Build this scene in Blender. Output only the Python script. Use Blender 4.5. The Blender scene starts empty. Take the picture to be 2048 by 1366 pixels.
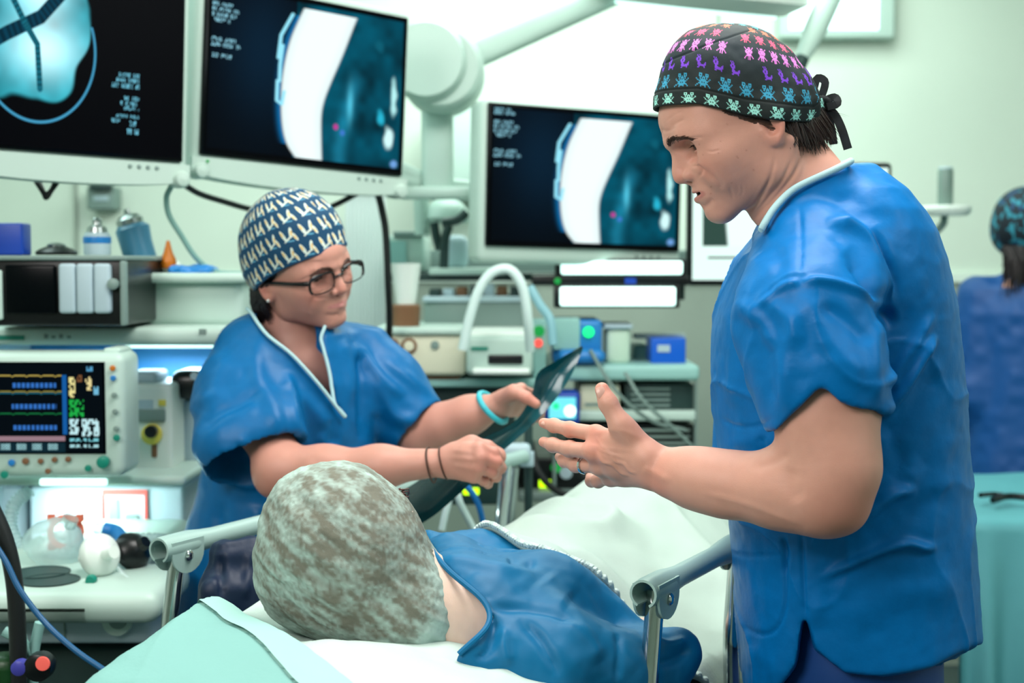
import bpy, math, random
import numpy as np
from mathutils import Vector, Matrix

# ------------------------------------------------------------------ camera, world, lights, exposure
SC = bpy.context.scene
random.seed(7)
RNG = np.random.default_rng(7)
IMG_W, IMG_H, FPX = 2048, 1366, 2844.0
CAM_H = 1.5
PITCH = math.atan((683 - 520) / FPX)

cam_data = bpy.data.cameras.new('camera')
cam_data.sensor_width = 36.0
cam_data.lens = FPX / IMG_W * 36.0
cam_data.clip_start = 0.05
cam_data.dof.use_dof = True
cam_data.dof.focus_distance = 1.70
cam_data.dof.aperture_fstop = 4.4
cam = bpy.data.objects.new('camera', cam_data)
SC.collection.objects.link(cam)
cam.location = (0, 0, CAM_H)
cam.rotation_euler = (math.pi / 2 - PITCH, 0, 0)
SC.camera = cam

SC.view_settings.view_transform = 'Standard'
SC.view_settings.look = 'None'
SC.view_settings.gamma = 1.0
SC.view_settings.use_curve_mapping = False
SC.view_settings.exposure = -0.08

world = bpy.data.worlds.new('world')
SC.world = world
world.use_nodes = True
world.node_tree.nodes['Background'].inputs[0].default_value = (0.72, 0.95, 0.92, 1)
world.node_tree.nodes['Background'].inputs[1].default_value = 0.12


def area_light(name, loc, target, size, power, color, size_y=None):
    ld = bpy.data.lights.new(name, 'AREA')
    ld.shape = 'RECTANGLE'
    ld.size = size
    ld.size_y = size_y or size
    ld.energy = power
    ld.color = color
    o = bpy.data.objects.new(name, ld)
    SC.collection.objects.link(o)
    o.location = loc
    d = Vector(target) - Vector(loc)
    o.rotation_euler = d.to_track_quat('-Z', 'Y').to_euler()
    return o

area_light('ceiling_lamp_over_bed', (0.3, 1.9, 2.75), (0.2, 2.0, 0), 1.1, 46, (1.0, 0.98, 0.94))
area_light('ceiling_lamp_front', (-1.2, 0.0, 2.6), (0.2, 1.9, 1.2), 1.0, 46, (1.0, 0.96, 0.92))
area_light('ceiling_lamp_back', (0.4, 4.1, 2.75), (0.4, 4.6, 0.6), 1.8, 52, (0.88, 1.0, 0.94), 1.2)
area_light('fill_light_right', (2.0, 0.7, 2.7), (0.5, 1.9, 0.9), 1.0, 18, (0.9, 1.0, 1.0))  # unseen fill added to brighten the man's lower back and arm
area_light('ceiling_lamp_left', (-1.6, 2.9, 2.75), (-1.5, 3.4, 0.8), 1.2, 24, (0.76, 1.0, 0.96))


def P(px, py, Y):
    """world point seen at pixel (px, py) of the 2048x1366 frame at world depth Y"""
    x = (px - 1024) / FPX
    v = (683 - py) / FPX
    c, s = math.cos(PITCH), math.sin(PITCH)
    dy = c + v * s
    dz = -s + v * c
    k = Y / dy
    return np.array([x * k, Y, CAM_H + dz * k])
# ------------------------------------------------------------------ object helpers
def link(o, parent=None):
    SC.collection.objects.link(o)
    if parent is not None:
        o.parent = parent
        o.matrix_parent_inverse = parent.matrix_basis.inverted()
    return o


def tag(o, label=None, cat=None, group=None, kind=None):
    if label: o['label'] = label
    if cat: o['category'] = cat
    if group: o['group'] = group
    if kind: o['kind'] = kind
    return o


def thing(name, loc, label, cat, group=None):
    o = bpy.data.objects.new(name, None)
    o.empty_display_size = 0.05
    o.location = loc
    SC.collection.objects.link(o)
    return tag(o, label, cat, group)


def mesh_obj(name, V, F, mat, parent=None, smooth=True, colors=None, flat_angle=None):
    V = np.asarray(V, dtype=np.float32)
    me = bpy.data.meshes.new(name)
    if isinstance(F, np.ndarray):
        n, k = F.shape
        me.vertices.add(len(V)); me.vertices.foreach_set('co', V.ravel())
        me.loops.add(n * k); me.loops.foreach_set('vertex_index', F.astype(np.int32).ravel())
        me.polygons.add(n)
        me.polygons.foreach_set('loop_start', np.arange(0, n * k, k, dtype=np.int32))
        me.update(calc_edges=True)
    else:
        me.from_pydata([tuple(map(float, v)) for v in V], [], F)
        me.update()
    if mat: me.materials.append(mat)
    if colors is not None:
        a = me.color_attributes.new('Col', 'FLOAT_COLOR', 'POINT')
        C = np.ones((len(V), 4), dtype=np.float32); C[:, :3] = colors
        a.data.foreach_set('color', C.ravel())
    me.polygons.foreach_set('use_smooth', np.full(len(me.polygons), bool(smooth)))
    if smooth and flat_angle:
        me.set_sharp_from_angle(angle=flat_angle)
    me.update()
    o = bpy.data.objects.new(name, me)
    return link(o, parent)


class MB:
    """collects boxes, tubes, lathes into one mesh"""
    def __init__(self): self.V = []; self.F = []
    def add(self, vs, fs):
        n = len(self.V)
        self.V += [tuple(map(float, v)) for v in vs]
        self.F += [tuple(i + n for i in f) for f in fs]
        return self
    def box(self, c, s, R=None, bev=0.0):
        """box centre c, full sizes s, rotation 3x3, bevel"""
        c = np.array(c, float); h = np.array(s, float) / 2
        b = min(bev, h.min() * 0.98)
        if b <= 0:
            vs = [(x, y, z) for x in (-h[0], h[0]) for y in (-h[1], h[1]) for z in (-h[2], h[2])]
            fs = [(0, 1, 3, 2), (4, 6, 7, 5), (0, 4, 5, 1), (2, 3, 7, 6), (0, 2, 6, 4), (1, 5, 7, 3)]
        else:
            # rounded box as subdivided cube projected on the inset box
            n = 4
            vs = []; idx = {}; fs = []
            g = [-1.0] + [-1 + 2 * b / (2 * b) * 0] * 0
            def coord(i, hh):
                # parameters: 0..2 in the first corner, 3..5 in the last corner
                return (-hh + b, -1.0 + i * 0.5) if i <= 2 else (hh - b, (i - 3) * 0.5)
            def vert(i, j, k):
                key = (i, j, k)
                if key in idx: return idx[key]
                p = []; d = []
                for q, hh in zip(key, h):
                    a, e = coord(q, hh); p.append(a); d.append(e)
                d = np.array(d)
                m = np.abs(d).max()
                L = np.linalg.norm(d)
                v = np.array(p) + (d / L * b if L > 0 else 0)
                idx[key] = len(vs); vs.append(v); return idx[key]
            N = 5
            for a in range(3):
                o1, o2 = (a + 1) % 3, (a + 2) % 3
                for side in (0, N):
                    for i in range(N):
                        for j in range(N):
                            q = []
                            for (di, dj) in ((0, 0), (1, 0), (1, 1), (0, 1)):
                                key = [0, 0, 0]; key[a] = side; key[o1] = i + di; key[o2] = j + dj
                                q.append(vert(*key))
                            fs.append(tuple(q if side else q[::-1]))
        vs = np.array(vs)
        if R is not None: vs = vs @ np.array(R).T
        return self.add(vs + c, fs)
    def tube(self, pts, r, n=12, cap=True):
        pts = np.array(pts, float)
        m = len(pts)
        rr = np.full(m, r, float) if np.isscalar(r) else np.array(r, float)
        T = np.gradient(pts, axis=0); T /= np.linalg.norm(T, axis=1)[:, None] + 1e-12
        up = np.array([0, 0, 1.0]) if abs(T[0][2]) < 0.9 else np.array([1.0, 0, 0])
        N = np.cross(T[0], up); N /= np.linalg.norm(N)
        vs = []; fs = []
        for i in range(m):
            N = N - T[i] * np.dot(N, T[i]); N /= np.linalg.norm(N) + 1e-12
            B = np.cross(T[i], N)
            for k in range(n):
                a = 2 * math.pi * k / n
                vs.append(pts[i] + rr[i] * (math.cos(a) * N + math.sin(a) * B))
        for i in range(m - 1):
            for k in range(n):
                a, b2 = i * n + k, i * n + (k + 1) % n
                fs.append((a, b2, b2 + n, a + n))
        if cap:
            fs.append(tuple(range(n))[::-1]); fs.append(tuple(range((m - 1) * n, m * n)))
        return self.add(vs, fs)
    def lathe(self, prof, c, axis=(0, 0, 1), n=28, cap=True):
        """prof: list of (radius, height) along the axis from centre c"""
        A = np.array(axis, float); A /= np.linalg.norm(A)
        u = np.cross(A, [0, 0, 1.0]) if abs(A[2]) < 0.9 else np.cross(A, [1.0, 0, 0])
        u /= np.linalg.norm(u); w = np.cross(A, u)
        vs = []; fs = []; c = np.array(c, float)
        for (r, h) in prof:
            for k in range(n):
                a = 2 * math.pi * k / n
                vs.append(c + A * h + r * (math.cos(a) * u + math.sin(a) * w))
        m = len(prof)
        for i in range(m - 1):
            for k in range(n):
                a, b2 = i * n + k, i * n + (k + 1) % n
                fs.append((a, b2, b2 + n, a + n))
        if cap:
            fs.append(tuple(range(n))[::-1]); fs.append(tuple(range((m - 1) * n, m * n)))
        return self.add(vs, fs)
    def prism(self, poly, o, U, Vv, N, t):
        """polygon (2D) placed at o with axes U, V, extruded by t along N"""
        U, Vv, N, o = (np.array(q, float) for q in (U, Vv, N, o))
        k = len(poly)
        vs = [o + U * a + Vv * b for a, b in poly] + [o + U * a + Vv * b + N * t for a, b in poly]
        fs = [tuple(range(k))[::-1], tuple(range(k, 2 * k))]
        for i in range(k):
            j = (i + 1) % k
            fs.append((i, j, j + k, i + k))
        return self.add(vs, fs)
    def build(self, name, mat, parent=None, smooth=True, ang=0.7):
        o = mesh_obj(name, np.array(self.V), self.F, mat, parent, smooth, flat_angle=ang)
        # consistent outward normals
        import bmesh
        bm = bmesh.new(); bm.from_mesh(o.data)
        bmesh.ops.recalc_face_normals(bm, faces=bm.faces[:])
        bm.to_mesh(o.data); bm.free()
        if smooth:
            o.data.polygons.foreach_set('use_smooth', np.full(len(o.data.polygons), True))
            o.data.set_sharp_from_angle(angle=ang)
        return o


def spline(pts, n=40):
    """Catmull-Rom through the points"""
    p = np.array(pts, float)
    if len(p) < 3:
        t = np.linspace(0, 1, n)[:, None]
        return p[0] * (1 - t) + p[-1] * t
    q = np.vstack([2 * p[0] - p[1], p, 2 * p[-1] - p[-2]])
    out = []
    segs = len(p) - 1
    for s in np.linspace(0, segs, n):
        i = min(int(s), segs - 1); t = s - i
        a, b, c, d = q[i], q[i + 1], q[i + 2], q[i + 3]
        out.append(0.5 * ((2 * b) + (-a + c) * t + (2 * a - 5 * b + 4 * c - d) * t * t + (-a + 3 * b - 3 * c + d) * t ** 3))
    return np.array(out)


def rot(axis, deg):
    return np.array(Matrix.Rotation(math.radians(deg), 3, axis))
# ------------------------------------------------------------------ materials
def lin(c):
    return tuple((x / 12.92 if x <= 0.04045 else ((x + 0.055) / 1.055) ** 2.4) for x in c)


def rgb(r, g, b): return lin((r / 255, g / 255, b / 255))


def material(name, col, rough=0.5, metal=0.0, spec=0.5, emit=None, emit_s=1.0, noise=0.0, nscale=20.0, bump=0.0,
             bscale=60.0, sss=0.0, trans=0.0, alpha=1.0, attr=False, sheen=0.0, coat=0.0, attr_emit=0.0, bdist=0.01, ior=1.45):
    m = bpy.data.materials.new(name); m.use_nodes = True
    nt = m.node_tree; b = nt.nodes['Principled BSDF']
    b.inputs['Base Color'].default_value = (*col, 1)
    b.inputs['Roughness'].default_value = rough
    b.inputs['Metallic'].default_value = metal
    b.inputs['Specular IOR Level'].default_value = spec
    b.inputs['IOR'].default_value = ior
    b.inputs['Transmission Weight'].default_value = trans
    b.inputs['Alpha'].default_value = alpha
    b.inputs['Sheen Weight'].default_value = sheen
    b.inputs['Coat Weight'].default_value = coat
    if sss:
        b.inputs['Subsurface Weight'].default_value = sss
        b.inputs['Subsurface Radius'].default_value = (1.0, 0.35, 0.2)
        b.inputs['Subsurface Scale'].default_value = 0.006
    tc = nt.nodes.new('ShaderNodeTexCoord')
    src = None
    if attr:
        at = nt.nodes.new('ShaderNodeAttribute'); at.attribute_name = 'Col'
        src = at.outputs['Color']
        if attr_emit:
            b.inputs['Base Color'].default_value = (0.01, 0.01, 0.012, 1)
            nt.links.new(src, b.inputs['Emission Color']); b.inputs['Emission Strength'].default_value = attr_emit
            src = None
    if noise:
        n = nt.nodes.new('ShaderNodeTexNoise'); n.inputs['Scale'].default_value = nscale; n.inputs['Detail'].default_value = 5
        nt.links.new(tc.outputs['Object'], n.inputs['Vector'])
        mr = nt.nodes.new('ShaderNodeMapRange')
        mr.inputs['From Min'].default_value = 0.3; mr.inputs['From Max'].default_value = 0.7
        mr.inputs['To Min'].default_value = 1 - noise; mr.inputs['To Max'].default_value = 1 + noise
        nt.links.new(n.outputs['Fac'], mr.inputs['Value'])
        vm = nt.nodes.new('ShaderNodeVectorMath'); vm.operation = 'SCALE'
        if src: nt.links.new(src, vm.inputs[0])
        else: vm.inputs[0].default_value = col
        nt.links.new(mr.outputs['Result'], vm.inputs['Scale'])
        src = vm.outputs['Vector']
    if src is not None: nt.links.new(src, b.inputs['Base Color'])
    if bump:
        n2 = nt.nodes.new('ShaderNodeTexNoise'); n2.inputs['Scale'].default_value = bscale; n2.inputs['Detail'].default_value = 4
        nt.links.new(tc.outputs['Object'], n2.inputs['Vector'])
        bp = nt.nodes.new('ShaderNodeBump'); bp.inputs['Strength'].default_value = bump; bp.inputs['Distance'].default_value = bdist
        nt.links.new(n2.outputs['Fac'], bp.inputs['Height']); nt.links.new(bp.outputs['Normal'], b.inputs['Normal'])
    if emit is not None:
        b.inputs['Emission Color'].default_value = (*emit, 1); b.inputs['Emission Strength'].default_value = emit_s
    return m
# ------------------------------------------------------------------ implicit surfaces (smooth-blended volumes, meshed with surface nets)
class Field:
    """ops in metres unless a frame is given; sculpts a body as one continuous surface"""
    def __init__(self): self.ops = []
    def _add(self, kind, k, bb, fn): self.ops.append((kind, k, np.array(bb[0]), np.array(bb[1]), fn)); return self
    def ell(self, c, r, R=None, k=0.01, op='u'):
        c = np.array(c, float); r = np.array(r, float)
        if R is None: R = np.eye(3)
        R = np.array(R); M = R.T.astype(np.float32)
        ext = np.sqrt(((R * r[None, :]) ** 2).sum(1))
        def fn(X, Y, Z):
            x, y, z = X - c[0], Y - c[1], Z - c[2]
            a = (M[0, 0] * x + M[0, 1] * y + M[0, 2] * z); b = (M[1, 0] * x + M[1, 1] * y + M[1, 2] * z); d = (M[2, 0] * x + M[2, 1] * y + M[2, 2] * z)
            k0 = np.sqrt((a / r[0]) ** 2 + (b / r[1]) ** 2 + (d / r[2]) ** 2)
            k1 = np.sqrt((a / r[0] ** 2) ** 2 + (b / r[1] ** 2) ** 2 + (d / r[2] ** 2) ** 2)
            return k0 * (k0 - 1) / (k1 + 1e-9)
        return self._add(op, k, (c - ext, c + ext), fn)
    def cap(self, a, b, ra, rb=None, k=0.01, op='u'):
        a = np.array(a, float); b = np.array(b, float); rb = ra if rb is None else rb
        ab = b - a; L2 = float(ab @ ab) + 1e-12; rm = max(ra, rb)
        def fn(X, Y, Z):
            t = np.clip(((X - a[0]) * ab[0] + (Y - a[1]) * ab[1] + (Z - a[2]) * ab[2]) / L2, 0, 1)
            dx, dy, dz = X - a[0] - t * ab[0], Y - a[1] - t * ab[1], Z - a[2] - t * ab[2]
            return np.sqrt(dx * dx + dy * dy + dz * dz) - (ra + (rb - ra) * t)
        return self._add(op, k, (np.minimum(a, b) - rm, np.maximum(a, b) + rm), fn)
    def chain(self, pts, rs, k=0.01, op='u'):
        for i in range(len(pts) - 1): self.cap(pts[i], pts[i + 1], rs[i], rs[i + 1], k, op)
        return self
    def box(self, c, h, R=None, rd=0.005, k=0.01, op='u'):
        c = np.array(c, float); h = np.array(h, float)
        R = np.eye(3) if R is None else np.array(R); M = R.T
        ext = np.abs(R) @ h
        def fn(X, Y, Z):
            x, y, z = X - c[0], Y - c[1], Z - c[2]
            q = [np.abs(M[i, 0] * x + M[i, 1] * y + M[i, 2] * z) - (h[i] - rd) for i in range(3)]
            o = np.sqrt(sum(np.maximum(w, 0) ** 2 for w in q))
            return o + np.minimum(np.maximum(np.maximum(q[0], q[1]), q[2]), 0) - rd
        return self._add(op, k, (c - ext, c + ext), fn)
    def loft(self, zs, cx, a, cy, b, k=0.02, op='u', pw=2.0):
        """stack of ellipses: centre (cx, cy) and half sizes (a, b) given at rising heights zs"""
        zs, cx, a, cy, b = (np.array(q, float) for q in (zs, cx, a, cy, b))
        lo = (min(cx - a), min(cy - b), zs[0]); hi = (max(cx + a), max(cy + b), zs[-1])
        def fn(X, Y, Z):
            x0, aa, y0, bb = (np.interp(Z, zs, q).astype(np.float32) for q in (cx, a, cy, b))
            r = (np.abs((X - x0) / aa) ** pw + np.abs((Y - y0) / bb) ** pw) ** (1 / pw)
            d = (r - 1) * np.minimum(aa, bb) * 0.9
            return np.maximum(np.maximum(d, Z - zs[-1]), zs[0] - Z)
        return self._add(op, k, (lo, hi), fn)
    def custom(self, lo, hi, fn, k=0.01, op='u'):
        return self._add(op, k, (lo, hi), fn)
    def sub(self, G, lo, hi, k=0.01, op='u'):
        """a nested volume as one primitive"""
        def fn(X, Y, Z):
            g = None
            for kind, kk, b0, b1, f in G.ops:
                d = f(X, Y, Z)
                if g is None: g = d; continue
                if kind == 'u':
                    h = np.maximum(kk - np.abs(g - d), 0) / kk; g = np.minimum(g, d) - h * h * kk * .25
                else:
                    if kind == 's': d = -d
                    h = np.maximum(kk - np.abs(g - d), 0) / kk; g = np.maximum(g, d) + h * h * kk * .25
            return g
        return self._add(op, k, (lo, hi), fn)
    def half(self, p, n, k=0.004):
        """cut away everything on the side the normal n points to"""
        p = np.array(p, float); n = np.array(n, float); n /= np.linalg.norm(n)
        def fn(X, Y, Z): return (X - p[0]) * n[0] + (Y - p[1]) * n[1] + (Z - p[2]) * n[2]
        return self._add('i', k, ((-9, -9, -9), (9, 9, 9)), fn)
    def evaluate(self, lo, hi, h):
        lo = np.array(lo, float); hi = np.array(hi, float)
        n = np.ceil((hi - lo) / h).astype(int) + 1
        ax = [(lo[i] + np.arange(n[i]) * h).astype(np.float32) for i in range(3)]
        D = np.full(tuple(n), 0.05 if h < 0.05 else 1.0, dtype=np.float32)
        for kind, k, b0, b1, fn in self.ops:
            m = k + 3 * h
            i0 = np.clip(np.floor((b0 - m - lo) / h).astype(int), 0, n); i1 = np.clip(np.ceil((b1 + m - lo) / h).astype(int) + 1, 0, n)
            if np.any(i1 <= i0): continue
            sl = tuple(slice(i0[j], i1[j]) for j in range(3))
            X = ax[0][sl[0]][:, None, None]; Y = ax[1][sl[1]][None, :, None]; Z = ax[2][sl[2]][None, None, :]
            d = np.asarray(fn(X, Y, Z), dtype=np.float32); g = D[sl]
            d = np.broadcast_to(d, g.shape)
            if kind == 'u':
                hh = np.maximum(k - np.abs(g - d), 0) / k
                D[sl] = np.minimum(g, d) - hh * hh * k * 0.25
            elif kind == 's':
                d = -d
                hh = np.maximum(k - np.abs(g - d), 0) / k
                D[sl] = np.maximum(g, d) + hh * hh * k * 0.25
            else:
                hh = np.maximum(k - np.abs(g - d), 0) / k
                D[sl] = np.maximum(g, d) + hh * hh * k * 0.25
        return D, lo
    def mesh(self, lo, hi, h):
        D, lo = self.evaluate(lo, hi, h)
        return surface_nets(D, lo, h)


def surface_nets(D, lo, h):
    S = D < 0
    nx, ny, nz = D.shape
    cell = np.zeros((nx - 1, ny - 1, nz - 1), dtype=np.int8)
    for i in (0, 1):
        for j in (0, 1):
            for k in (0, 1):
                cell += S[i:nx - 1 + i, j:ny - 1 + j, k:nz - 1 + k]
    act = (cell > 0) & (cell < 8)
    I = np.argwhere(act)
    idx = np.full(act.shape, -1, dtype=np.int64); idx[act] = np.arange(len(I))
    acc = np.zeros((len(I), 3)); cnt = np.zeros(len(I))
    cor = [(i, j, k) for i in (0, 1) for j in (0, 1) for k in (0, 1)]
    dv = {c: D[I[:, 0] + c[0], I[:, 1] + c[1], I[:, 2] + c[2]] for c in cor}
    for c in cor:
        for a in range(3):
            if c[a]: continue
            e = list(c); e[a] = 1; e = tuple(e)
            d0, d1 = dv[c], dv[e]
            m = (d0 < 0) != (d1 < 0)
            t = np.where(m, d0 / np.where(m, d0 - d1, 1), 0)
            p = np.array(c, float)[None, :].repeat(len(I), 0); p[:, a] += t
            acc[m] += p[m]; cnt[m] += 1
    V = (I + acc / cnt[:, None]) * h + lo
    F = []
    for a in range(3):
        b, c = (a + 1) % 3, (a + 2) % 3
        s0 = [slice(None)] * 3; s1 = [slice(None)] * 3
        s0[a] = slice(0, -1); s1[a] = slice(1, None)
        A, B = S[tuple(s0)], S[tuple(s1)]
        E = np.argwhere(A != B)
        E = E[(E[:, b] > 0) & (E[:, c] > 0) & (E[:, b] < D.shape[b] - 1) & (E[:, c] < D.shape[c] - 1)]
        ins = A[E[:, 0], E[:, 1], E[:, 2]]
        q = []
        for (db, dc) in ((-1, -1), (0, -1), (0, 0), (-1, 0)):
            W = E.copy(); W[:, b] += db; W[:, c] += dc
            q.append(idx[W[:, 0], W[:, 1], W[:, 2]])
        q = np.stack(q, 1)
        q[~ins] = q[~ins][:, ::-1]
        F.append(q)
    F = np.concatenate(F); F = F[(F >= 0).all(1)]
    return V, F


def vnormals(V, F):
    n = np.cross(V[F[:, 2]] - V[F[:, 0]], V[F[:, 3]] - V[F[:, 1]])
    N = np.zeros_like(V)
    for i in range(4): np.add.at(N, F[:, i], n)
    return N / (np.linalg.norm(N, axis=1)[:, None] + 1e-12)


def smooth_mesh(V, F, it=2, lam=0.5):
    n = len(V)
    for _ in range(it):
        S = np.zeros_like(V); c = np.zeros(n)
        for a, b in ((0, 1), (1, 2), (2, 3), (3, 0)):
            np.add.at(S, F[:, a], V[F[:, b]]); np.add.at(c, F[:, a], 1)
            np.add.at(S, F[:, b], V[F[:, a]]); np.add.at(c, F[:, b], 1)
        V = V + lam * (S / np.maximum(c, 1)[:, None] - V)
    return V


def seg_dist(V, a, b):
    ab = b - a
    t = np.clip(((V - a) @ ab) / (ab @ ab + 1e-12), 0, 1)
    return np.linalg.norm(V - a - t[:, None] * ab, axis=1), t


def poly_dist(V, pts):
    D = np.full(len(V), 9.0); T = np.zeros(len(V)); m = len(pts) - 1
    for i in range(m):
        d, t = seg_dist(V, np.array(pts[i]), np.array(pts[i + 1]))
        s = d < D
        D[s] = d[s]; T[s] = (i + t[s]) / m
    return D, T


def vnoise(X, seed=0):
    """smooth value noise on points (n,3)"""
    Xi = np.floor(X).astype(np.int64); f = X - Xi; f = f * f * (3 - 2 * f)
    def hsh(i):
        v = (i[:, 0] * 374761393 + i[:, 1] * 668265263 + i[:, 2] * 2147483647 + seed * 974711) & 0xffffffff
        v = ((v ^ (v >> 13)) * 1274126177) & 0xffffffff
        v = v ^ (v >> 16)
        return (v & 0xffff) / 65535.0
    out = 0
    for i in (0, 1):
        for j in (0, 1):
            for k in (0, 1):
                w = (f[:, 0] if i else 1 - f[:, 0]) * (f[:, 1] if j else 1 - f[:, 1]) * (f[:, 2] if k else 1 - f[:, 2])
                out = out + w * hsh(Xi + np.array([i, j, k]))
    return out * 2 - 1


def fold_lines(V, N, lines, Yd):
    """cloth folds: polylines given where the photograph shows them on the near surface.
    each line: (pixel points, amplitude m, half width m); displaced along the normal; real ridges and valleys"""
    off = np.zeros(len(V))
    for ln in lines:
        pts, amp, w = ln[:3]
        W = np.array([P(x, y, Yd)[[0, 2]] for x, y in pts])
        W = spline(W, max(6, 4 * len(W)))
        # compare in a cylinder running through the cloth along the view depth
        k = (Yd / np.maximum(V[:, 1], 0.3))
        Q = np.stack([V[:, 0] * k, (V[:, 2] - CAM_H) * k + CAM_H], 1)
        D = np.full(len(V), 9.0); T = np.zeros(len(V))
        m = len(W) - 1
        bb = (Q[:, 0] > W[:, 0].min() - 3 * w) & (Q[:, 0] < W[:, 0].max() + 3 * w) & (Q[:, 1] > W[:, 1].min() - 3 * w) & (Q[:, 1] < W[:, 1].max() + 3 * w)
        ii = np.where(bb & (N[:, 1] < 0.15))[0]
        if not len(ii): continue
        q = Q[ii]; d0 = np.full(len(ii), 9.0); t0 = np.zeros(len(ii)); sd = np.zeros(len(ii))
        for i in range(m):
            ab = W[i + 1] - W[i]; t = np.clip(((q - W[i]) @ ab) / (ab @ ab + 1e-12), 0, 1)
            r = q - W[i] - t[:, None] * ab
            d = np.hypot(r[:, 0], r[:, 1]); s = d < d0
            d0[s] = d[s]; t0[s] = (i + t[s]) / m; sd[s] = (ab[0] * r[s, 1] - ab[1] * r[s, 0]) / np.linalg.norm(ab)
        taper = np.clip(np.minimum(t0, 1 - t0) * 5 + 0.05, 0, 1)
        asym = ln[3] if len(ln) > 3 else 0.0
        x = sd / w
        prof = np.exp(-x * x) + asym * (-x) * np.exp(-x * x * 0.8)
        off[ii] += amp * taper * prof
    return off


def side_line(pts, Yd):
    """a line given by pixels at depth Yd, as sorted x -> z for use in a cut"""
    W = np.array([P(x, y, Yd)[[0, 2]] for x, y in pts]); o = np.argsort(W[:, 0], kind='stable')
    return W[o]


def hem_cut(pts, Yd, k=0.004):
    """distance-like function, positive below the hem line"""
    W = side_line(pts, Yd)
    def fn(X, Y, Z):
        s = Yd / np.maximum(Y, 0.3)
        zz = np.interp(X * s, W[:, 0], W[:, 1]).astype(np.float32)
        return (zz - ((Z - CAM_H) * s + CAM_H)) * 0.8 + 0 * X
    return fn


def rim_on_plane(field_fn, c, n, n_pts=64, rmax=0.16, up=(0, 0, 1)):
    """closed curve where a volume's surface meets a plane through c with normal n"""
    c = np.array(c, float); n = np.array(n, float); n /= np.linalg.norm(n)
    u = np.cross(n, np.array(up, float))
    if np.linalg.norm(u) < 1e-3: u = np.cross(n, [1.0, 0, 0])
    u /= np.linalg.norm(u); w = np.cross(n, u)
    th = np.linspace(0, 2 * np.pi, n_pts, endpoint=False)
    d = np.cos(th)[:, None] * u + np.sin(th)[:, None] * w
    lo = np.zeros(n_pts); hi = np.full(n_pts, rmax)
    for _ in range(22):
        m = (lo + hi) / 2; p = c + d * m[:, None]
        ins = field_fn(p[:, 0], p[:, 1], p[:, 2]) < 0
        lo = np.where(ins, m, lo); hi = np.where(ins, hi, m)
    return c + d * lo[:, None]


def finger(F, pts, r, k=0.0035, op='u'):
    pts = [np.array(p, float) for p in pts]
    F.chain(pts, r, k, op)
    # knuckle swells
    for i in (1, 2):
        F.ell(pts[i], (r[i] * 1.08,) * 3, None, 0.004)


def add_hand(F, wrist, mcps, fingers, thumb, s=1.0, rw=0.024):
    """palm, four fingers (joints of each listed from the knuckle) and a thumb, in world metres"""
    mc = [np.array(p, float) for p in mcps]; wr = np.array(wrist, float)
    cx = sum(mc) / 4
    acr = (mc[3] - mc[0]); acr /= np.linalg.norm(acr)
    for i, m in enumerate(mc):
        st = wr + acr * (i - 1.5) * 0.009 * s
        F.cap(st, m, 0.0155 * s, 0.0108 * s, 0.012)
    for i in range(3): F.cap(mc[i], mc[i + 1], 0.0100 * s, 0.0100 * s, 0.006)
    for i in range(3):
        F.cap(wr * .35 + mc[i] * .65, wr * .35 + mc[i + 1] * .65, 0.0115 * s, 0.0115 * s, 0.01)
    base = [0.0100, 0.0090, 0.0080, 0.0064]
    for i, f in enumerate(fingers):
        q = {0: 1.0, 1: 1.03, 2: 0.98, 3: 0.86}[i]
        finger(F, [mc[i]] + list(f), [b * s * q for b in base])
    t = [np.array(p, float) for p in thumb]
    F.chain(t, [0.0165 * s, 0.0128 * s, 0.0108 * s, 0.0086 * s], 0.006)
    F.cap(t[1] * .75 + t[0] * .25, mc[0] * .6 + wr * .4, 0.010 * s, 0.011 * s, 0.014)


def nail(parent, tip, along, up, s, mat):
    """a finger nail seated on the back of the last phalanx"""
    a = np.array(along, float); a /= np.linalg.norm(a); u = np.array(up, float); u -= a * (u @ a); u /= np.linalg.norm(u); w = np.cross(a, u)
    c = np.array(tip, float); vs = []; fs = []; n, m = 9, 9
    for i in range(n):
        t = i / (n - 1) * 2 - 1
        for j in range(m):
            q = (j / (m - 1) * 2 - 1)
            hw = 0.0056 * s * (1 - 0.30 * max(0, t) ** 3 - 0.35 * max(0, -t) ** 4)
            vs.append(c + a * (t * 0.0062 * s) + w * (q * hw) + u * (-(q ** 2) * 0.0026 * s - 0.0012 * s * t * t))
    for i in range(n - 1):
        for j in range(m - 1):
            k = i * m + j; fs.append((k, k + 1, k + m + 1, k + m))
    b = MB(); b.add(vs, fs); nv = len(vs)
    b.add(np.array(vs) - u * 0.0012 * s, [f[::-1] for f in fs])
    return b.build('fingernail', mat, parent)


def arm_colors(V, base, red_spots=(), red=None):
    C = np.tile(np.array(base), (len(V), 1))
    n = vnoise(V * 45, 3) * 0.5 + vnoise(V * 150, 5) * 0.35
    C *= (1 + 0.06 * n)[:, None]
    red = np.array(base) * np.array([1.03, 0.74, 0.70]) if red is None else np.array(red)
    for c, r in red_spots:
        m = 0.6 * np.exp(-((V - np.array(c)) ** 2).sum(1) / r ** 2)
        C = C * (1 - m[:, None]) + red * m[:, None]
    return C


def join_meshes(parts):
    """several pieces of one body as one vertex / face / colour list"""
    Vs, Fs, Cs, n = [], [], [], 0
    for V, F, C in parts:
        Vs.append(V); Fs.append(F + n); Cs.append(C); n += len(V)
    return np.vstack(Vs), np.vstack(Fs), np.vstack(Cs)
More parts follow.
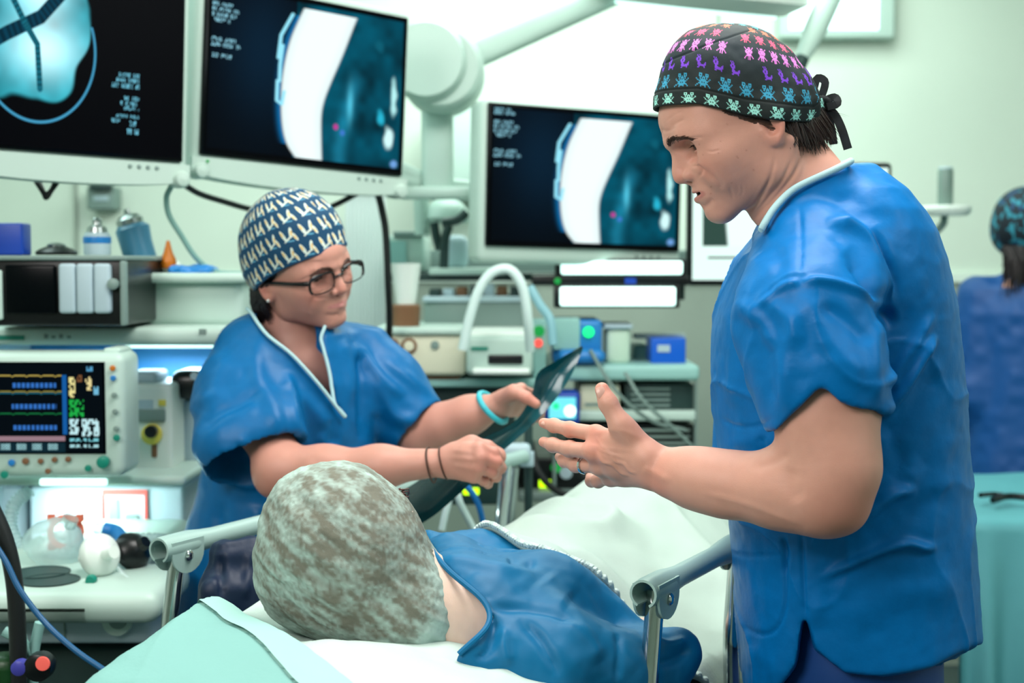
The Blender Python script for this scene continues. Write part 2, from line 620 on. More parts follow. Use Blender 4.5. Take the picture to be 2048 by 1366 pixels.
# ------------------------------------------------------------------ room
M_wall = material('mint_painted_wall', rgb(212, 225, 212), 0.6, noise=0.02, nscale=3)
M_wall2 = material('grey_green_lower_wall', rgb(152, 163, 152), 0.55, noise=0.03, nscale=3)
M_floor = material('dark_vinyl_floor', rgb(62, 80, 80), 0.35, noise=0.1, nscale=30)
M_ceil = material('ceiling_paint', rgb(225, 238, 228), 0.7)
XL, XR, YB, YF, ZC = -2.6, 3.0, 5.2, -2.2, 2.95

def struct(name, c, s, mat):
    m = MB(); m.box(c, s); o = m.build(name, mat, None, smooth=False); o['kind'] = 'structure'; return o
struct('floor', ((XL + XR) / 2, (YB + YF) / 2, -.05), (XR - XL + .2, YB - YF + .2, .1), M_floor)
struct('ceiling', ((XL + XR) / 2, (YB + YF) / 2, ZC + .05), (XR - XL + .2, YB - YF + .2, .1), M_ceil)
struct('wall_back', ((XL + XR) / 2, YB + .05, ZC / 2), (XR - XL + .2, .1, ZC), M_wall)
struct('wall_left', (XL - .05, (YB + YF) / 2, ZC / 2), (.1, YB - YF, ZC), M_wall)
struct('wall_right', (XR + .05, (YB + YF) / 2, ZC / 2), (.1, YB - YF, ZC), M_wall)
struct('wall_front', ((XL + XR) / 2, YF - .05, ZC / 2), (XR - XL + .2, .1, ZC), M_wall)
zd = P(1900, 556, YB)[2]
struct('trim_1', ((XL + XR) / 2, YB - .012, zd), (XR - XL, .02, .03), M_ceil)
struct('trim_2', ((XL + XR) / 2, YB - .005, zd / 2), (XR - XL, .008, zd - .03), M_wall2)
for i, (x, w) in enumerate(((155, .012), (1432, .012))):
    p = P(x, 520, YB); struct('trim_%d' % (3 + i), (p[0], YB - .006, ZC / 2 + .4), (w, .012, ZC - .8 - .02), M_wall2)
M_chrome = material('polished_steel', rgb(200, 205, 205), 0.12, metal=1.0)
M_white = material('white_plastic', rgb(225, 235, 228), 0.4)
# ------------------------------------------------------------------ heads (local frame in mm: x forward, y to the person's left, z up, origin between the ears)
class Frame:
    def __init__(self, origin, yaw, pitch, roll=0.0, s=1.0):
        """yaw: heading in degrees counter-clockwise from +X; pitch down; roll: left ear down"""
        Rz = rot('Z', yaw); Ry = rot('Y', pitch); Rx = rot('X', roll)
        self.R = Rz @ Ry @ Rx; self.o = np.array(origin, float); self.s = s * 0.001
    def w(self, p): return (np.asarray(p, float) * self.s) @ self.R.T + self.o
    def l(self, p): return ((np.asarray(p, float) - self.o) @ self.R) / self.s


def head_field(neck, female=False, mouth_open=3.0, eye=3.4):
    H = Field(); m = 0.001
    def e(c, r, k=8, op='u', R=None): H.ell(np.array(c) * m, np.array(r) * m, R, k * m, op)
    def c2(a, b, ra, rb=None, k=8, op='u'): H.cap(np.array(a) * m, np.array(b) * m, ra * m, (ra if rb is None else rb) * m, k * m, op)
    fz = 0.92 if female else 1.0
    fj = 0.80 if female else 1.0
    e((14, 0, 52), (86, 70, 74))
    e((50, 0, 58), (59, 58, 42), 14)
    e((48, 0, 6), (55, 57, 56), 14)
    e((66, 0, -18), (37, 36, 36), 10)
    for s in (-1, 1):
        b = 6 if female else 9
        c2((103.5, 8 * s, 39), (92, 36 * s, 41), b - 1, b - 2, 14)
        c2((92, 36 * s, 41), (66, 52 * s, 32), b - 2, 7, 12)
        e((52, 50 * s, 30), (34, 15, 34), 16)
        e((66, 41 * s, 2), (24, 18, 16), 16)
        c2((58, 50 * s, 0), (4, 59 * s, 6), 10, 9, 22)
        e((54, 39 * s, -18), (34, 20, 30), 18)
        e((20, (44 if female else 48) * s, -20), (24, 15, 34), 18)
        c2((4, 54 * s, 0), (16, 48 * s * fj, -42 * fz), 12, 12, 18)
        c2((16, 48 * s * fj, -44 * fz), (84, 13 * s, -61), 11, 12, 18)
    e((84, 0, -58), (21 * fz, 22 * fz, 17 * fz), 10)
    e((50, 0, -36), (48, 42, 33), 14)
    e((88, 0, -34), (17, 25, 20), 8)
    # neck and its muscles
    for a, b, ra, rb in neck: c2(a, b, ra, rb, 18)
    # eye sockets
    for s in (-1, 1):
        e((101, 30 * s, 26), (20, 17, 10), 9, 's')
        e((96, 27 * s, 12), (9, 12, 4), 12, 's')
        # lids: a little larger than the eyeball, cut open along the slit
        e((76, 32 * s, 23), (14.2, 14.8, 13.6), 3.0)
    # nose
    c2((101, 0, 30), (112, 0, 6), 6, 7.2, 7)
    c2((96, 0, 24), (100, 0, -4), 11, 13, 7)
    e((112.5, 0, -2), (8.6, 9.2, 8.6), 5)
    for s in (-1, 1):
        e((101.5, 12.5 * s, -5), (10, 6.0, 7.2), 4)
    for s in (-1, 1):
        c2((108, 6.5 * s, -14), (101, 8.5 * s, -9), 2.7, 3.0, 2.5, 's')
    # philtrum, lips
    up, lo = -26.0, -26.0 - 6.0 - mouth_open * 1.2
    for s in (-1, 1):
        c2((103.5, 3 * s, up + 0.8), (97, 16 * s, up - 1.5), 4.0, 3.3, 3)
        c2((97, 16 * s, up - 1.5), (88, 24 * s, up - 5), 3.3, 2.2, 3)
        c2((104.5, 2 * s, lo - 1), (97, 15 * s, lo), 4.8, 4.2, 3)
        c2((97, 15 * s, lo), (88, 24 * s, up - 5.5), 4.2, 2.4, 3)
    mo = (up + lo) / 2
    if mouth_open > 0.5:
        e((106, 0, mo + 0.5), (20, 17, max(1.0, mouth_open)), 1.6, 's')
    g = 1.0 if mouth_open > .5 else 1.6
    for s in (-1, 1):
        c2((107 if mouth_open > .5 else 104.8, 0, mo + .3), (100, 14 * s, mo + .5), 0.9 * g, 0.8 * g, 1.6, 's')
        c2((100, 14 * s, mo + .5), (88, 24 * s, up - 5.2), 0.8 * g, 0.7 * g, 2.2, 's')
    # eyelid slit
    for s in (-1, 1):
        e((90, 33 * s, 21.5), (11, 14, eye), 1.2, 's')
    # ears
    ex = 9
    for s in (-1, 1):
        Re = rot('Z', -20 * s) @ rot('Y', -12)
        e((-8 + ex, 69 * s, 5), (14, 5.5, 21), 6, 'u', Re)
        e((-4 + ex, 71 * s, -10), (8, 4.5, 9), 5)
        e((-5 + ex, 76.5 * s, 11), (8, 5.5, 13), 4, 's', Re)
        e((-4 + ex, 75 * s, 0), (6, 4.5, 6), 3, 's')
        pts = spline([(2 + ex, 67 * s, 23), (-8 + ex, 70 * s, 27), (-18 + ex, 73 * s, 20), (-20 + ex, 75 * s, 7), (-14 + ex, 75 * s, -6), (-6 + ex, 73 * s, -14)], 14)
        for i in range(13): c2(pts[i], pts[i + 1], 2.4, 2.4, 3)
        c2((4 + ex, 69 * s, 3), (3 + ex, 69 * s, -6), 3.0, 3.0, 4)
    return H


BASE_CREASES = [
    ([(97, -14), (93, -7), (94, 0), (98, 4)], 1.3, 1.6), ([(95, 0), (89, -12), (82, -28), (80, -38)], 1.3, 3.0),
    ([(95, 33), (88, 32), (77, 27)], 0.9, 1.5),
    ([(106, -47), (99, -46), (92, -42)], 1.6, 3.5), ([(103, 54), (96, 56), (85, 56)], 0.5, 1.8), ([(103, 64), (92, 66), (82, 65)], 0.4, 1.8)]


def crease(V, F, lines):
    """skin creases given in the side view (x, z), mirrored on both sides of the face"""
    N = vnormals(V, F); off = np.zeros(len(V)); Q = V[:, [0, 2]]
    for ln in lines:
        pts, amp, w = ln[:3]
        d, t = poly_dist(Q, spline(pts, 16))
        tp = np.clip(np.minimum(t, 1 - t) * 5 + .1, 0, 1)
        m = (np.abs(V[:, 1]) > 6) & (np.abs(N[:, 1]) > 0.12)
        if len(ln) > 3: m = m & (V[:, 1] * ln[3] > 0)
        off -= m * amp * tp * (np.exp(-(d / w) ** 2) - 0.15 * np.exp(-((d - 2.2 * w) / w) ** 2))
    return V + N * off[:, None]


def make_head_mesh(fr, neck, female=False, mouth_open=3.0, h=1.25, zlo=-150, extra=None, eye=3.4, creases=()):
    H = head_field(neck, female, mouth_open, eye)
    if extra: extra(H)
    V, F = H.mesh((-0.11, -0.115, zlo * 0.001), (0.135, 0.115, 0.135), h * 0.001)
    V = smooth_mesh(V, F, 1, 0.4)
    V = crease(V * 1000.0, F, BASE_CREASES + list(creases))
    return V, F


def make_eyes(fr, parent, mats, gaze=(1, 0, -0.35)):
    """eyeballs with iris and pupil, seated behind the lids"""
    g = np.array(gaze, float); g /= np.linalg.norm(g)
    for s in (-1, 1):
        c = np.array([75.5, 32 * s, 23.0])
        b = MB(); b.lathe([(12.3 * math.sin(a), 12.3 * math.cos(a)) for a in np.linspace(0.02, math.pi - .02, 24)], c, g, 24)
        b.V = [tuple(v) for v in fr.w(np.array(b.V))]
        o = b.build('eyeball', mats[0], parent)
        b = MB(); b.lathe([(0.1, 12.55), (2.6, 12.5), (5.6, 11.35), (5.8, 11.0)], c, g, 24)
        b.V = [tuple(v) for v in fr.w(np.array(b.V))]; b.build('iris', mats[1], o)
        b = MB(); b.lathe([(0.1, 12.95), (2.4, 12.75), (2.5, 12.4)], c, g, 20)
        b.V = [tuple(v) for v in fr.w(np.array(b.V))]; b.build('pupil', mats[2], o)


def cap_radius(prof, center, W):
    """radius function of a cap from its side silhouette (polar about center) and half width W"""
    q = np.array(prof, float) - np.array(center)[[0, 2]]
    ph = np.arctan2(q[:, 1], q[:, 0]); rr = np.hypot(q[:, 0], q[:, 1])
    o = np.argsort(ph); ph, rr = ph[o], rr[o]
    ph = np.concatenate([ph - 2 * np.pi, ph, ph + 2 * np.pi]); rr = np.concatenate([rr, rr, rr])
    g = np.linspace(-np.pi, np.pi, 721); v = np.interp(g, ph, rr)
    k = np.exp(-np.linspace(-2, 2, 31) ** 2); k /= k.sum()
    v = np.convolve(np.concatenate([v[-16:-1], v, v[1:16]]), k, 'valid')
    def fn(d):
        phi = np.arctan2(d[:, 2], d[:, 0]); c = np.hypot(d[:, 0], d[:, 2])
        rho = np.interp(phi, g, v)
        return ((c / rho) ** 2.25 + (np.abs(d[:, 1]) / W) ** 2.25) ** (-1 / 2.25)
    return fn


def make_cap(name, fr, prof, center, W, axis, brim, paint, mat, parent, na=720, nb=170, wrinkle=None, lip=2.2):
    center = np.array(center, float); rf = cap_radius(prof, center, W)
    n = np.array(axis, float); n /= np.linalg.norm(n)
    u = np.array([1, 0, 0]) - n * n[0]; u /= np.linalg.norm(u); w = np.cross(n, u)
    al = np.linspace(0, 2 * np.pi, na, endpoint=False)
    side = np.cos(al)[:, None] * u + np.sin(al)[:, None] * w
    def pts(beta):
        d = np.cos(beta)[:, None] * n + np.sin(beta)[:, None] * side
        return rf(d)[:, None] * d + center
    lo = np.full(na, 0.2); hi = np.full(na, 2.7)
    bx, bz = zip(*brim)
    for _ in range(24):
        mid = (lo + hi) / 2; p = pts(mid)
        ins = p[:, 2] > np.interp(p[:, 0], bx, bz)
        lo = np.where(ins, mid, lo); hi = np.where(ins, hi, mid)
    bb = lo
    V = []
    ts = np.linspace(0.012, 1, nb)
    for t in ts: V.append(pts(bb * t))
    V = np.array(V)                                 # nb, na, 3
    seg = np.linalg.norm(np.diff(V, axis=0), axis=2)
    arc = np.concatenate([np.zeros((1, na)), np.cumsum(seg, 0)]); dist = arc[-1][None, :] - arc
    if wrinkle is not None:
        C0 = V.reshape(-1, 3); dd = C0 - center; L = np.linalg.norm(dd, axis=1)[:, None]
        V = (C0 + dd / L * wrinkle(C0, dist.ravel(), np.tile(al, nb))[:, None]).reshape(nb, na, 3)
    col = paint(V.reshape(-1, 3), np.tile(al, nb), dist.ravel())
    # hem turned inwards
    rings = [V]
    for k, (a, b) in enumerate(((0.6, 0.8), (lip, 0.6), (lip + 1, -6), (lip + 1.5, -16))):
        d = V[-1] - center; L = np.linalg.norm(d, axis=1)[:, None]
        q = V[-1] - d / L * a; q = q - n * b
        rings.append(q[None])
    A = np.concatenate(rings); m = len(A); A = A.reshape(-1, 3)
    base = col.reshape(nb, na, 3)[-1] * 0 + np.array(paint.base)
    col = np.concatenate([col, np.tile(base, (4, 1))])
    i = np.arange(m - 1)[:, None] * na; j = np.arange(na)[None, :]; j2 = (j + 1) % na
    F = np.stack([i + j, i + na + j, i + na + j2, i + j2], -1).reshape(-1, 4)
    V2 = np.vstack([A, (pts(np.zeros(na))[0])[None]])
    col = np.vstack([col, np.array(paint.base)[None]])
    top = len(V2) - 1
    Ft = np.stack([np.full(na, top), j.ravel(), j2.ravel(), np.full(na, top)], -1)
    me = mesh_obj(name, fr.w(V2), [tuple(f) for f in F.tolist()] + [tuple(f[:3]) for f in Ft.tolist()], mat, parent, colors=col)
    return me, (pts, bb, V)


def skin_colors(V, base, lip, brow_c, female=False, mouth_open=3.0):
    C = np.tile(np.array(base), (len(V), 1))
    x, y, z = V[:, 0], V[:, 1], V[:, 2]
    n = vnoise(V / 9.0, 3) * 0.5 + vnoise(V / 3.0, 5) * 0.25
    C *= (1 + 0.05 * n)[:, None]
    # ruddier cheeks, nose and ears
    def blend(mask, col): nonlocal C; C = C * (1 - mask[:, None]) + np.array(col)[None, :] * mask[:, None]
    red = np.array(base) * np.array([1.04, 0.72, 0.68])
    for s in (-1, 1):
        blend(0.55 * np.exp(-(((x - 80) / 24) ** 2 + ((y - 44 * s) / 16) ** 2 + ((z + 6) / 16) ** 2)), red)
        blend(0.6 * np.exp(-(((x + 8) / 22) ** 2 + ((y - 76 * s) / 8) ** 2 + ((z - 0) / 26) ** 2)), red)
    blend(0.45 * np.exp(-(((x - 114) / 12) ** 2 + (y / 14) ** 2 + ((z + 2) / 11) ** 2)), red)
    up, lo = -26.0, -32.0 - mouth_open * 1.2
    # lips
    wl = np.clip(1 - (np.abs(y) / 26.0) ** 2, 0, 1)
    mo = (up + lo) / 2
    cz = z - (mo - np.abs(y) * 0.07)
    lipm = np.clip(1.2 - (np.abs(cz) / ((4.8 + mouth_open * .6) * wl ** 0.6 + 0.4)) ** 4, 0, 1) * np.clip((x - 84) / 3, 0, 1) * np.clip((25 - np.abs(y)) / 3, 0, 1)
    blend(np.clip(lipm, 0, 1) * 0.8, lip)
    inner = (np.abs(z - mo) < max(mouth_open * 0.9, 0.5)) & (np.abs(y) < 17) & (x < 101 + 0.0) & (x > 80)
    if mouth_open > 0.5: blend(inner * 0.9, (0.05, 0.012, 0.012))
    # shadowed stubble is a real colour of the skin there
    if not female:
        st = np.clip(1.2 - np.hypot((z + 52) / 34, (x - 72) / 60), 0, 1) * (x > 5) * (z < -14)
        blend(0.22 * np.clip(st * 1.6, 0, 1), (base[0] * .55, base[1] * .62, base[2] * .72))
    # moles and freckles
    rg = np.random.default_rng(4)
    for _ in range(13 if not female else 5):
        c = np.array([rg.uniform(10, 95), rg.uniform(35, 62), rg.uniform(-50, 30)])
        d2 = (x - c[0]) ** 2 + (z - c[2]) ** 2
        blend(0.55 * np.exp(-d2 / rg.uniform(.3, .9)) * (y > 15), (base[0] * .5, base[1] * .3, base[2] * .25))
    # lid rims
    for s in (-1, 1):
        blend(0.35 * np.exp(-(((x - 92) / 6) ** 2 + ((y - 31 * s) / 14) ** 2 + ((z - 21) / 5) ** 2)), (base[0] * .6, base[1] * .4, base[2] * .38))
    return C


def to_front(V, x0=60):
    q = V[V[:, 0] > x0]
    def f(p):
        m = (np.abs(q[:, 1] - p[1]) < 1.6) & (np.abs(q[:, 2] - p[2]) < 1.6)
        return np.array([q[m, 0].max() + 0.1 if m.any() else p[0], p[1], p[2]])
    return f


def to_side(V):
    def f(p):
        m = (np.abs(V[:, 0] - p[0]) < 1.8) & (np.abs(V[:, 2] - p[2]) < 1.8) & (V[:, 1] * p[1] > 0)
        return np.array([p[0], (np.sign(p[1]) * (np.abs(V[m, 1]).max() + 0.1)) if m.any() else p[1], p[2]])
    return f


def brow_strands(fr, pts, n, length, mat, parent, thick=0.35, spread=3.0, name='eyebrow', surf=None, seed=1):
    rg = np.random.default_rng(seed)
    sp = spline(pts, 60); b = MB()
    for i in range(n):
        t = rg.uniform(0, 1); k = min(int(t * 58), 57)
        p = sp[k] + rg.normal(0, 1, 3) * np.array([0.2, 0.3, spread * (0.35 + 0.65 * math.sin(math.pi * min(t * .8 + .2, 1))) * 0.6])
        if surf is not None: p = surf(p)
        d = sp[k + 1] - sp[k]; d /= np.linalg.norm(d)
        d = d + rg.normal(0, .12, 3) + np.array([0, 0, 0.12 * (1 - t)])
        q = p + d * length * rg.uniform(.6, 1.1)
        mid = (p + q) / 2 + np.array([.5, 0, 0])
        b.tube(fr.w(np.array([p, mid, q])), np.array([thick, thick, thick * .3]) * fr.s, 4)
    return b.build(name, mat, parent)
# ------------------------------------------------------------------ the man at the bedside: head
SKIN_M = (0.67, 0.335, 0.255)
M_skin = material('skin', (1, 1, 1), 0.46, attr=True, sss=0.12, bump=0.12, bscale=900, bdist=0.002, spec=0.4)
M_eye = material('eye_white', rgb(150, 138, 130), 0.2)
M_iris = material('iris', rgb(70, 45, 28), 0.15)
M_pupil = material('pupil', (0.004, 0.004, 0.004), 0.08)
M_hair = material('dark_brown_hair', rgb(42, 28, 24), 0.42, noise=0.35, nscale=300)
M_brow = material('brow_hair', rgb(70, 46, 36), 0.6)
M_capattr = material('printed_cap_cloth', (1, 1, 1), 0.75, attr=True, bump=0.15, bscale=700, bdist=0.001)
FM = Frame(P(1528, 268, 1.72), 180, 26)

def pxl(fr, pts, Y):
    """pixel points at a depth as side-view coordinates of a head frame"""
    return [tuple(fr.l(P(x, y, Y))[[0, 2]]) for x, y in pts]

neckM = [((2, 0, -25), (-6, 0, -90), 49, 53), ((-6, 0, -90), (-12, 0, -125), 53, 50)]
def man_extra(H):
    m = 0.001
    for s in (-1, 1):
        H.cap(np.array((-12, 58 * s, -20)) * m, np.array((38, 16 * s, -140)) * m, 9 * m, 8 * m, 0.014)
        H.cap(np.array((-38, 20 * s, -45)) * m, np.array((-46, 36 * s, -105)) * m, 13 * m, 16 * m, 0.03)
    H.ell(np.array((42, 0, -84)) * m, np.array((12, 12, 14)) * m, None, 0.014)
mc = []
for pts, amp, w in [
    ([(1549, 310), (1541, 350), (1524, 400), (1510, 425)], 1.1, 2.4),
    ([(1583, 318), (1565, 360), (1536, 405), (1517, 432)], 1.3, 2.4),
    ([(1612, 300), (1590, 345), (1562, 385), (1530, 425), (1520, 445)], 1.5, 2.4),
    ([(1500, 425), (1525, 395), (1545, 350)], 0.8, 2.0),
    ([(1462, 372), (1467, 384), (1473, 397)], 0.45, 1.6), ([(1486, 368), (1489, 380), (1487, 392)], 0.3, 1.5), ([(1476, 366), (1482, 384)], 0.2, 1.5),
    ([(1440, 300), (1425, 304), (1412, 302)], 0.4, 1.3), ([(1335, 250), (1330, 262), (1340, 272)], 0.5, 1.5),
    ([(1325, 245), (1340, 256), (1356, 252)], 0.6, 1.6)]:
    mc.append((pxl(FM, pts, 1.66), amp, w))

VMH, FMH = make_head_mesh(FM, neckM, False, 2.2, extra=man_extra, creases=mc, zlo=-160)
CMH = skin_colors(VMH, SKIN_M, (0.52, 0.17, 0.15), 0, mouth_open=2.2)

MANCAP_PROF = [(107, 84), (100, 98), (85, 114), (57, 142), (34.7, 150), (8, 147), (-14, 137), (-43, 118), (-60, 92), (-72, 57), (-77, 14), (-76, 0), (-62, -20), (0, -60), (80, -40), (110, 20), (111, 60)]
MANCAP_BRIM = [(-90, 4), (-70, -4), (-48, -12), (-25, -2), (0, 13), (26, 30), (67, 65), (108, 87), (120, 90)]
CRAB = ["0.1.0".replace('.', ''),]
ICON = {
 'crab': ["..###...###..", "..#.#...#.#..", "..###.#.###..", "...#.###.#...", "#..#.#.#.#..#", ".#..#####..#.", "..#########..", "...##.#.##...", "..#########..", ".#..#####..#.", "#...#...#...#"],
 'mite': ["#...###...#", ".#..#.#..#.", "..#######..", ".##.###.##.", ".#########.", "..##.#.##..", "...#####...", "..#######..", ".#..#.#..#.", "#...#.#...#", "....#.#...."],
 'slug': [".#.#.......", "..#.#......", "..###......", ".##.##.....", ".##.##.....", "..####.....", "...##.....#", "...###...##", "...########", "....######.", "...##....#."],
}
IC = {k: np.array([[c == '#' for c in r] for r in v]) for k, v in ICON.items()}
def man_paint(V, al, v):
    base = np.array(man_paint.base)
    C = np.tile(base, (len(V), 1))
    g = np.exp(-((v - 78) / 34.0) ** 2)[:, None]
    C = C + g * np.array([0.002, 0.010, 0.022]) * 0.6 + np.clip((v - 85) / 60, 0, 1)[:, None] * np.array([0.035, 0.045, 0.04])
    s0 = al * 92.0 + 1000.0
    rows = [(1, 13, 27, 'crab', rgb(165, 235, 222), 0), (20, 36, 27, 'crab', rgb(50, 150, 185), 3), (42, 58, 22, 'slug', rgb(120, 60, 205), 7), (64, 81, 20, 'mite', rgb(238, 130, 225), 2),
            (87, 101, 19, 'mite', rgb(240, 85, 125), 9), (108, 120, 18, 'mite', rgb(240, 120, 90), 4), (124, 136, 18, 'crab', rgb(90, 190, 205), 1), (141, 152, 20, 'crab', rgb(150, 110, 200), 0)]
    for k, (a, b, sp, ic, col, sh) in enumerate(rows):
        bm = IC[ic]; H, W = bm.shape
        R = np.clip(1.0 - (v - 60) / 190.0, 0.35, 1.0) if k > 3 else 1.0
        n = max(6, round(2 * math.pi * 92.0 * (1.0 if k < 4 else max(0.3, 1 - (a - 50) / 130.0)) / sp))
        q = al * n / (2 * math.pi) + sh * 0.13
        cell = np.floor(q).astype(int); fx = (q - cell - 0.17) / 0.66
        fy = (b - v) / (b - a)
        ok = (fx > 0) & (fx < 1) & (fy > 0) & (fy < 1) & ((cell + k) % 9 != (0 if 1 < k < 6 else 77))
        ix = np.clip((fx * W).astype(int), 0, W - 1); iy = np.clip((fy * H).astype(int), 0, H - 1)
        on = ok & bm[iy, ix]
        C[on] = np.array(col)
    # seams
    C[np.abs(v - 17.2) < 0.35] = (0.002, 0.004, 0.004)
    return C
man_paint.base = rgb(14, 27, 27)

def man_wr(V, v, al):
    w = 1.3 * vnoise(V / 26.0, 2) * np.clip(v / 30, 0, 1) + 0.5 * vnoise(V / 9.0, 6) * np.clip(v / 20, 0, 1)
    w -= 0.8 * np.exp(-((v - 17.2) / 1.2) ** 2)
    back = np.clip((-V[:, 0] - 25) / 45, 0, 1)
    w += back * 2.0 * np.sin(al * 26 + v * 0.05) * np.clip(1 - v / 70, 0, 1)
    w -= 1.2 * np.exp(-((V[:, 2] - (118 + 0.12 * V[:, 0])) / 1.3) ** 2) * (V[:, 0] > -40)
    ear = np.exp(-(((V[:, 0] + 9) / 22) ** 2 + ((V[:, 2] - 16) / 20) ** 2)) * (np.abs(V[:, 1]) > 30)
    return w + 8.5 * ear


def build_man_head(parent_head):
    mats = (M_eye, M_iris, M_pupil)
    make_eyes(FM, parent_head, mats, (1, 0.05, -0.35))
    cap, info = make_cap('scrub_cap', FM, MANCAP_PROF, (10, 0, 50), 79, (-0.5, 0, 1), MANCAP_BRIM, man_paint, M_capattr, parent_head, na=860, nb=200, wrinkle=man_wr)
    # knot and tails of the cap tie at the back
    tf, ts = to_front(VMH), to_side(VMH)
    b = MB()
    K = fr_back = np.array([-79, 2, 10.0])
    def ribbon(pts, w, t=1.2):
        p = spline(pts, 16); T = np.gradient(p, axis=0); T /= np.linalg.norm(T, axis=1)[:, None]
        S = np.cross(T, np.array([0, 1, 0.15])); S /= np.linalg.norm(S, axis=1)[:, None]
        Nn = np.cross(T, S)
        vs = []; fs = []
        for i in range(len(p)):
            for (a, c) in ((-1, -1), (1, -1), (1, 1), (-1, 1)):
                vs.append(p[i] + S[i] * a * w / 2 + Nn[i] * c * t)
        for i in range(len(p) - 1):
            for k in range(4):
                a, c = 4 * i + k, 4 * i + (k + 1) % 4
                fs.append((a, c, c + 4, a + 4))
        fs += [(3, 2, 1, 0), tuple(4 * (len(p) - 1) + k for k in range(4))]
        b.add(fr_to(vs), fs)
    fr_to = lambda v: FM.w(np.array(v))
    ribbon([(-72, 6, 6), (-82, 4, 12), (-92, 2, 24), (-86, 0, 32), (-76, 2, 22)], 9)
    ribbon([(-70, 4, 4), (-84, 4, 4), (-94, 6, 2), (-92, 10, -6), (-80, 8, -4)], 9)
    ribbon([(-76, 4, 2), (-84, 6, -14), (-84, 10, -34), (-80, 12, -60)], 10)
    ribbon([(-76, 0, 0), (-80, -8, -12), (-78, -10, -30), (-72, -8, -48)], 9)
    b.tube(FM.w(spline([(-72, 6, 8), (-80, 4, 6), (-84, 3, 0), (-78, 2, -6)], 8)), 5.5 * 0.001, 10)
    b.build('cap_tie', material('cap_tie_cloth', rgb(22, 26, 30), 0.8, noise=0.5, nscale=90), cap)
    # hair under the cap
    rg = np.random.default_rng(11); b = MB()
    tbs = {1: MB(), -1: MB()}
    def strand(p, d, L, r, curl=0, b=b):
        p = np.array(p, float); d = np.array(d, float); d /= np.linalg.norm(d)
        q = [p, p + d * L * .5 + np.array([curl, 0, -0.02 * L]), p + d * L + np.array([curl * 2.2, 0, -0.08 * L])]
        b.tube(FM.w(np.array(q)), np.array([r, r * .9, r * .15]) * 0.001, 5)
    for i in range(520):
        # nape: from behind the ear round to the back of the neck
        a = rg.uniform(0, 1); s = 1 if rg.uniform() < 0.7 else -1
        x = -14 - 54 * a; y = s * math.sqrt(max(0.0, 1 - ((x - 5) / 82) ** 2)) * 62 * (1 - .12 * a)
        z = np.interp(x, [-90, -48, -20], [2, -8, 4]) + rg.uniform(-6, 4)
        L = rg.uniform(18, 34) * (1.15 if a > .3 else 0.8)
        strand((x, y + s * 4, z), (0.05 + 0.25 * (1 - a) + rg.normal(0, .08), -0.10 * s, -1), L, rg.uniform(0.7, 1.3), rg.normal(0, 1.6))
    for i in range(110):
        # lower fringe behind the ear
        x = rg.uniform(-30, -8); y = 66 * rg.choice([-1, 1]); z = rg.uniform(-12, 6)
        strand((x, y, z), (0.15 + rg.normal(0, .1), 0, -1), rg.uniform(12, 24), 0.9, rg.normal(0, 1))
    for i in range(760):
        # temple hair combed back to the ear
        a = rg.uniform(0, 1); s = rg.choice([-1, 1]); x = 46 - 42 * a ** .8
        z = np.interp(x, [0, 26, 67], [14, 31, 62]) + rg.uniform(-15, 5) * (0.2 + a) * rg.uniform(.3, 1) - 1
        y = s * (math.sqrt(max(0.05, 1 - ((x - 14) / 90) ** 2)) * 69 - 0.3)
        strand(ts((x, y, z)) + [0, .3 * s, 0], (-1, 0.06 * s * (1 if x > 25 else .4), -0.45 - .25 * a + rg.normal(0, .07)), rg.uniform(12, 22), rg.uniform(.3, .5), 0, tbs[int(s)])
    for i in range(14):
        strand((-74, rg.uniform(-10, 14), -2), (-.45 + rg.normal(0, .25), 0, -1), rg.uniform(20, 34), .22, rg.normal(0, 3))
    b.build('hair', M_hair, parent_head)
    mth = material('temple_hair', rgb(86, 62, 50), .5, noise=.3, nscale=300)
    for s in (1, -1): tbs[s].build('temple_hair', mth, parent_head)
    for s in (-1, 1):
        brow_strands(FM, [(107, 14 * s, 38), (104, 23 * s, 41), (98, 36 * s, 41), (86, 47 * s, 37), (72, 55 * s, 30)], 330, 7.5, M_brow, parent_head, 0.26, 2.8, seed=3 + s, surf=tf)
        b2 = MB(); rg2 = np.random.default_rng(5)
        for i in range(46):
            y = 21 + 22 * i / 45.0; x = 80.5 + math.sqrt(max(1, 14.6 ** 2 - (y - 31) ** 2)) - 1
            p = np.array([x - 5, y * s + .5 * s, 25.2]); b2.tube(FM.w(np.array([p, p + [2.2, .5 * s, -1.4], p + [4.6, 1.0 * s, -1.2]])), np.array([.28, .22, .05]) * .001, 4)
        b2.build('eyelashes', M_hair, parent_head)
# ------------------------------------------------------------------ the man at the bedside: arms, body, gown, trousers
M_nail = material('fingernail', rgb(215, 165, 150), 0.3)
M_gown = material('blue_nonwoven_gown', rgb(0, 108, 178), 0.42, spec=0.2, noise=0.05, nscale=60, bump=0.18, bscale=130, bdist=0.002)
M_gown_dark = material('dark_blue_trousers', rgb(10, 62, 128), 0.6, bump=0.1, bscale=300, bdist=0.001)
M_piping = material('pale_collar_binding', rgb(170, 205, 210), 0.7, bump=0.2, bscale=500, bdist=0.001)

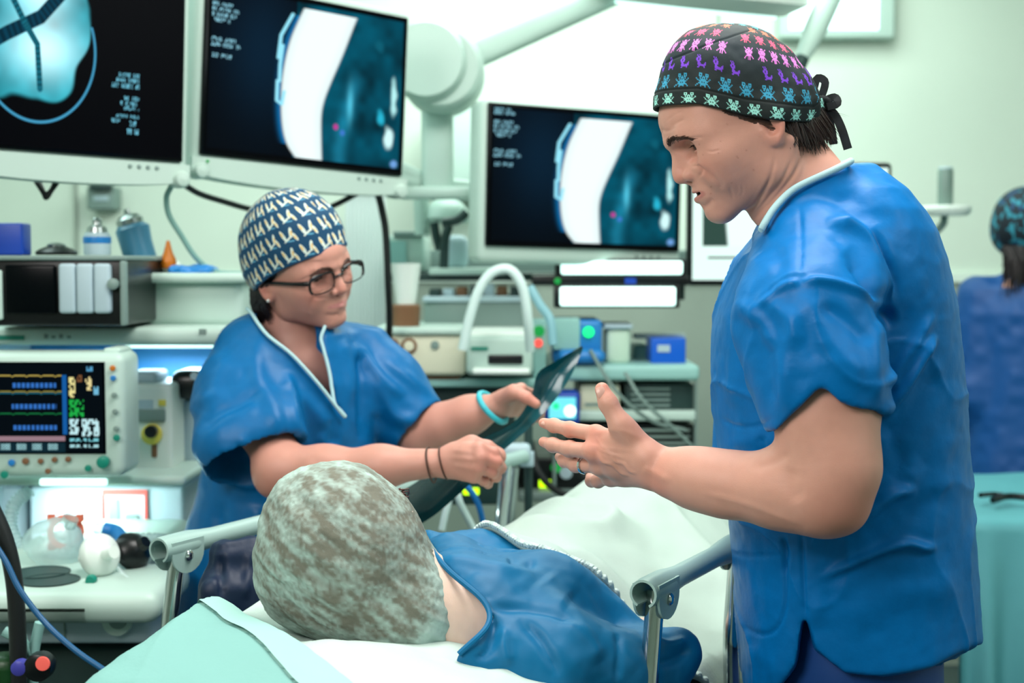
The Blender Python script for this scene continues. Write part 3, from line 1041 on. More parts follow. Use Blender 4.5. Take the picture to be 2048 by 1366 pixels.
def arm_man():
    A = Field()
    sh, mid, el = P(1640, 540, 1.64), P(1658, 780, 1.575), P(1674, 935, 1.55)
    A.chain([sh, mid, el], [0.060, 0.0525, 0.0425], 0.03)
    A.ell(P(1640, 860, 1.56), (0.046, 0.045, 0.062), None, 0.03)
    A.ell(P(1694, 1020, 1.555), (0.019, 0.021, 0.019), None, 0.025)
    f0, f1, f2, wr = P(1640, 990, 1.555), P(1555, 979, 1.585), P(1450, 968, 1.62), P(1318, 936, 1.66)
    fm = P(1385, 955, 1.64)
    A.chain([el, f0, f1, f2, fm, wr], [0.0400, 0.0395, 0.0380, 0.0325, 0.0285, 0.0235], 0.03)
    A.ell(P(1332, 965, 1.65), (0.014, 0.012, 0.012), None, 0.014)
    A.ell(P(1300, 925, 1.663), (0.02, 0.017, 0.022), None, 0.014)
    mc = [P(1192, 868, 1.70), P(1186, 903, 1.69), P(1200, 932, 1.70), P(1222, 955, 1.715)]
    fg = [[P(1140, 859, 1.733), P(1108, 851, 1.752), P(1087, 846, 1.765)],
          [P(1140, 898, 1.722), P(1106, 890, 1.742), P(1087, 884, 1.757)],
          [P(1152, 929, 1.73), P(1129, 921, 1.752), P(1119, 914, 1.768)],
          [P(1196, 962, 1.742), P(1183, 962, 1.76), P(1179, 954, 1.772)]]
    th = [P(1285, 898, 1.665), P(1240, 848, 1.665), P(1216, 806, 1.67), P(1204, 779, 1.675)]
    add_hand(A, P(1296, 930, 1.662), mc, fg, th, 1.0)
    lo, hi = P(1060, 1100, 1.62), P(1790, 760, 1.85)
    lo2 = np.array([0.015, 1.46, 1.14]); hi2 = np.array([0.47, 1.80, 1.66])
    V, F = A.mesh(lo2, hi2, 0.0019)
    N = vnormals(V, F)
    def c3(l): return [(1060 + x / 5.253, 740 + y / 5.253) for x, y in l]
    ln = [(c3([(700, 860), (760, 960), (860, 990), (960, 1080), (1040, 1115)]), 0.0019, 0.0017), (c3([(840, 890), (900, 960), (985, 985), (1050, 1060), (1130, 1090)]), 0.0016, 0.0016),
          (c3([(720, 830), (840, 880), (1000, 930)]), 0.0012, 0.0016), (c3([(690, 700), (760, 800), (850, 870)]), 0.0006, 0.0016),
          (c3([(600, 690), (800, 640), (1000, 650), (1200, 740)]), 0.0007, 0.0030), (c3([(600, 790), (800, 820), (1100, 850)]), 0.0007, 0.0028),
          (c3([(330, 600), (350, 690)]), -0.0005, 0.0010), (c3([(375, 605), (392, 700)]), -0.0005, 0.0010), (c3([(300, 790), (310, 870)]), -0.0005, 0.0010),
          (c3([(800, 310), (890, 260)]), -0.0005, 0.0009), (c3([(815, 330), (905, 290)]), -0.0005, 0.0009), (c3([(835, 350), (915, 310)]), -0.0004, 0.0009),
          ([(1500, 935), (1545, 925), (1582, 905)], -0.002, 0.006), ([(1600, 1005), (1580, 970), (1590, 935)], -0.002, 0.010),
          (c3([(1180, 1040), (1300, 1080), (1480, 1180)]), 0.0015, 0.005), ([(1400, 985), (1500, 1010), (1600, 1050)], 0.001, 0.004)]
    V = V + N * fold_lines(V, N, ln, 1.66)[:, None]
    C = arm_colors(V, SKIN_M, [(P(1190, 870, 1.69), .016), (P(1190, 905, 1.68), .016), (P(1140, 860, 1.72), .012), (P(1690, 1020, 1.53), .035), (P(1207, 775, 1.67), .012),
                               (P(1088, 848, 1.76), .01), (P(1088, 885, 1.755), .01), (P(1320, 960, 1.64), .02)])
    return V, F, C, mc, fg, th

def body_core_man():
    B = Field()
    B.loft([0.80, 0.95, 1.05, 1.25, 1.40, 1.47], [.43, .43, .41, .395, .385, .37], [.10, .10, .10, .105, .11, .07], [1.77] * 6, [.09, .09, .09, .11, .12, .09], 0.02)
    B.chain([P(1580, 340, 1.72), P(1630, 450, 1.76)], [0.047, 0.048], 0.03)
    B.cap(P(1640, 520, 1.68), (0.37, 1.93, 1.40), 0.055, 0.055, 0.04)
    # far arm hanging, bent behind the body
    B.chain([(0.37, 1.93, 1.40), (0.36, 2.00, 1.14), (0.40, 1.99, 0.95)], [0.05, 0.042, 0.028], 0.02)
    # legs to the floor
    for y in (1.69, 1.87):
        B.chain([(0.41, y, 0.85), (0.40, y, 0.48), (0.41, y, 0.09)], [0.085, 0.058, 0.04], 0.03)
    V, F = B.mesh((0.1, 1.5, 0.02), (0.62, 2.12, 1.6), 0.009)
    return V, F, arm_colors(V, SKIN_M)

def gown_man():
    G = Field()
    rows = [  # py, left px, right px, half width in depth
        (318, 1672, 1712, .045), (345, 1640, 1750, .09), (385, 1598, 1800, .13), (425, 1560, 1832, .150), (465, 1520, 1856, .162), (520, 1476, 1876, .170), (600, 1444, 1893, .170),
        (660, 1428, 1903, .165), (750, 1425, 1913, .160), (830, 1432, 1919, .155), (900, 1441, 1923, .15), (1000, 1453, 1930, .15), (1100, 1466, 1938, .148),
        (1200, 1476, 1946, .148), (1290, 1484, 1952, .150), (1400, 1492, 1956, .15), (1500, 1495, 1956, .15)]
    rows = rows[::-1]; Yc = 1.78
    zs = []; cx = []; a = []; b = []
    for py, l, r, bb in rows:
        L, R = P(l, py, Yc), P(r, py, Yc)
        zs.append(L[2]); cx.append((L[0] + R[0]) / 2); a.append((R[0] - L[0]) / 2); b.append(bb)
    G.loft(zs, cx, a, [Yc] * len(zs), b, 0.02, pw=2.25)
    # sleeve towards the camera, hollow at its end, with a lifted hem
    S = Field()
    S.chain([P(1625, 522, 1.665), P(1618, 640, 1.60), P(1640, 750, 1.575), P(1654, 900, 1.555)], [0.072, 0.076, 0.069, 0.0605], 0.03)
    hem = hem_cut([(1400, 880), (1530, 866), (1552, 862), (1590, 822), (1625, 790), (1638, 778), (1650, 778), (1672, 798), (1700, 814), (1760, 828), (1900, 835)], 1.52)
    big = (np.array([.1, 1.3, 1.1]), np.array([.6, 1.9, 1.6]))
    S.custom(*big, hem, 0.003, 'i')
    I = Field()
    I.chain([P(1640, 730, 1.575), P(1654, 940, 1.555)], [0.060, 0.0575], 0.02)
    S.sub(I, *big, 0.003, 's')
    G.sub(S, (0.2, 1.45, 1.22), (0.50, 1.80, 1.62), 0.012)
    # far sleeve
    G.cap((0.37, 1.93, 1.40), (0.355, 1.99, 1.20), 0.085, 0.075, 0.04)
    # neck hole and the plane of the neckline
    n0, n1 = P(1700, 322, 1.76), P(1528, 466, 1.74)
    d = n1 - n0; nn = np.cross(d, np.array([0.02, 1.0, 0.0])); nn = nn if nn[2] > 0 else -nn
    nn /= np.linalg.norm(nn)
    G.chain([P(1552, 462, 1.705), P(1590, 425, 1.695), P(1650, 392, 1.695), P(1702, 372, 1.73)], [.026, .036, .038, .03], .02)
    G.chain([P(1590, 425, 1.80), P(1650, 392, 1.82), P(1702, 372, 1.80)], [.036, .038, .03], .02)
    cv = np.array([P(x, y, 1.69)[[0, 2]] for x, y in [(1420, 560), (1500, 484), (1526, 455), (1545, 420), (1578, 384), (1606, 366), (1655, 344), (1702, 324), (1760, 322)]])
    G.custom((-9, -9, -9), (9, 9, 9), lambda X, Y, Z: (Z - np.interp(X, cv[:, 0], cv[:, 1]).astype(np.float32)) * .8 + 0 * Y, .003, 'i')
    NH = Field(); NH.cap(P(1530, 290, 1.73), P(1680, 470, 1.765), 0.066, 0.070, 0.02)
    c0 = (n0 + n1) / 2
    G.sub(NH, (0.15, 1.5, 1.5), (0.5, 2.0, 1.7), 0.004, 's') if False else None
    # bottom hem with the side slit
    G.custom((-9, -9, -9), (9, 9, 9), hem_cut([(1300, 1420), (1490, 1400), (1560, 1372), (1592, 1330), (1607, 1238), (1613, 1238), (1630, 1300), (1690, 1345), (1760, 1354), (1860, 1336), (1948, 1292), (2100, 1270)], 1.60), 0.003, 'i')
    V, F = G.mesh((0.20, 1.44, 0.96), (0.62, 2.12, 1.64), 0.0031)
    V = smooth_mesh(V, F, 4, 0.5)
    N = vnormals(V, F)
    L = []
    def f(pts, amp, w, asym=0.0): L.append((pts, amp, w, asym))
    # shoulder and sleeve
    f([(1649, 442), (1690, 446), (1720, 468), (1747, 520), (1769, 569), (1787, 625)], 0.012, 0.008, 0.6)
    f([(1690, 500), (1730, 560), (1762, 610), (1790, 660)], -0.010, 0.008)
    f([(1602, 565), (1655, 562), (1721, 580), (1783, 617)], 0.006, 0.0045, 0.7)
    f([(1506, 622), (1560, 574), (1602, 565)], 0.004, 0.0045, 0.7)
    f([(1598, 405), (1602, 480), (1600, 560)], -0.0025, 0.0022)
    f([(1602, 565), (1640, 650), (1690, 720), (1752, 760)], 0.004, 0.012)
    f([(1610, 590), (1575, 700), (1560, 840)], 0.004, 0.012)
    f([(1500, 640), (1530, 700), (1548, 850)], -0.005, 0.010)
    f([(1760, 640), (1752, 720), (1759, 824)], 0.004, 0.008, .4)
    f([(1640, 800), (1600, 840), (1556, 872)], 0.001, 0.002) ; f([(1665, 782), (1700, 818), (1756, 836)], 0.001, 0.002)
    f([(1640, 610), (1690, 640), (1740, 690)], -0.004, 0.009); f([(1530, 600), (1580, 640), (1600, 700)], 0.004, 0.010)
    f([(1480, 600), (1520, 640), (1550, 700)], 0.005, 0.010, .5)
    # back
    f([(1871, 668), (1852, 700), (1822, 756), (1790, 805), (1765, 840)], 0.011, 0.0065, 0.6)
    f([(1866, 625), (1830, 680), (1790, 745), (1775, 775)], 0.006, 0.006, -.5)
    f([(1880, 740), (1845, 790), (1800, 850), (1765, 880)], -0.005, 0.012)
    f([(1700, 355), (1760, 420), (1810, 520), (1850, 620)], 0.004, 0.015)
    f([(1730, 380), (1790, 480), (1810, 600), (1800, 700)], -0.004, 0.015)
    f([(1720, 440), (1760, 480), (1800, 560), (1805, 640)], 0.005, 0.012)
    f([(1871, 1095), (1845, 1098), (1814, 1090), (1770, 1102), (1700, 1130), (1640, 1160)], 0.008, 0.0055, 0.8)
    f([(1660, 1060), (1720, 1030), (1780, 985), (1835, 975)], 0.008, 0.007, 0.8)
    f([(1850, 925), (1800, 975), (1740, 1040), (1690, 1085)], 0.006, 0.014, 0.3)
    f([(1900, 980), (1850, 1010), (1790, 1050), (1730, 1110)], -0.004, 0.012)
    f([(1930, 1160), (1850, 1180), (1760, 1200), (1680, 1260)], 0.004, 0.018)
    f([(1910, 860), (1880, 920), (1870, 1010)], 0.003, 0.012)
    f([(1770, 880), (1800, 920), (1790, 980)], -.003, .01)
    # front: seams and pockets
    f([(1603, 1060), (1607, 1150), (1612, 1240)], -0.003, 0.0022); f([(1568, 1072), (1570, 1110), (1573, 1170), (1568, 1225), (1548, 1262), (1516, 1268), (1480, 1250)], -0.0025, 0.0020)
    f([(1565, 1073), (1574, 1110), (1569, 1150)], -0.004, 0.003)
    f([(1455, 1105), (1500, 1112), (1570, 1110)], -0.0012, 0.0018)
    f([(1436, 835), (1470, 852), (1515, 852), (1545, 836)], -0.0022, 0.0020)
    f([(1448, 600), (1470, 660), (1475, 740), (1470, 820)], 0.004, 0.010, .4); f([(1520, 500), (1490, 560), (1480, 640)], 0.004, 0.012)
    f([(1545, 480), (1560, 540), (1520, 600)], -.003, .01)
    f([(1440, 900), (1500, 880), (1560, 890)], 0.003, 0.010); f([(1450, 960), (1530, 940), (1570, 950)], -.003, .01)
    f([(1520, 870), (1530, 900), (1520, 950)], -0.004, 0.006)
    f([(1620, 1100), (1640, 1180), (1630, 1260)], 0.003, 0.010); f([(1690, 1130), (1700, 1230), (1690, 1330)], 0.002, 0.018)
    f([(1500, 1290), (1540, 1320), (1560, 1360)], .002, .01)
    off = fold_lines(V, N, L, 1.62)
    rg1 = 1 - np.abs(vnoise(V * np.array([9, 9, 6]) + vnoise(V * 7, 2)[:, None] * .8, 77)); off += .0035 * rg1 ** 9
    off += 0.0014 * vnoise(V * np.array([26, 26, 18]), 8) + 0.0007 * vnoise(V * 75, 9)
    V = V + N * off[:, None]
    rimc = c0 + nn * -0.001
    xa, xb = P(1530, 450, 1.74)[0], P(1701, 324, 1.74)[0]; tt = np.linspace(0, 2 * np.pi, 120, endpoint=False)
    xr = (xa + xb) / 2 - (xb - xa) / 2 * np.cos(tt); th = np.stack([xr, 1.742 + .070 * np.sin(tt), np.interp(xr, cv[:, 0], cv[:, 1])], 1)
    l0, s0_, s1_ = G.ops[0][4], S.ops[0][4], S.ops[1][4]
    lf = lambda X, Y, Z: np.minimum(np.minimum(l0(X, Y, Z), s0_(X, Y, Z)), s1_(X, Y, Z))
    yn = np.full(len(xr), 0.0); lo = np.zeros(len(xr)); hi = np.full(len(xr), .16); sg = np.sign(np.sin(tt)) + (np.sin(tt) == 0)
    for _ in range(20):
        md = (lo + hi) / 2; ins = lf(xr.astype(np.float32), (1.765 + sg * md).astype(np.float32), (th[:, 2] - .003).astype(np.float32)) < 0
        lo = np.where(ins, md, lo); hi = np.where(ins, hi, md)
    th[:, 1] = 1.765 + sg * (lo + .007)
    for _ in range(4): th[:, 1] = (np.roll(th[:, 1], 1) + th[:, 1] + np.roll(th[:, 1], -1)) / 3
    return V, F, th, np.array([0, 0, 1.0])
    th = rim_on_plane(NH.ops[0][4], n0 * .5 + n1 * .5, nn, 90)
    ext = th - (n0 + n1) / 2; L = np.linalg.norm(n0 - n1) / 2; ax = (n0 - n1) / np.linalg.norm(n0 - n1)
    k = ext @ ax; th = th + np.outer(k * (L / np.abs(k).max() - 1), ax)
    th = th * 1.0
    return V, F, th, nn


def build_man():
    root = thing('person', (0.41, 1.78, 0.0), 'man in blue scrubs and a black patterned cap gesturing beside the bed', 'person')
    Va, Fa, Ca, mc, fg, th = arm_man()
    Vb, Fb, Cb = body_core_man()
    V, F, C = join_meshes([(FM.w(VMH), FMH, CMH), (Va, Fa, Ca), (Vb, Fb, Cb)])
    body = mesh_obj('body', V, F, M_skin, root, colors=C)
    build_man_head(body)
    nail(body, P(1209, 784, 1.6645), P(1204, 775, 1.674) - P(1216, 806, 1.67), (0.45, -1, 0.1), 1.35, M_nail)
    nail(body, P(1090, 841, 1.7570), fg[0][2] - fg[0][1], (-.2, -.55, 1), .9, M_nail)
    # ring
    a, b = mc[2], fg[2][0]; ax = (b - a) / np.linalg.norm(b - a); c = a + (b - a) * 0.66
    mb = MB(); u = np.cross(ax, [0, 0, 1]); u /= np.linalg.norm(u); w = np.cross(ax, u)
    n = 36; vs = []; fs = []
    for i in range(n):
        t = 2 * math.pi * i / n; d = math.cos(t) * u + math.sin(t) * w
        for (r, h) in ((.0096, -.0021), (.0110, -.0016), (.0113, 0), (.0110, .0016), (.0096, .0021)): vs.append(c + d * r + ax * h)
    for i in range(n):
        for k in range(5): fs.append((i * 5 + k, i * 5 + (k + 1) % 5, (i + 1) % n * 5 + (k + 1) % 5, (i + 1) % n * 5 + k))
    mb.add(vs, fs); mb.build('ring', M_chrome, body)
    Vg, Fg, rim, nn = gown_man()
    g = mesh_obj('scrub_top', Vg, Fg, M_gown, root)
    mb = MB(); near = [tuple(p) for p in spline([(1523, 458), (1530, 446), (1546, 419), (1577, 386), (1606, 368), (1655, 346), (1690, 329), (1702, 322)], 60)]
    pn = ribbon_on(Vg, near, 1.69, 0.0005, .01)
    for _ in range(8): pn[1:-1] = (pn[:-2] + pn[1:-1] + pn[2:]) / 3
    a0, a1 = pn[0], pn[-1]; tq = np.linspace(0, 1, 30)[1:-1, None]
    far = a1 * (1 - tq) + a0 * tq + np.array([0, 1.0, 0]) * (.15 * np.sin(np.pi * tq)) + np.array([0.01, 0, .012]) * np.sin(np.pi * tq)
    rr = np.vstack([pn, far, pn[:2]]); mb.tube(rr, 0.0042, 10, cap=False)
    mb.build('collar_binding', M_piping, g)
    # trousers
    T = Field()
    T.loft([.78, .9, 1.06, 1.18], [.43, .43, .43, .42], [.115, .112, .110, .10], [1.78] * 4, [.12, .13, .13, .13], .03)
    for y in (1.69, 1.87): T.chain([(0.41, y, 0.86), (0.405, y, 0.48), (0.41, y, 0.10)], [0.095, 0.075, 0.06], 0.03)
    V, F = T.mesh((0.2, 1.5, 0.03), (0.62, 2.06, 1.1), 0.008)
    V = V + vnormals(V, F) * (0.003 * vnoise(V * 18, 1))[:, None]
    mesh_obj('trousers', V, F, M_gown_dark, root)
    for y in (1.69, 1.87):
        S = Field(); S.ell((0.36, y, 0.04), (0.13, 0.05, 0.045), None, .01); S.half((0.36, y, 0.002), (0, 0, -1))
        V, F = S.mesh((0.2, y - .07, -0.01), (0.52, y + .07, 0.1), 0.005)
        mesh_obj('shoe', V, F, M_white, root)
    return root
# ------------------------------------------------------------------ the woman behind the bed
SKIN_W = (0.55, 0.265, 0.205)
M_gown_w = material('blue_gown_cloth', rgb(0, 94, 150), 0.42, spec=0.28, noise=0.05, nscale=50, bump=0.15, bscale=110, bdist=0.002)
M_darkhair = material('black_brown_hair', rgb(24, 16, 18), 0.45, noise=0.3, nscale=200)
M_frame = material('black_glasses_frame', rgb(14, 13, 16), 0.18)
M_lens = material('spectacle_glass', (1, 1, 1), 0.02, trans=1.0, ior=1.12, spec=0.6)
M_pearl = material('pearl', rgb(235, 235, 230), 0.2)
YW = 2.42
FW = Frame(P(592, 562, 2.44), -37, 6, 15, 0.96)
neckW = [((-4, 0, -25), (-18, 0, -85), 43, 44), ((-18, 0, -85), (-28, 0, -135), 44, 50)]
def woman_extra(H):
    m = 0.001
    for s in (-1, 1): H.cap(np.array((-10, 50 * s, -22)) * m, np.array((20, 12 * s, -130)) * m, 7 * m, 7 * m, 0.014)
    H.ell(np.array((50, 0, -56)) * m, np.array((34, 22, 12)) * m, None, 0.016)
VWH, FWH = make_head_mesh(FW, neckW, True, 0.0, h=1.6, extra=woman_extra, creases=[([(80, -20), (74, -34), (70, -46)], .6, 2.0), ([(10, -60), (2, -90), (-4, -118)], 1.0, 3.0), ([(28, -70), (18, -95), (8, -120)], .8, 3.0)], zlo=-150)
CWH = skin_colors(VWH, SKIN_W, (0.50, 0.20, 0.19), 0, True, 0.0)
WCAP_PROF = [(104, 72), (100, 98), (86, 132), (56, 158), (14, 168), (-28, 162), (-66, 140), (-94, 102), (-104, 60), (-102, 22), (-90, -8), (-60, -30), (0, -60), (80, -40), (104, 20), (107, 50)]
WCAP_BRIM = [(-100, -22), (-60, -16), (-20, 6), (20, 32), (60, 52), (104, 70), (120, 74)]
def woman_paint(V, al, v):
    C = np.tile(np.array(woman_paint.base), (len(V), 1))
    a, b = al * 88.0, v
    # diagonal lattice of winged white and yellow birds on navy
    P1, P2 = 31.0, 33.0
    row = np.floor(b / P2); q = a / P1 + 0.5 * (row % 2) + 0.2 * row; n = 2 * math.pi * 88.0 / P1
    fx = q - np.floor(q); fy = b / P2 - row
    X = (fx - 0.5) * P1; Yv = (fy - 0.5) * P2
    def ell(cx, cy, rx, ry, ang):
        cx, cy, rx, ry = cx * 1.25, cy * 1.25, rx * 1.05, ry * 1.2
        c, s = math.cos(ang), math.sin(ang); dx, dy = X - cx, Yv - cy
        return ((dx * c + dy * s) / rx) ** 2 + ((-dx * s + dy * c) / ry) ** 2 < 1
    white, yel = np.array(rgb(214, 226, 214)), np.array(rgb(226, 190, 120))
    for m, c in ((ell(-6, 1, 2.6, 9, 0.25), white), (ell(4.5, 2, 2.4, 8, -0.2), white), (ell(8, -5, 2.2, 7, 0.3), white), (ell(-2, -6, 7, 1.4, 0.5), white),
                 (ell(-7, 3.5, 1.5, 4.5, 0.2), yel), (ell(5, 1, 1.5, 4.6, -0.15), yel), (ell(8, -6, 1.3, 3.8, 0.3), yel), (ell(1, -9, 6, 1.0, -0.2), np.array(rgb(90, 160, 190)))):
        C[m] = c
    return C
woman_paint.base = rgb(0, 62, 96)
def woman_wr(V, v, al):
    back = np.clip((-V[:, 0] - 35) / 45, 0, 1)
    return 1.2 * vnoise(V / 24.0, 12) * np.clip(v / 30, 0, 1) + back * 1.8 * np.sin(al * 22 + v * .05) * np.clip(1 - v / 60, 0, 1) + 6.0 * np.exp(-(((V[:, 0] + 9) / 22) ** 2 + ((V[:, 2] - 14) / 20) ** 2)) * (np.abs(V[:, 1]) > 30)


def glasses(fr, parent):
    b = MB(); lens_pts = []
    for s in (-1, 1):
        n = 40; c = np.array([109, 38 * s, 19.0]); ring = []
        for i in range(n):
            t = 2 * math.pi * i / n; e = 0.62
            y = 28.5 * np.sign(math.cos(t)) * abs(math.cos(t)) ** e; z = 16.5 * np.sign(math.sin(t)) * abs(math.sin(t)) ** e
            ring.append(c + np.array([-(abs(y * s + 6) ** 2) * 0.004 - (0.18 * z if z < 0 else 0) * -1 * 0, y, z]))
        ring = np.array(ring); up = ring[:, 2] > 20
        rr = np.where((ring[:, 2] > 22) | (np.abs(ring[:, 1]) > 61), 2.5, 1.1)
        p = np.vstack([ring, ring[:2]]); r = np.concatenate([rr, rr[:2]])
        b.tube(fr.w(p), r * fr.s, 8, cap=False)
        lens_pts.append(ring)
        # temple arm, thick at the hinge
        tp = spline([(100, 65 * s, 25), (94, 70 * s, 25), (70, 73 * s, 23), (30, 73 * s, 20), (2, 75 * s, 16), (-14, 75 * s, 2)], 16)
        b.tube(fr.w(tp), np.interp(np.linspace(0, 1, 16), [0, .1, .5, 1], [4.2, 4.6, 3.4, 2.4]) * fr.s, 8)
    b.tube(fr.w(spline([(109, -11, 22), (113, -6, 25), (114.5, 0, 26), (113, 6, 25), (109, 11, 22)], 10)), 1.9 * fr.s, 8)
    g = b.build('glasses', M_frame, parent)
    for ring in lens_pts:
        c = ring.mean(0); vs = [c + np.array([1.2, 0, 0])] + list(ring); k = len(ring)
        vs2 = [v - np.array([1.2, 0, 0]) for v in vs]
        fs = [(0, i + 1, (i + 1) % k + 1) for i in range(k)] + [(k + 1, (i + 1) % k + k + 2, i + k + 2) for i in range(k)]
        fs += [(i + 1, i + k + 2, (i + 1) % k + k + 2, (i + 1) % k + 1) for i in range(k)]
        m = MB(); m.add(fr.w(np.array(vs + vs2)), fs); m.build('lens', M_lens, g)


def arms_woman():
    A = Field()
    # right arm (nearer the camera)
    s1, e1, w1 = P(486, 752, 2.41), P(562, 938, 2.26), P(885, 925, 2.20)
    A.chain([s1, (s1 + e1) / 2, e1], [0.045, 0.042, 0.037], 0.03)
    A.ell(P(552, 958, 2.26), (.026, .026, .026), None, .03)
    A.chain([e1, P(650, 940, 2.235), P(760, 934, 2.215), w1], [0.036, 0.0345, 0.0295, 0.0215], 0.03)
    mc = [P(958, 897, 2.165), P(962, 915, 2.158), P(957, 935, 2.160), P(947, 953, 2.170)]
    fg = [[P(988, 906, 2.172), P(1001, 915, 2.192), P(995, 922, 2.21)], [P(993, 924, 2.168), P(1002, 936, 2.19), P(992, 940, 2.21)],
          [P(984, 944, 2.172), P(993, 954, 2.19), P(984, 958, 2.208)], [P(968, 962, 2.182), P(976, 968, 2.196), P(970, 968, 2.21)]]
    th = [P(912, 902, 2.195), P(945, 887, 2.192), P(975, 894, 2.190), P(1000, 906, 2.196)]
    add_hand(A, P(898, 922, 2.195), mc, fg, th, 0.92)
    V1, F1 = A.mesh((-0.52, 2.08, 1.09), (0.02, 2.46, 1.40), 0.0026)
    B = Field()
    s2, e2, w2 = P(735, 735, 2.56), P(838, 868, 2.50), P(990, 812, 2.44)
    B.chain([s2 * .7 + e2 * .3, (s2 + e2) / 2, e2], [0.036, 0.038, 0.035], 0.03)
    B.chain([e2, P(890, 850, 2.48), P(940, 830, 2.46), w2], [0.035, 0.034, 0.029, 0.0215], 0.03)
    mc2 = [P(1042, 778, 2.45), P(1044, 793, 2.465), P(1041, 808, 2.475), P(1034, 822, 2.485)]
    fg2 = [[P(1070, 790, 2.485), P(1084, 803, 2.50), P(1088, 816, 2.51)], [P(1070, 804, 2.50), P(1082, 818, 2.515), P(1084, 830, 2.52)],
           [P(1064, 818, 2.51), P(1074, 830, 2.52), P(1076, 840, 2.525)], [P(1054, 828, 2.51), P(1062, 838, 2.52), P(1064, 846, 2.52)]]
    th2 = [P(1008, 795, 2.425), P(1030, 784, 2.405), P(1052, 795, 2.395), P(1072, 808, 2.392)]
    add_hand(B, P(1003, 808, 2.44), mc2, fg2, th2, 0.92)
    V2, F2 = B.mesh((-0.30, 2.33, 1.12), (0.11, 2.62, 1.40), 0.0026)
    for V, F in ((V1, F1), (V2, F2)): pass
    N = vnormals(V1, F1)
    V1 = V1 + N * fold_lines(V1, N, [([(905, 900), (950, 905)], .0008, .003), ([(900, 915), (955, 920)], .0008, .003), ([(905, 930), (950, 940)], .0008, .003), ([(600, 965), (640, 940), (620, 910)], -.0015, .008)], 2.17)[:, None]
    return [(V1, F1, arm_colors(V1, SKIN_W, [(P(995, 925, 2.16), .03), (P(550, 970, 2.24), .03)])), (V2, F2, arm_colors(V2, SKIN_W, [(P(1060, 800, 2.39), .02)]))], w1, w2


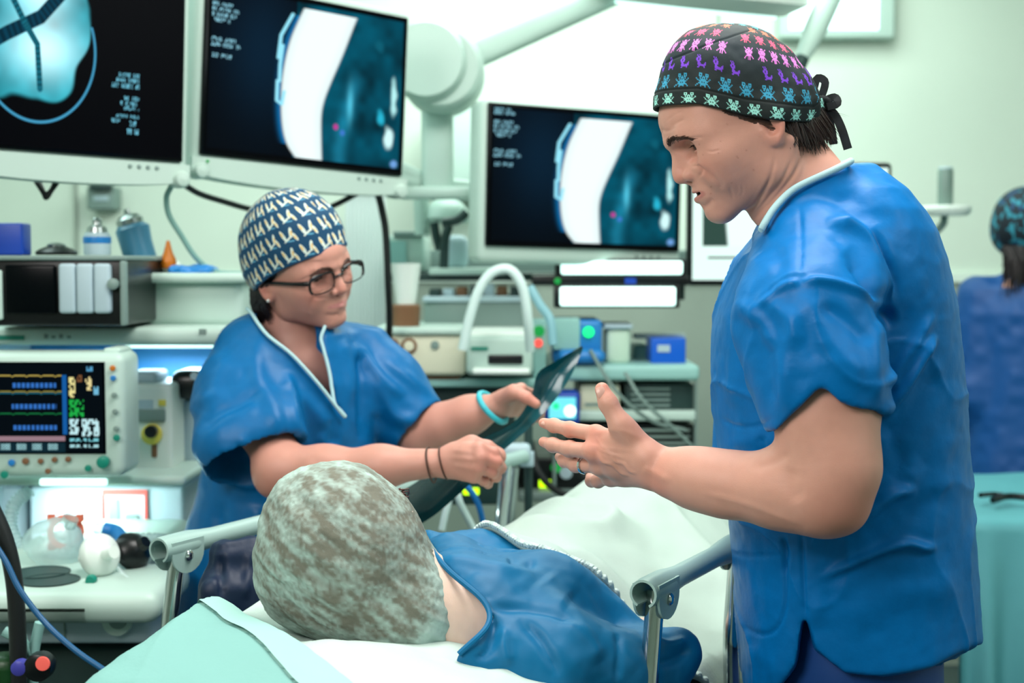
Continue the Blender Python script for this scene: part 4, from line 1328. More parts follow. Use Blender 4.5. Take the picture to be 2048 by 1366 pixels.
def gown_woman():
    G = Field(); Yc = 2.47
    c = lambda x, y, Y=Yc: P(x, y, Y)
    rows = [(612, 520, 600, .06), (640, 482, 668, .10), (665, 468, 700, .12), (700, 452, 715, .13), (760, 440, 735, .135), (830, 425, 745, .135), (900, 412, 745, .13), (980, 395, 720, .13), (1080, 372, 690, .14), (1250, 345, 680, .15), (1500, 320, 670, .16)][::-1]
    zs = []; cx = []; a = []; b = []
    for py, l, r, bb in rows:
        L, R = P(l, py, Yc), P(r, py, Yc); zs.append(L[2]); cx.append((L[0] + R[0]) / 2); a.append((R[0] - L[0]) / 2); b.append(bb)
    G.loft(zs, cx, a, [Yc] * len(zs), b, 0.02, pw=2.1)
    # right sleeve: wide and open towards the camera
    S = Field(); S.chain([c(498, 712, 2.43), c(478, 790, 2.37), c(480, 890, 2.30)], [0.062, 0.068, 0.078], 0.03)
    S.chain([c(520, 780, 2.36), c(545, 860, 2.29)], [0.05, 0.05], 0.04)
    ax = c(535, 985, 2.20) - c(455, 760, 2.40); ax /= np.linalg.norm(ax)
    big = (np.array([-.75, 2.1, 1.05]), np.array([-.2, 2.6, 1.5]))
    # the open end: front hem high, back hem low
    fr_h = hem_cut([(330, 900), (385, 905), (420, 948), (452, 922), (520, 898), (562, 892), (622, 897), (700, 900)], 2.24)
    S.custom(*big, hem_cut([(330, 895), (380, 900), (420, 962), (467, 988), (552, 997), (620, 985), (700, 960)], 2.33), 0.003, 'i')
    I = Field(); I.chain([c(482, 850, 2.33), c(500, 990, 2.25)], [0.060, 0.071], 0.02); I.chain([c(540, 860, 2.30), c(560, 960, 2.25)], [0.045, 0.055], 0.03)
    S.sub(I, *big, 0.003, 's')
    def front(X, Y, Z):   # lifts only the half of the hem towards the camera
        return np.minimum(fr_h(X, Y, Z), (2.262 - Y) * 0.9 + 0 * X)
    S.custom(*big, front, 0.003, 'i')
    G.sub(S, *big, 0.03)
    # left sleeve
    S2 = Field(); S2.chain([c(712, 715, 2.53), c(770, 775, 2.52), c(822, 838, 2.505)], [0.070, 0.066, 0.062], 0.03)
    cut = c(850, 866, 2.49); ax2 = c(905, 905, 2.48) - c(740, 740, 2.54); ax2 /= np.linalg.norm(ax2)
    S2.half(c(842, 850, 2.50), ax2 + np.array([.15, 0, -.1]), 0.004)
    I2 = Field(); I2.chain([c(815, 830, 2.505), c(890, 900, 2.49)], [0.052, 0.056], 0.02)
    big2 = (np.array([-.5, 2.3, 1.05]), np.array([0.05, 2.7, 1.5])); S2.sub(I2, *big2, 0.003, 's')
    G.sub(S2, *big2, 0.03)
    # V neck: cut a wedge behind the two edges of the V, and the neck hole
    vl = [(494, 617), (531, 667), (583, 709), (636, 767), (690, 834)]; vr = [(690, 834), (668, 804), (660, 750), (647, 698), (642, 676), (650, 652)]
    Wl = side_line(vl, 2.36)
    vlz = np.array([P(x, y, 2.36)[[0, 2]] for x, y in vl]); vrz = np.array([P(x, y, 2.36)[[0, 2]] for x, y in vr])
    def wedge(X, Y, Z):
        s = 2.36 / np.maximum(Y, .3); q = X * s; zz = (Z - CAM_H) * s + CAM_H
        zl = np.interp(q, vlz[:, 0], vlz[:, 1]).astype(np.float32)            # above the left edge
        o = np.argsort(vrz[:, 1]); xr = np.interp(zz, vrz[o, 1], vrz[o, 0]).astype(np.float32)   # left of the right edge
        d = np.maximum((zl - zz) * .72, (q - xr) * .9)
        return np.maximum(d, (Y - 2.415) * .8)
    G.custom((-.6, 2.1, 1.15), (-.2, 2.6, 1.5), wedge, 0.003, 's')
    N0, N1 = c(500, 612, 2.50), c(648, 655, 2.46)
    NH = Field(); NH.cap(c(575, 600, 2.45), c(585, 700, 2.465), 0.058, 0.066, 0.02)
    G.sub(NH, (-.6, 2.3, 1.3), (-.2, 2.6, 1.6), 0.004, 's')
    G.half(c(495, 612, 2.5), np.array([0.18, 0, 1]), 0.003)
    V, F = G.mesh((-0.70, 2.14, 0.60), (0.0, 2.72, 1.48), 0.0036)
    V = smooth_mesh(V, F, 4, 0.5); N = vnormals(V, F)
    def k3(l): return [(320 + x / 1.898, 340 + y / 1.898) for x, y in l]
    L = [(k3([(480, 760), (500, 860), (520, 960), (560, 1050)]), .008, .010, .5), (k3([(370, 640), (380, 800), (440, 900), (460, 1030)]), .006, .014, .3),
         (k3([(140, 1000), (210, 930), (300, 880), (400, 830)]), -.006, .010, .3), (k3([(110, 930), (160, 880), (260, 840)]), .005, .012), (k3([(250, 700), (210, 800), (150, 900)]), .004, .015),
         (k3([(510, 820), (580, 900), (640, 960), (720, 1040)]), .005, .012, .3), (k3([(640, 940), (660, 1000), (650, 1050)]), -.004, .008),
         (k3([(760, 680), (770, 800), (775, 1030)]), -.009, .008, .3), (k3([(740, 650), (790, 720), (860, 800), (930, 860)]), .008, .010, .4), (k3([(790, 760), (860, 860), (900, 930), (1000, 960)]), .006, .012, .3),
         (k3([(800, 920), (880, 980), (980, 1010)]), -.005, .012), (k3([(690, 640), (720, 740), (730, 900)]), .005, .010), (k3([(820, 700), (930, 780), (1040, 850)]), .004, .010),
         (k3([(600, 1000), (640, 1040), (700, 1050)]), .003, .010), (k3([(300, 1000), (330, 1060), (330, 1090)]), .003, .010),
         ([(370, 1000), (360, 1100), (350, 1240)], .006, .014), ([(440, 1000), (430, 1100), (425, 1250)], -.008, .012), ([(520, 1010), (500, 1090)], .006, .014)]
    off = fold_lines(V, N, L, 2.36) + 0.0020 * vnoise(V * np.array([20, 20, 15]), 18) + .0008 * vnoise(V * 60, 19)
    return V + N * off[:, None], F, vl, vr, (c, NH)


def ribbon_on(V, pts, Y, lift, w):
    """a flat binding laid on the nearest cloth under the pixel path"""
    out = []
    for x, y in pts:
        q = P(x, y, Y); s = Y / V[:, 1]
        d = np.hypot(V[:, 0] * s - q[0], (V[:, 2] - CAM_H) * s + CAM_H - q[2]); m = d < 0.012
        yy = V[m, 1].min() if m.any() else Y
        out.append(P(x, y, yy - lift))
    return np.array(out)


def build_woman():
    root = thing('person', (-0.35, 2.47, 0.0), 'woman in glasses, blue scrubs and a bird print cap holding film', 'person')
    arms, w1, w2 = arms_woman()
    B = Field()
    B.loft([0.75, 0.95, 1.05, 1.2, 1.33, 1.37], [-.42, -.42, -.41, -.40, -.39, -.38], [.10, .09, .085, .09, .09, .05], [2.48] * 6, [.09, .09, .08, .08, .07, .04], 0.02)
    B.chain([P(575, 620, 2.46), P(590, 720, 2.47)], [0.044, 0.062], 0.03)
    B.ell(P(610, 765, 2.44), (.055, .045, .07), None, .03)
    for x in (-.47, -.35): B.chain([(x, 2.48, .8), (x, 2.47, .45), (x, 2.49, .09)], [.06, .05, .038], .03)
    V, F = B.mesh((-.60, 2.3, 0.02), (-.1, 2.66, 1.48), 0.006)
    V, F, C = join_meshes([(FW.w(VWH), FWH, CWH)] + arms + [(V, F, arm_colors(V, SKIN_W))])
    body = mesh_obj('body', V, F, M_skin, root, colors=C)
    make_eyes(FW, body, (M_eye, M_iris, M_pupil), (1, 0.0, -0.55))
    tf, ts = to_front(VWH), to_side(VWH)
    for s in (-1, 1):
        brow_strands(FW, [(107, 12 * s, 36), (104, 22 * s, 41), (98, 36 * s, 42), (86, 47 * s, 35)], 200, 7.5, M_brow, body, 0.3, 1.6, seed=8 + s, surf=tf)
        b2 = MB()
        for i in range(40):
            y = 20 + 23 * i / 39.0; x = 77.5 + math.sqrt(max(1, 14.6 ** 2 - (y - 31.5) ** 2)) - 1
            p = np.array([x, y * s, 24.6]); b2.tube(FW.w(np.array([p, p + [2.4, .5 * s, -1.0], p + [5.2, 1.0 * s, -.6]])), np.array([.4, .3, .08]) * .001, 4)
        b2.build('eyelashes', M_darkhair, body)
        e = MB(); e.lathe([(2.9e-3 * math.sin(a), -2.9e-3 * math.cos(a)) for a in np.linspace(.05, math.pi - .05, 10)], FW.w((6, 76 * s, -14)), (0, 0, 1), 14)
        e.build('earring', M_pearl, body)
    cap, _ = make_cap('scrub_cap', FW, WCAP_PROF, (8, 0, 48), 81, (-0.42, 0, 1), WCAP_BRIM, woman_paint, M_capattr, body, na=760, nb=180, wrinkle=woman_wr)
    glasses(FW, body)
    rg = np.random.default_rng(21); b = MB()
    for i in range(640):
        a = rg.uniform(0, 1); s = rg.choice([-1, 1]); x = -10 - 84 * a
        y = s * math.sqrt(max(0.0, 1 - ((x - 5) / 104) ** 2)) * 68; z = np.interp(x, [-100, -60, -20], [-18, -10, 2]) + rg.uniform(-10, 2)
        p = np.array([x, y, z]); L = rg.uniform(28, 60); e = p + np.array([12 * a + rg.normal(0, 5), -0.06 * y, -L])
        b.tube(FW.w(np.array([p, (p + e) / 2 + [-3, .06 * y, 0], e])), np.array([1.5, 1.4, .3]) * .001, 5)
    b.build('hair', M_darkhair, body); b = MB()
    for i in range(90):
        a = rg.uniform(0, 1); s = -1; x = 30 - 24 * a; z = np.interp(x, [-20, 20, 60], [6, 32, 52]) - rg.uniform(-2, 9) * (.3 + a)
        p = ts((x, 66 * s, z)) + [0, .3 * s, 0]; e = p + np.array([-12, 1 * s, -9])
        b.tube(FW.w(np.array([p, (p + e) / 2 + [0, .6 * s, 0], e])), np.array([.6, .6, .1]) * .001, 4)
    b.build('temple_hair', M_darkhair, body)
    # bracelets
    def bracelet(w, d, r, t, mat, name, tilt=0.0):
        d = np.array(d, float); d /= np.linalg.norm(d); u = np.cross(d, [0, 0, 1]); u /= np.linalg.norm(u); v = np.cross(d, u)
        p = [np.array(w) + r * (math.cos(a) * u * .95 + math.sin(a) * v) + d * tilt * math.sin(a) for a in np.linspace(0, 2 * math.pi, 41)]
        m = MB(); m.tube(p, t, 8, cap=False); return m.build(name, mat, body)
    d1 = P(885, 925, 2.20) - P(760, 934, 2.215); d2 = P(990, 812, 2.44) - P(940, 830, 2.46)
    Mbr = material('brown_cord', rgb(72, 46, 34), 0.6)
    bracelet(P(862, 930, 2.202), d1, .0275, .0016, Mbr, 'bracelet', .003); bracelet(P(888, 926, 2.198), d1, .0255, .0014, Mbr, 'bracelet', .004)
    bracelet(P(985, 815, 2.442), d2, .030, .0052, material('turquoise_wristband', rgb(60, 178, 190), 0.35), 'wristband', .012)
    V, F, vl, vr, _ = gown_woman()
    g = mesh_obj('scrub_top', V, F, M_gown_w, root)
    mb = MB()
    path = ribbon_on(V, [tuple(p) for p in spline([(x, y) for x, y in vl[:-1]] + [(683, 826), (690, 832), (682, 822)] + vr[1:], 60)], 2.36, 0.002, .006)
    # smooth the depth so that the binding runs evenly
    for _ in range(6): path[1:-1, 1] = (path[:-2, 1] + path[1:-1, 1] + path[2:, 1]) / 3
    mb.tube(path, 0.0030, 8); mb.build('neck_binding', M_piping, g)
    T = Field(); T.loft([.66, .8, .95], [-.37, -.37, -.37], [.15, .16, .15], [2.47] * 3, [.13, .14, .13], .03)
    for x in (-.45, -.31): T.chain([(x, 2.47, .8), (x, 2.47, .45), (x, 2.47, .1)], [.095, .075, .06], .03)
    V, F = T.mesh((-.62, 2.28, .03), (-.14, 2.66, 1.0), 0.009); mesh_obj('trousers', V, F, M_gown_dark, root)
    for x in (-.45, -.31):
        S = Field(); S.ell((x + .03, 2.44, .04), (.055, .12, .045), None, .01); S.half((x, 2.44, .002), (0, 0, -1))
        V, F = S.mesh((x - .06, 2.28, -.01), (x + .12, 2.6, .1), .006); mesh_obj('shoe', V, F, M_white, root)
    return root


def build_film():
    """X-ray film held between her hands: a thin curled sheet"""
    A = np.array([P(1163, 692, 2.50), P(1112, 722, 2.47), P(1076, 746, 2.44), P(1062, 792, 2.42), P(1030, 842, 2.36), P(962, 878, 2.28), P(900, 918, 2.27), P(836, 962, 2.28), P(792, 990, 2.30)])
    B = np.array([P(1166, 696, 2.51), P(1147, 742, 2.48), P(1120, 787, 2.46), P(1086, 828, 2.44), P(1052, 862, 2.39), P(1006, 902, 2.34), P(948, 960, 2.31), P(880, 1022, 2.33), P(836, 1052, 2.35)])
    sA, sB = spline(A, 44), spline(B, 44); m = 16; vs = []
    for i in range(44):
        for j in range(m):
            t = j / (m - 1); p = sA[i] * (1 - t) + sB[i] * t
            p = p + np.array([0.0, 0.018 * math.sin(math.pi * t) * min(1, i / 8), 0.0]); vs.append(p)
    vs = np.array(vs); fs = [(i * m + j, i * m + j + 1, (i + 1) * m + j + 1, (i + 1) * m + j) for i in range(43) for j in range(m - 1)]
    F = np.array(fs); N = vnormals(vs, F)
    C1 = np.tile(np.array(rgb(6, 62, 70)), (len(vs), 1)); n = vnoise(vs * 22, 4)
    C1 = C1 * (1 + .35 * n)[:, None]
    V2 = np.vstack([vs, vs - N * 0.0004]); F2 = np.vstack([F, F[:, ::-1] + len(vs)])
    mt = material('xray_film', (1, 1, 1), 0.16, attr=True, spec=0.6)
    o = mesh_obj('xray_film', V2, F2, mt, None, colors=np.vstack([C1, C1]))
    tag(o, 'dark curled x-ray film held in both hands of the woman in glasses', 'x-ray film')
# ------------------------------------------------------------------ hospital bed, patient, linen
AX = np.array([.4757, .8796, 0]); PX = np.array([-.8796, .4757, 0]); UP = np.array([0, 0, 1.0]); BC = np.array([-.16, 1.78, 0])
RB = np.stack([AX, PX, UP], 1)          # local (s, t, z) -> world
def Bp(s, t, z): return BC + AX * s + PX * t + UP * z

M_railp = material('grey_rail_plastic', rgb(158, 186, 180), 0.35)
M_sheet = material('white_bed_linen', rgb(196, 214, 207), 0.8, bump=0.25, bscale=240, bdist=0.002)
M_blank = material('off_white_blanket', rgb(172, 190, 181), 0.85, bump=0.3, bscale=260, bdist=0.002)
M_teal = material('pale_teal_sheet', rgb(126, 176, 170), 0.8, bump=0.2, bscale=200, bdist=0.002)
M_navy = material('navy_cloth', rgb(2, 26, 56), 0.55, bump=0.2, bscale=60, bdist=0.003)
M_patg = material('patient_gown_cloth', rgb(0, 100, 146), 0.5, spec=0.35, noise=0.10, nscale=14, bump=0.1, bscale=300, bdist=0.001)
M_bframe = material('bed_frame_paint', rgb(150, 165, 165), 0.4)
M_dark = material('dark_rubber', rgb(20, 24, 24), 0.5)


def build_bed():
    root = thing('hospital_bed', tuple(Bp(.6, 0, 0)), 'wheeled hospital bed with grey side rails on chrome posts', 'bed')
    m = MB(); m.box(Bp(.64, 0, .86), (1.98, .60, .12), RB, .03); m.build('mattress', material('blue_mattress_cover', rgb(60, 90, 110), .5), root)
    m = MB(); m.box(Bp(.64, 0, .775), (1.96, .62, .045), RB, .01)
    for s in (-.2, 1.5): m.box(Bp(s, 0, .55), (.07, .5, .42), RB, .01)
    m.box(Bp(.65, 0, .32), (1.8, .40, .05), RB, .01)
    for s in (-.2, 1.5):
        for t in (-.22, .22): m.tube([Bp(s, t, .33), Bp(s, t, .14)], .02, 12)
    m.build('frame', M_bframe, root)
    for s in (-.2, 1.5):
        for t in (-.22, .22):
            w = MB(); w.lathe([(.03, -.022), (.07, -.02), (.075, 0), (.07, .02), (.03, .022)], Bp(s, t, .077), PX, 24)
            w.build('wheel', M_dark, root)
    for side, s0, t in (('near', .035, -.338), ('far', -.045, .336)):
        m = MB(); z = 1.108; L = 1.05
        # hollow cover, open at its end
        n = 20; vs = []; fs = []; prof = []
        for i in range(n + 1):
            a = math.radians(-62 + 304 * i / n); prof.append((math.cos(a), math.sin(a)))
        stations = [(0.0, .0172), (0.012, .0182), (0.06, .0182), (0.085, .0155), (0.11, .0138), (0.24, .0138), (0.27, .0165), (0.30, .0182), (0.36, .0182), (0.40, .0138), (L, .0138)]
        for (s, r) in stations:
            for (c, q) in prof: vs.append(Bp(s0 + s, t + r * c, z + r * q))
            for (c, q) in prof[::-1]: vs.append(Bp(s0 + s, t + (r - .003) * c, z + (r - .003) * q))
        k = 2 * (n + 1)
        for i in range(len(stations) - 1):
            for j in range(k):
                fs.append((i * k + j, i * k + (j + 1) % k, (i + 1) * k + (j + 1) % k, (i + 1) * k + j))
        for e, base in ((0, 0), (1, (len(stations) - 1) * k)):
            for j in range(n):
                a, b, c, d = base + j, base + j + 1, base + k - 2 - j, base + k - 1 - j
                fs.append((a, b, c, d) if e else (d, c, b, a))
        m.add(vs, fs)
        # saddle cheeks over the posts
        for ps in (.04, .33):
            for dt in (-.0172, .0142):
                poly = [(.032 * math.cos(a), .028 * math.sin(a) - .008) for a in np.linspace(math.pi, 2 * math.pi, 12)] + [(.032, .010), (-.032, .010)]
                m.prism(poly, Bp(s0 + ps, t + dt, z), AX, UP, PX, .003)
        rail = m.build('side_rail', M_railp, root)
        for ps in (.04, .33):
            for sg in (-1, 1):
                r = MB(); r.lathe([(.0075, 0), (.0075, .002), (.005, .0045), (.001, .005)], Bp(s0 + ps, t + sg * .0172, z - .012), PX * sg, 18); r.build('rivet', M_chrome, rail)
        for i, ps in enumerate((.04, .33, .98)):
            p = MB(); sw = -.012
            pts = spline([Bp(s0 + ps, t, z - .004), Bp(s0 + ps + sw, t, z - .06), Bp(s0 + ps + sw * 1.9, t, z - .13), Bp(s0 + ps + sw * 1.2, t, z - .22), Bp(s0 + ps, t, z - .33)], 24)
            p.tube(pts, .0115, 16); p.build('rail_post', M_chrome, root)
        b = MB(); b.box(Bp(s0 + .5, t, .768), (1.2, .03, .04), RB, .008)
        for ps in (.1, .5, .9): b.box(Bp(s0 + ps, t * .955, .768), (.04, .06, .03), RB, .005)
        b.build('rail_bracket', M_bframe, root)


def head_bumps(V, amp, sc, seed): return amp * vnoise(V * sc, seed)


def cloth_lines(V, N, L, Y): return fold_lines(V, N, L, Y)


def build_patient():
    root = thing('person', tuple(Bp(.4, 0, .93)), 'patient in a grey bouffant cap and blue gown lying on their side', 'person')
    H = Field()
    hc = P(700, 1110, 1.70)
    H.ell(hc, (.088, .080, .096), rot('Y', 35), .02)
    H.ell(P(800, 1190, 1.70), (.060, .062, .055), None, .03)
    # face turned away from the camera
    H.ell(hc + np.array([.01, .07, -.005]), (.060, .05, .072), rot('Y', 35), .03)
    H.ell(hc + np.array([.02, .125, -.008]), (.012, .016, .012), None, .015)
    H.cap(P(815, 1195, 1.69), P(965, 1240, 1.70), .050, .062, .03)
    H.ell(P(1060, 1272, 1.77), (.08, .07, .065), None, .04)
    H.ell(P(1040, 1215, 1.87), (.075, .06, .05), None, .04)
    H.chain([Bp(.25, -.02, 1.00), Bp(.55, 0, .985), Bp(.85, 0, 1.0)], [.085, .085, .09], .04)
    H.chain([Bp(.85, -.03, 1.0), Bp(1.15, .12, 1.0), Bp(1.5, -.02, .985)], [.075, .055, .04], .03)
    H.chain([Bp(.85, .02, .99), Bp(1.10, .20, .985), Bp(1.5, .08, .975)], [.070, .05, .035], .03)
    H.chain([P(1150, 1275, 1.82), P(1235, 1282, 1.86), P(1292, 1270, 1.92)], [.034, .030, .024], .03)
    V, F = H.mesh((-.42, 1.5, .93), (.70, 3.4, 1.36), .0055)
    body = mesh_obj('body', V, F, M_skin, root, colors=arm_colors(V, (.76, .54, .44)))
    # bouffant cap of thin fleece
    C = Field()
    C.ell(P(690, 1100, 1.70), (.114, .106, .097), rot('Y', 50), .02)
    C.ell(P(832, 1210, 1.69), (.062, .066, .054), rot('Y', 55), .04)
    C.ell(P(745, 1215, 1.70), (.085, .07, .045), rot('Y', 20), .04)
    C.ell(P(600, 1160, 1.71), (.050, .06, .050), None, .04)
    C.sub(_plane_field(P(905, 1300, 1.70), np.array([.80, 0, -.60])), (-.6, 1.4, .9), (.2, 2.0, 1.4), .01, 's') if False else None
    V, F = C.mesh((-.36, 1.54, .98), (.01, 1.86, 1.30), .0022)
    N = vnormals(V, F)
    d1 = np.array([.8, 0, -.6]); d2 = np.array([.6, 0, .8]); d3 = np.array([0, 1.0, 0])
    q = np.stack([V @ d1, V @ d2, V @ d3], 1)
    w = 0.0028 * vnoise(q * np.array([14, 60, 14]), 31) + .0012 * vnoise(q * np.array([40, 150, 40]), 32) + .0022 * vnoise(V * 22, 33) + .0006 * vnoise(V * 260, 34)
    edge = np.clip((q[:, 0] - q[:, 0].max() + .055) / .05, 0, 1)
    w += edge * .0020 * np.sin(q[:, 1] * 420 + 2 * vnoise(V * 30, 5))
    V = V + N * w[:, None]
    white = np.array(rgb(170, 192, 184)); hair = np.array(rgb(98, 88, 72))
    mm = .5 + .32 * vnoise(q * np.array([22, 34, 22]), 41) + .55 * vnoise(q * np.array([60, 150, 60]), 42) + .35 * vnoise(V * 300, 43)
    cc = np.linalg.norm((V - P(700, 1110, 1.62)) / np.array([.115, .12, .105]), axis=1)
    mm = np.clip(mm * 1.0 + .20 - edge * .8, 0, 1) * np.clip(2.9 - 1.9 * cc, 0, 1)
    col = white * (1 - .85 * mm[:, None]) + hair * .85 * mm[:, None]
    col *= (1 + .10 * vnoise(q * np.array([50, 400, 50]), 44))[:, None]
    mt = material('thin_fleece_cap', (1, 1, 1), .9, attr=True, bump=.35, bscale=900, bdist=.001)
    mesh_obj('bouffant_cap', V, F, mt, body, colors=col)
    hb = MB(); rg = np.random.default_rng(2)
    for i in range(30):
        p = P(rg.uniform(792, 806), rg.uniform(978, 1004), 1.79); e = p + np.array([rg.uniform(-.004, .008), .03, rg.uniform(-.018, -.006)])
        hb.tube([p, (p + e) / 2 + [0.004, 0, 0.004], e], .0008, 4)
    hb.build('hair', material('auburn_hair', rgb(92, 44, 34), .5), body)
    # gown
    G = Field()
    G.chain([P(965, 1240, 1.70), P(1080, 1240, 1.78), P(1190, 1285, 1.79)], [.071, .080, .058], .035)
    G.chain([P(860, 1106, 1.90), P(960, 1135, 1.93), P(1060, 1178, 1.91), P(1140, 1240, 1.85)], [.032, .046, .050, .050], .035)
    G.chain([P(915, 1182, 1.72), P(968, 1240, 1.71)], [.055, .070], .03)
    G.chain([P(900, 1135, 1.83), P(925, 1190, 1.78), P(1010, 1195, 1.84)], [.045, .050, .058], .04)
    G.chain([P(940, 1310, 1.62), P(1100, 1320, 1.655), P(1220, 1345, 1.69), P(1320, 1330, 1.75), P(1362, 1300, 1.76)], [.040, .056, .045, .036, .022], .04)
    G.chain([P(1190, 1270, 1.80), P(1275, 1325, 1.80), P(1365, 1310, 1.79)], [.05, .035, .016], .03)
    yy = np.array([1366, 1310, 1290, 1262, 1235, 1200, 1165, 1130, 1090, 1055]); xx = np.array([898, 915, 935, 967, 982, 968, 928, 888, 860, 843])
    Wz = np.array([P(x, y, 1.75)[[0, 2]] for x, y in zip(xx, yy)])
    def neckcut(X, Y, Z):
        s = 1.75 / np.maximum(Y, .3); z2 = (Z - CAM_H) * s + CAM_H
        return (np.interp(z2, Wz[:, 1], Wz[:, 0]).astype(np.float32) - X * s) * .8
    G.custom((-9, -9, -9), (9, 9, 9), neckcut, .003, 'i')
    V, F = G.mesh((-.16, 1.50, .93), (.30, 2.06, 1.26), .0030)
    V = smooth_mesh(V, F, 1, .5); N = vnormals(V, F)
    def c6(l): return [(500 + x / 2.56, 900 + y / 2.56) for x, y in l]
    L = [(c6([(1020, 640), (1100, 690), (1170, 750), (1230, 795)]), .003, .004), (c6([(1230, 800), (1400, 800), (1540, 825), (1700, 880)]), -.005, .006, .4),
         (c6([(1320, 545), (1380, 575), (1470, 570)]), -.006, .006, .5), (c6([(960, 560), (1100, 560), (1300, 600), (1450, 590)]), .004, .008),
         (c6([(930, 530), (1100, 500), (1300, 510), (1500, 560)]), -.003, .010), (c6([(1380, 850), (1470, 940), (1530, 1040), (1590, 1160)]), -.006, .008, .5),
         (c6([(1240, 830), (1260, 930), (1220, 1040), (1150, 1080)]), -.006, .007, .5), (c6([(1290, 900), (1300, 1000), (1320, 1110)]), .005, .008),
         (c6([(1600, 870), (1720, 960), (1800, 1080)]), .005, .012), (c6([(1880, 930), (1890, 1040), (1880, 1190)]), -.004, .005),
         (c6([(1700, 640), (1820, 800), (1930, 900)]), -.003, .010), ([(1290, 1270), (1330, 1290), (1378, 1278)], .007, .006, .4), ([(1300, 1330), (1345, 1320), (1380, 1295)], -.006, .006),
         (c6([(1500, 650), (1560, 720), (1640, 780)]), .005, .016)]
    off = fold_lines(V, N, L, 1.76) + .003 * vnoise(V * 22, 51) + .0010 * vnoise(V * 70, 52)
    global GOWN_V
    V = V + N * off[:, None]; GOWN_V = V; g = mesh_obj('gown', V, F, M_patg, root)
    path = ribbon_on(V, [tuple(p) for p in spline([(862, 1098), (880, 1122), (900, 1144), (930, 1169), (969, 1201), (982, 1235), (969, 1262), (937, 1290), (918, 1308)], 50)], 1.75, 0.001, .006)
    for _ in range(10): path[1:-1] = (path[:-2] + path[1:-1] + path[2:]) / 3
    b = MB(); b.tube(path, .0034, 8); b.build('neck_edge', M_patg, g)


def _plane_field(p, n):
    f = Field(); f.half(p, n); return f


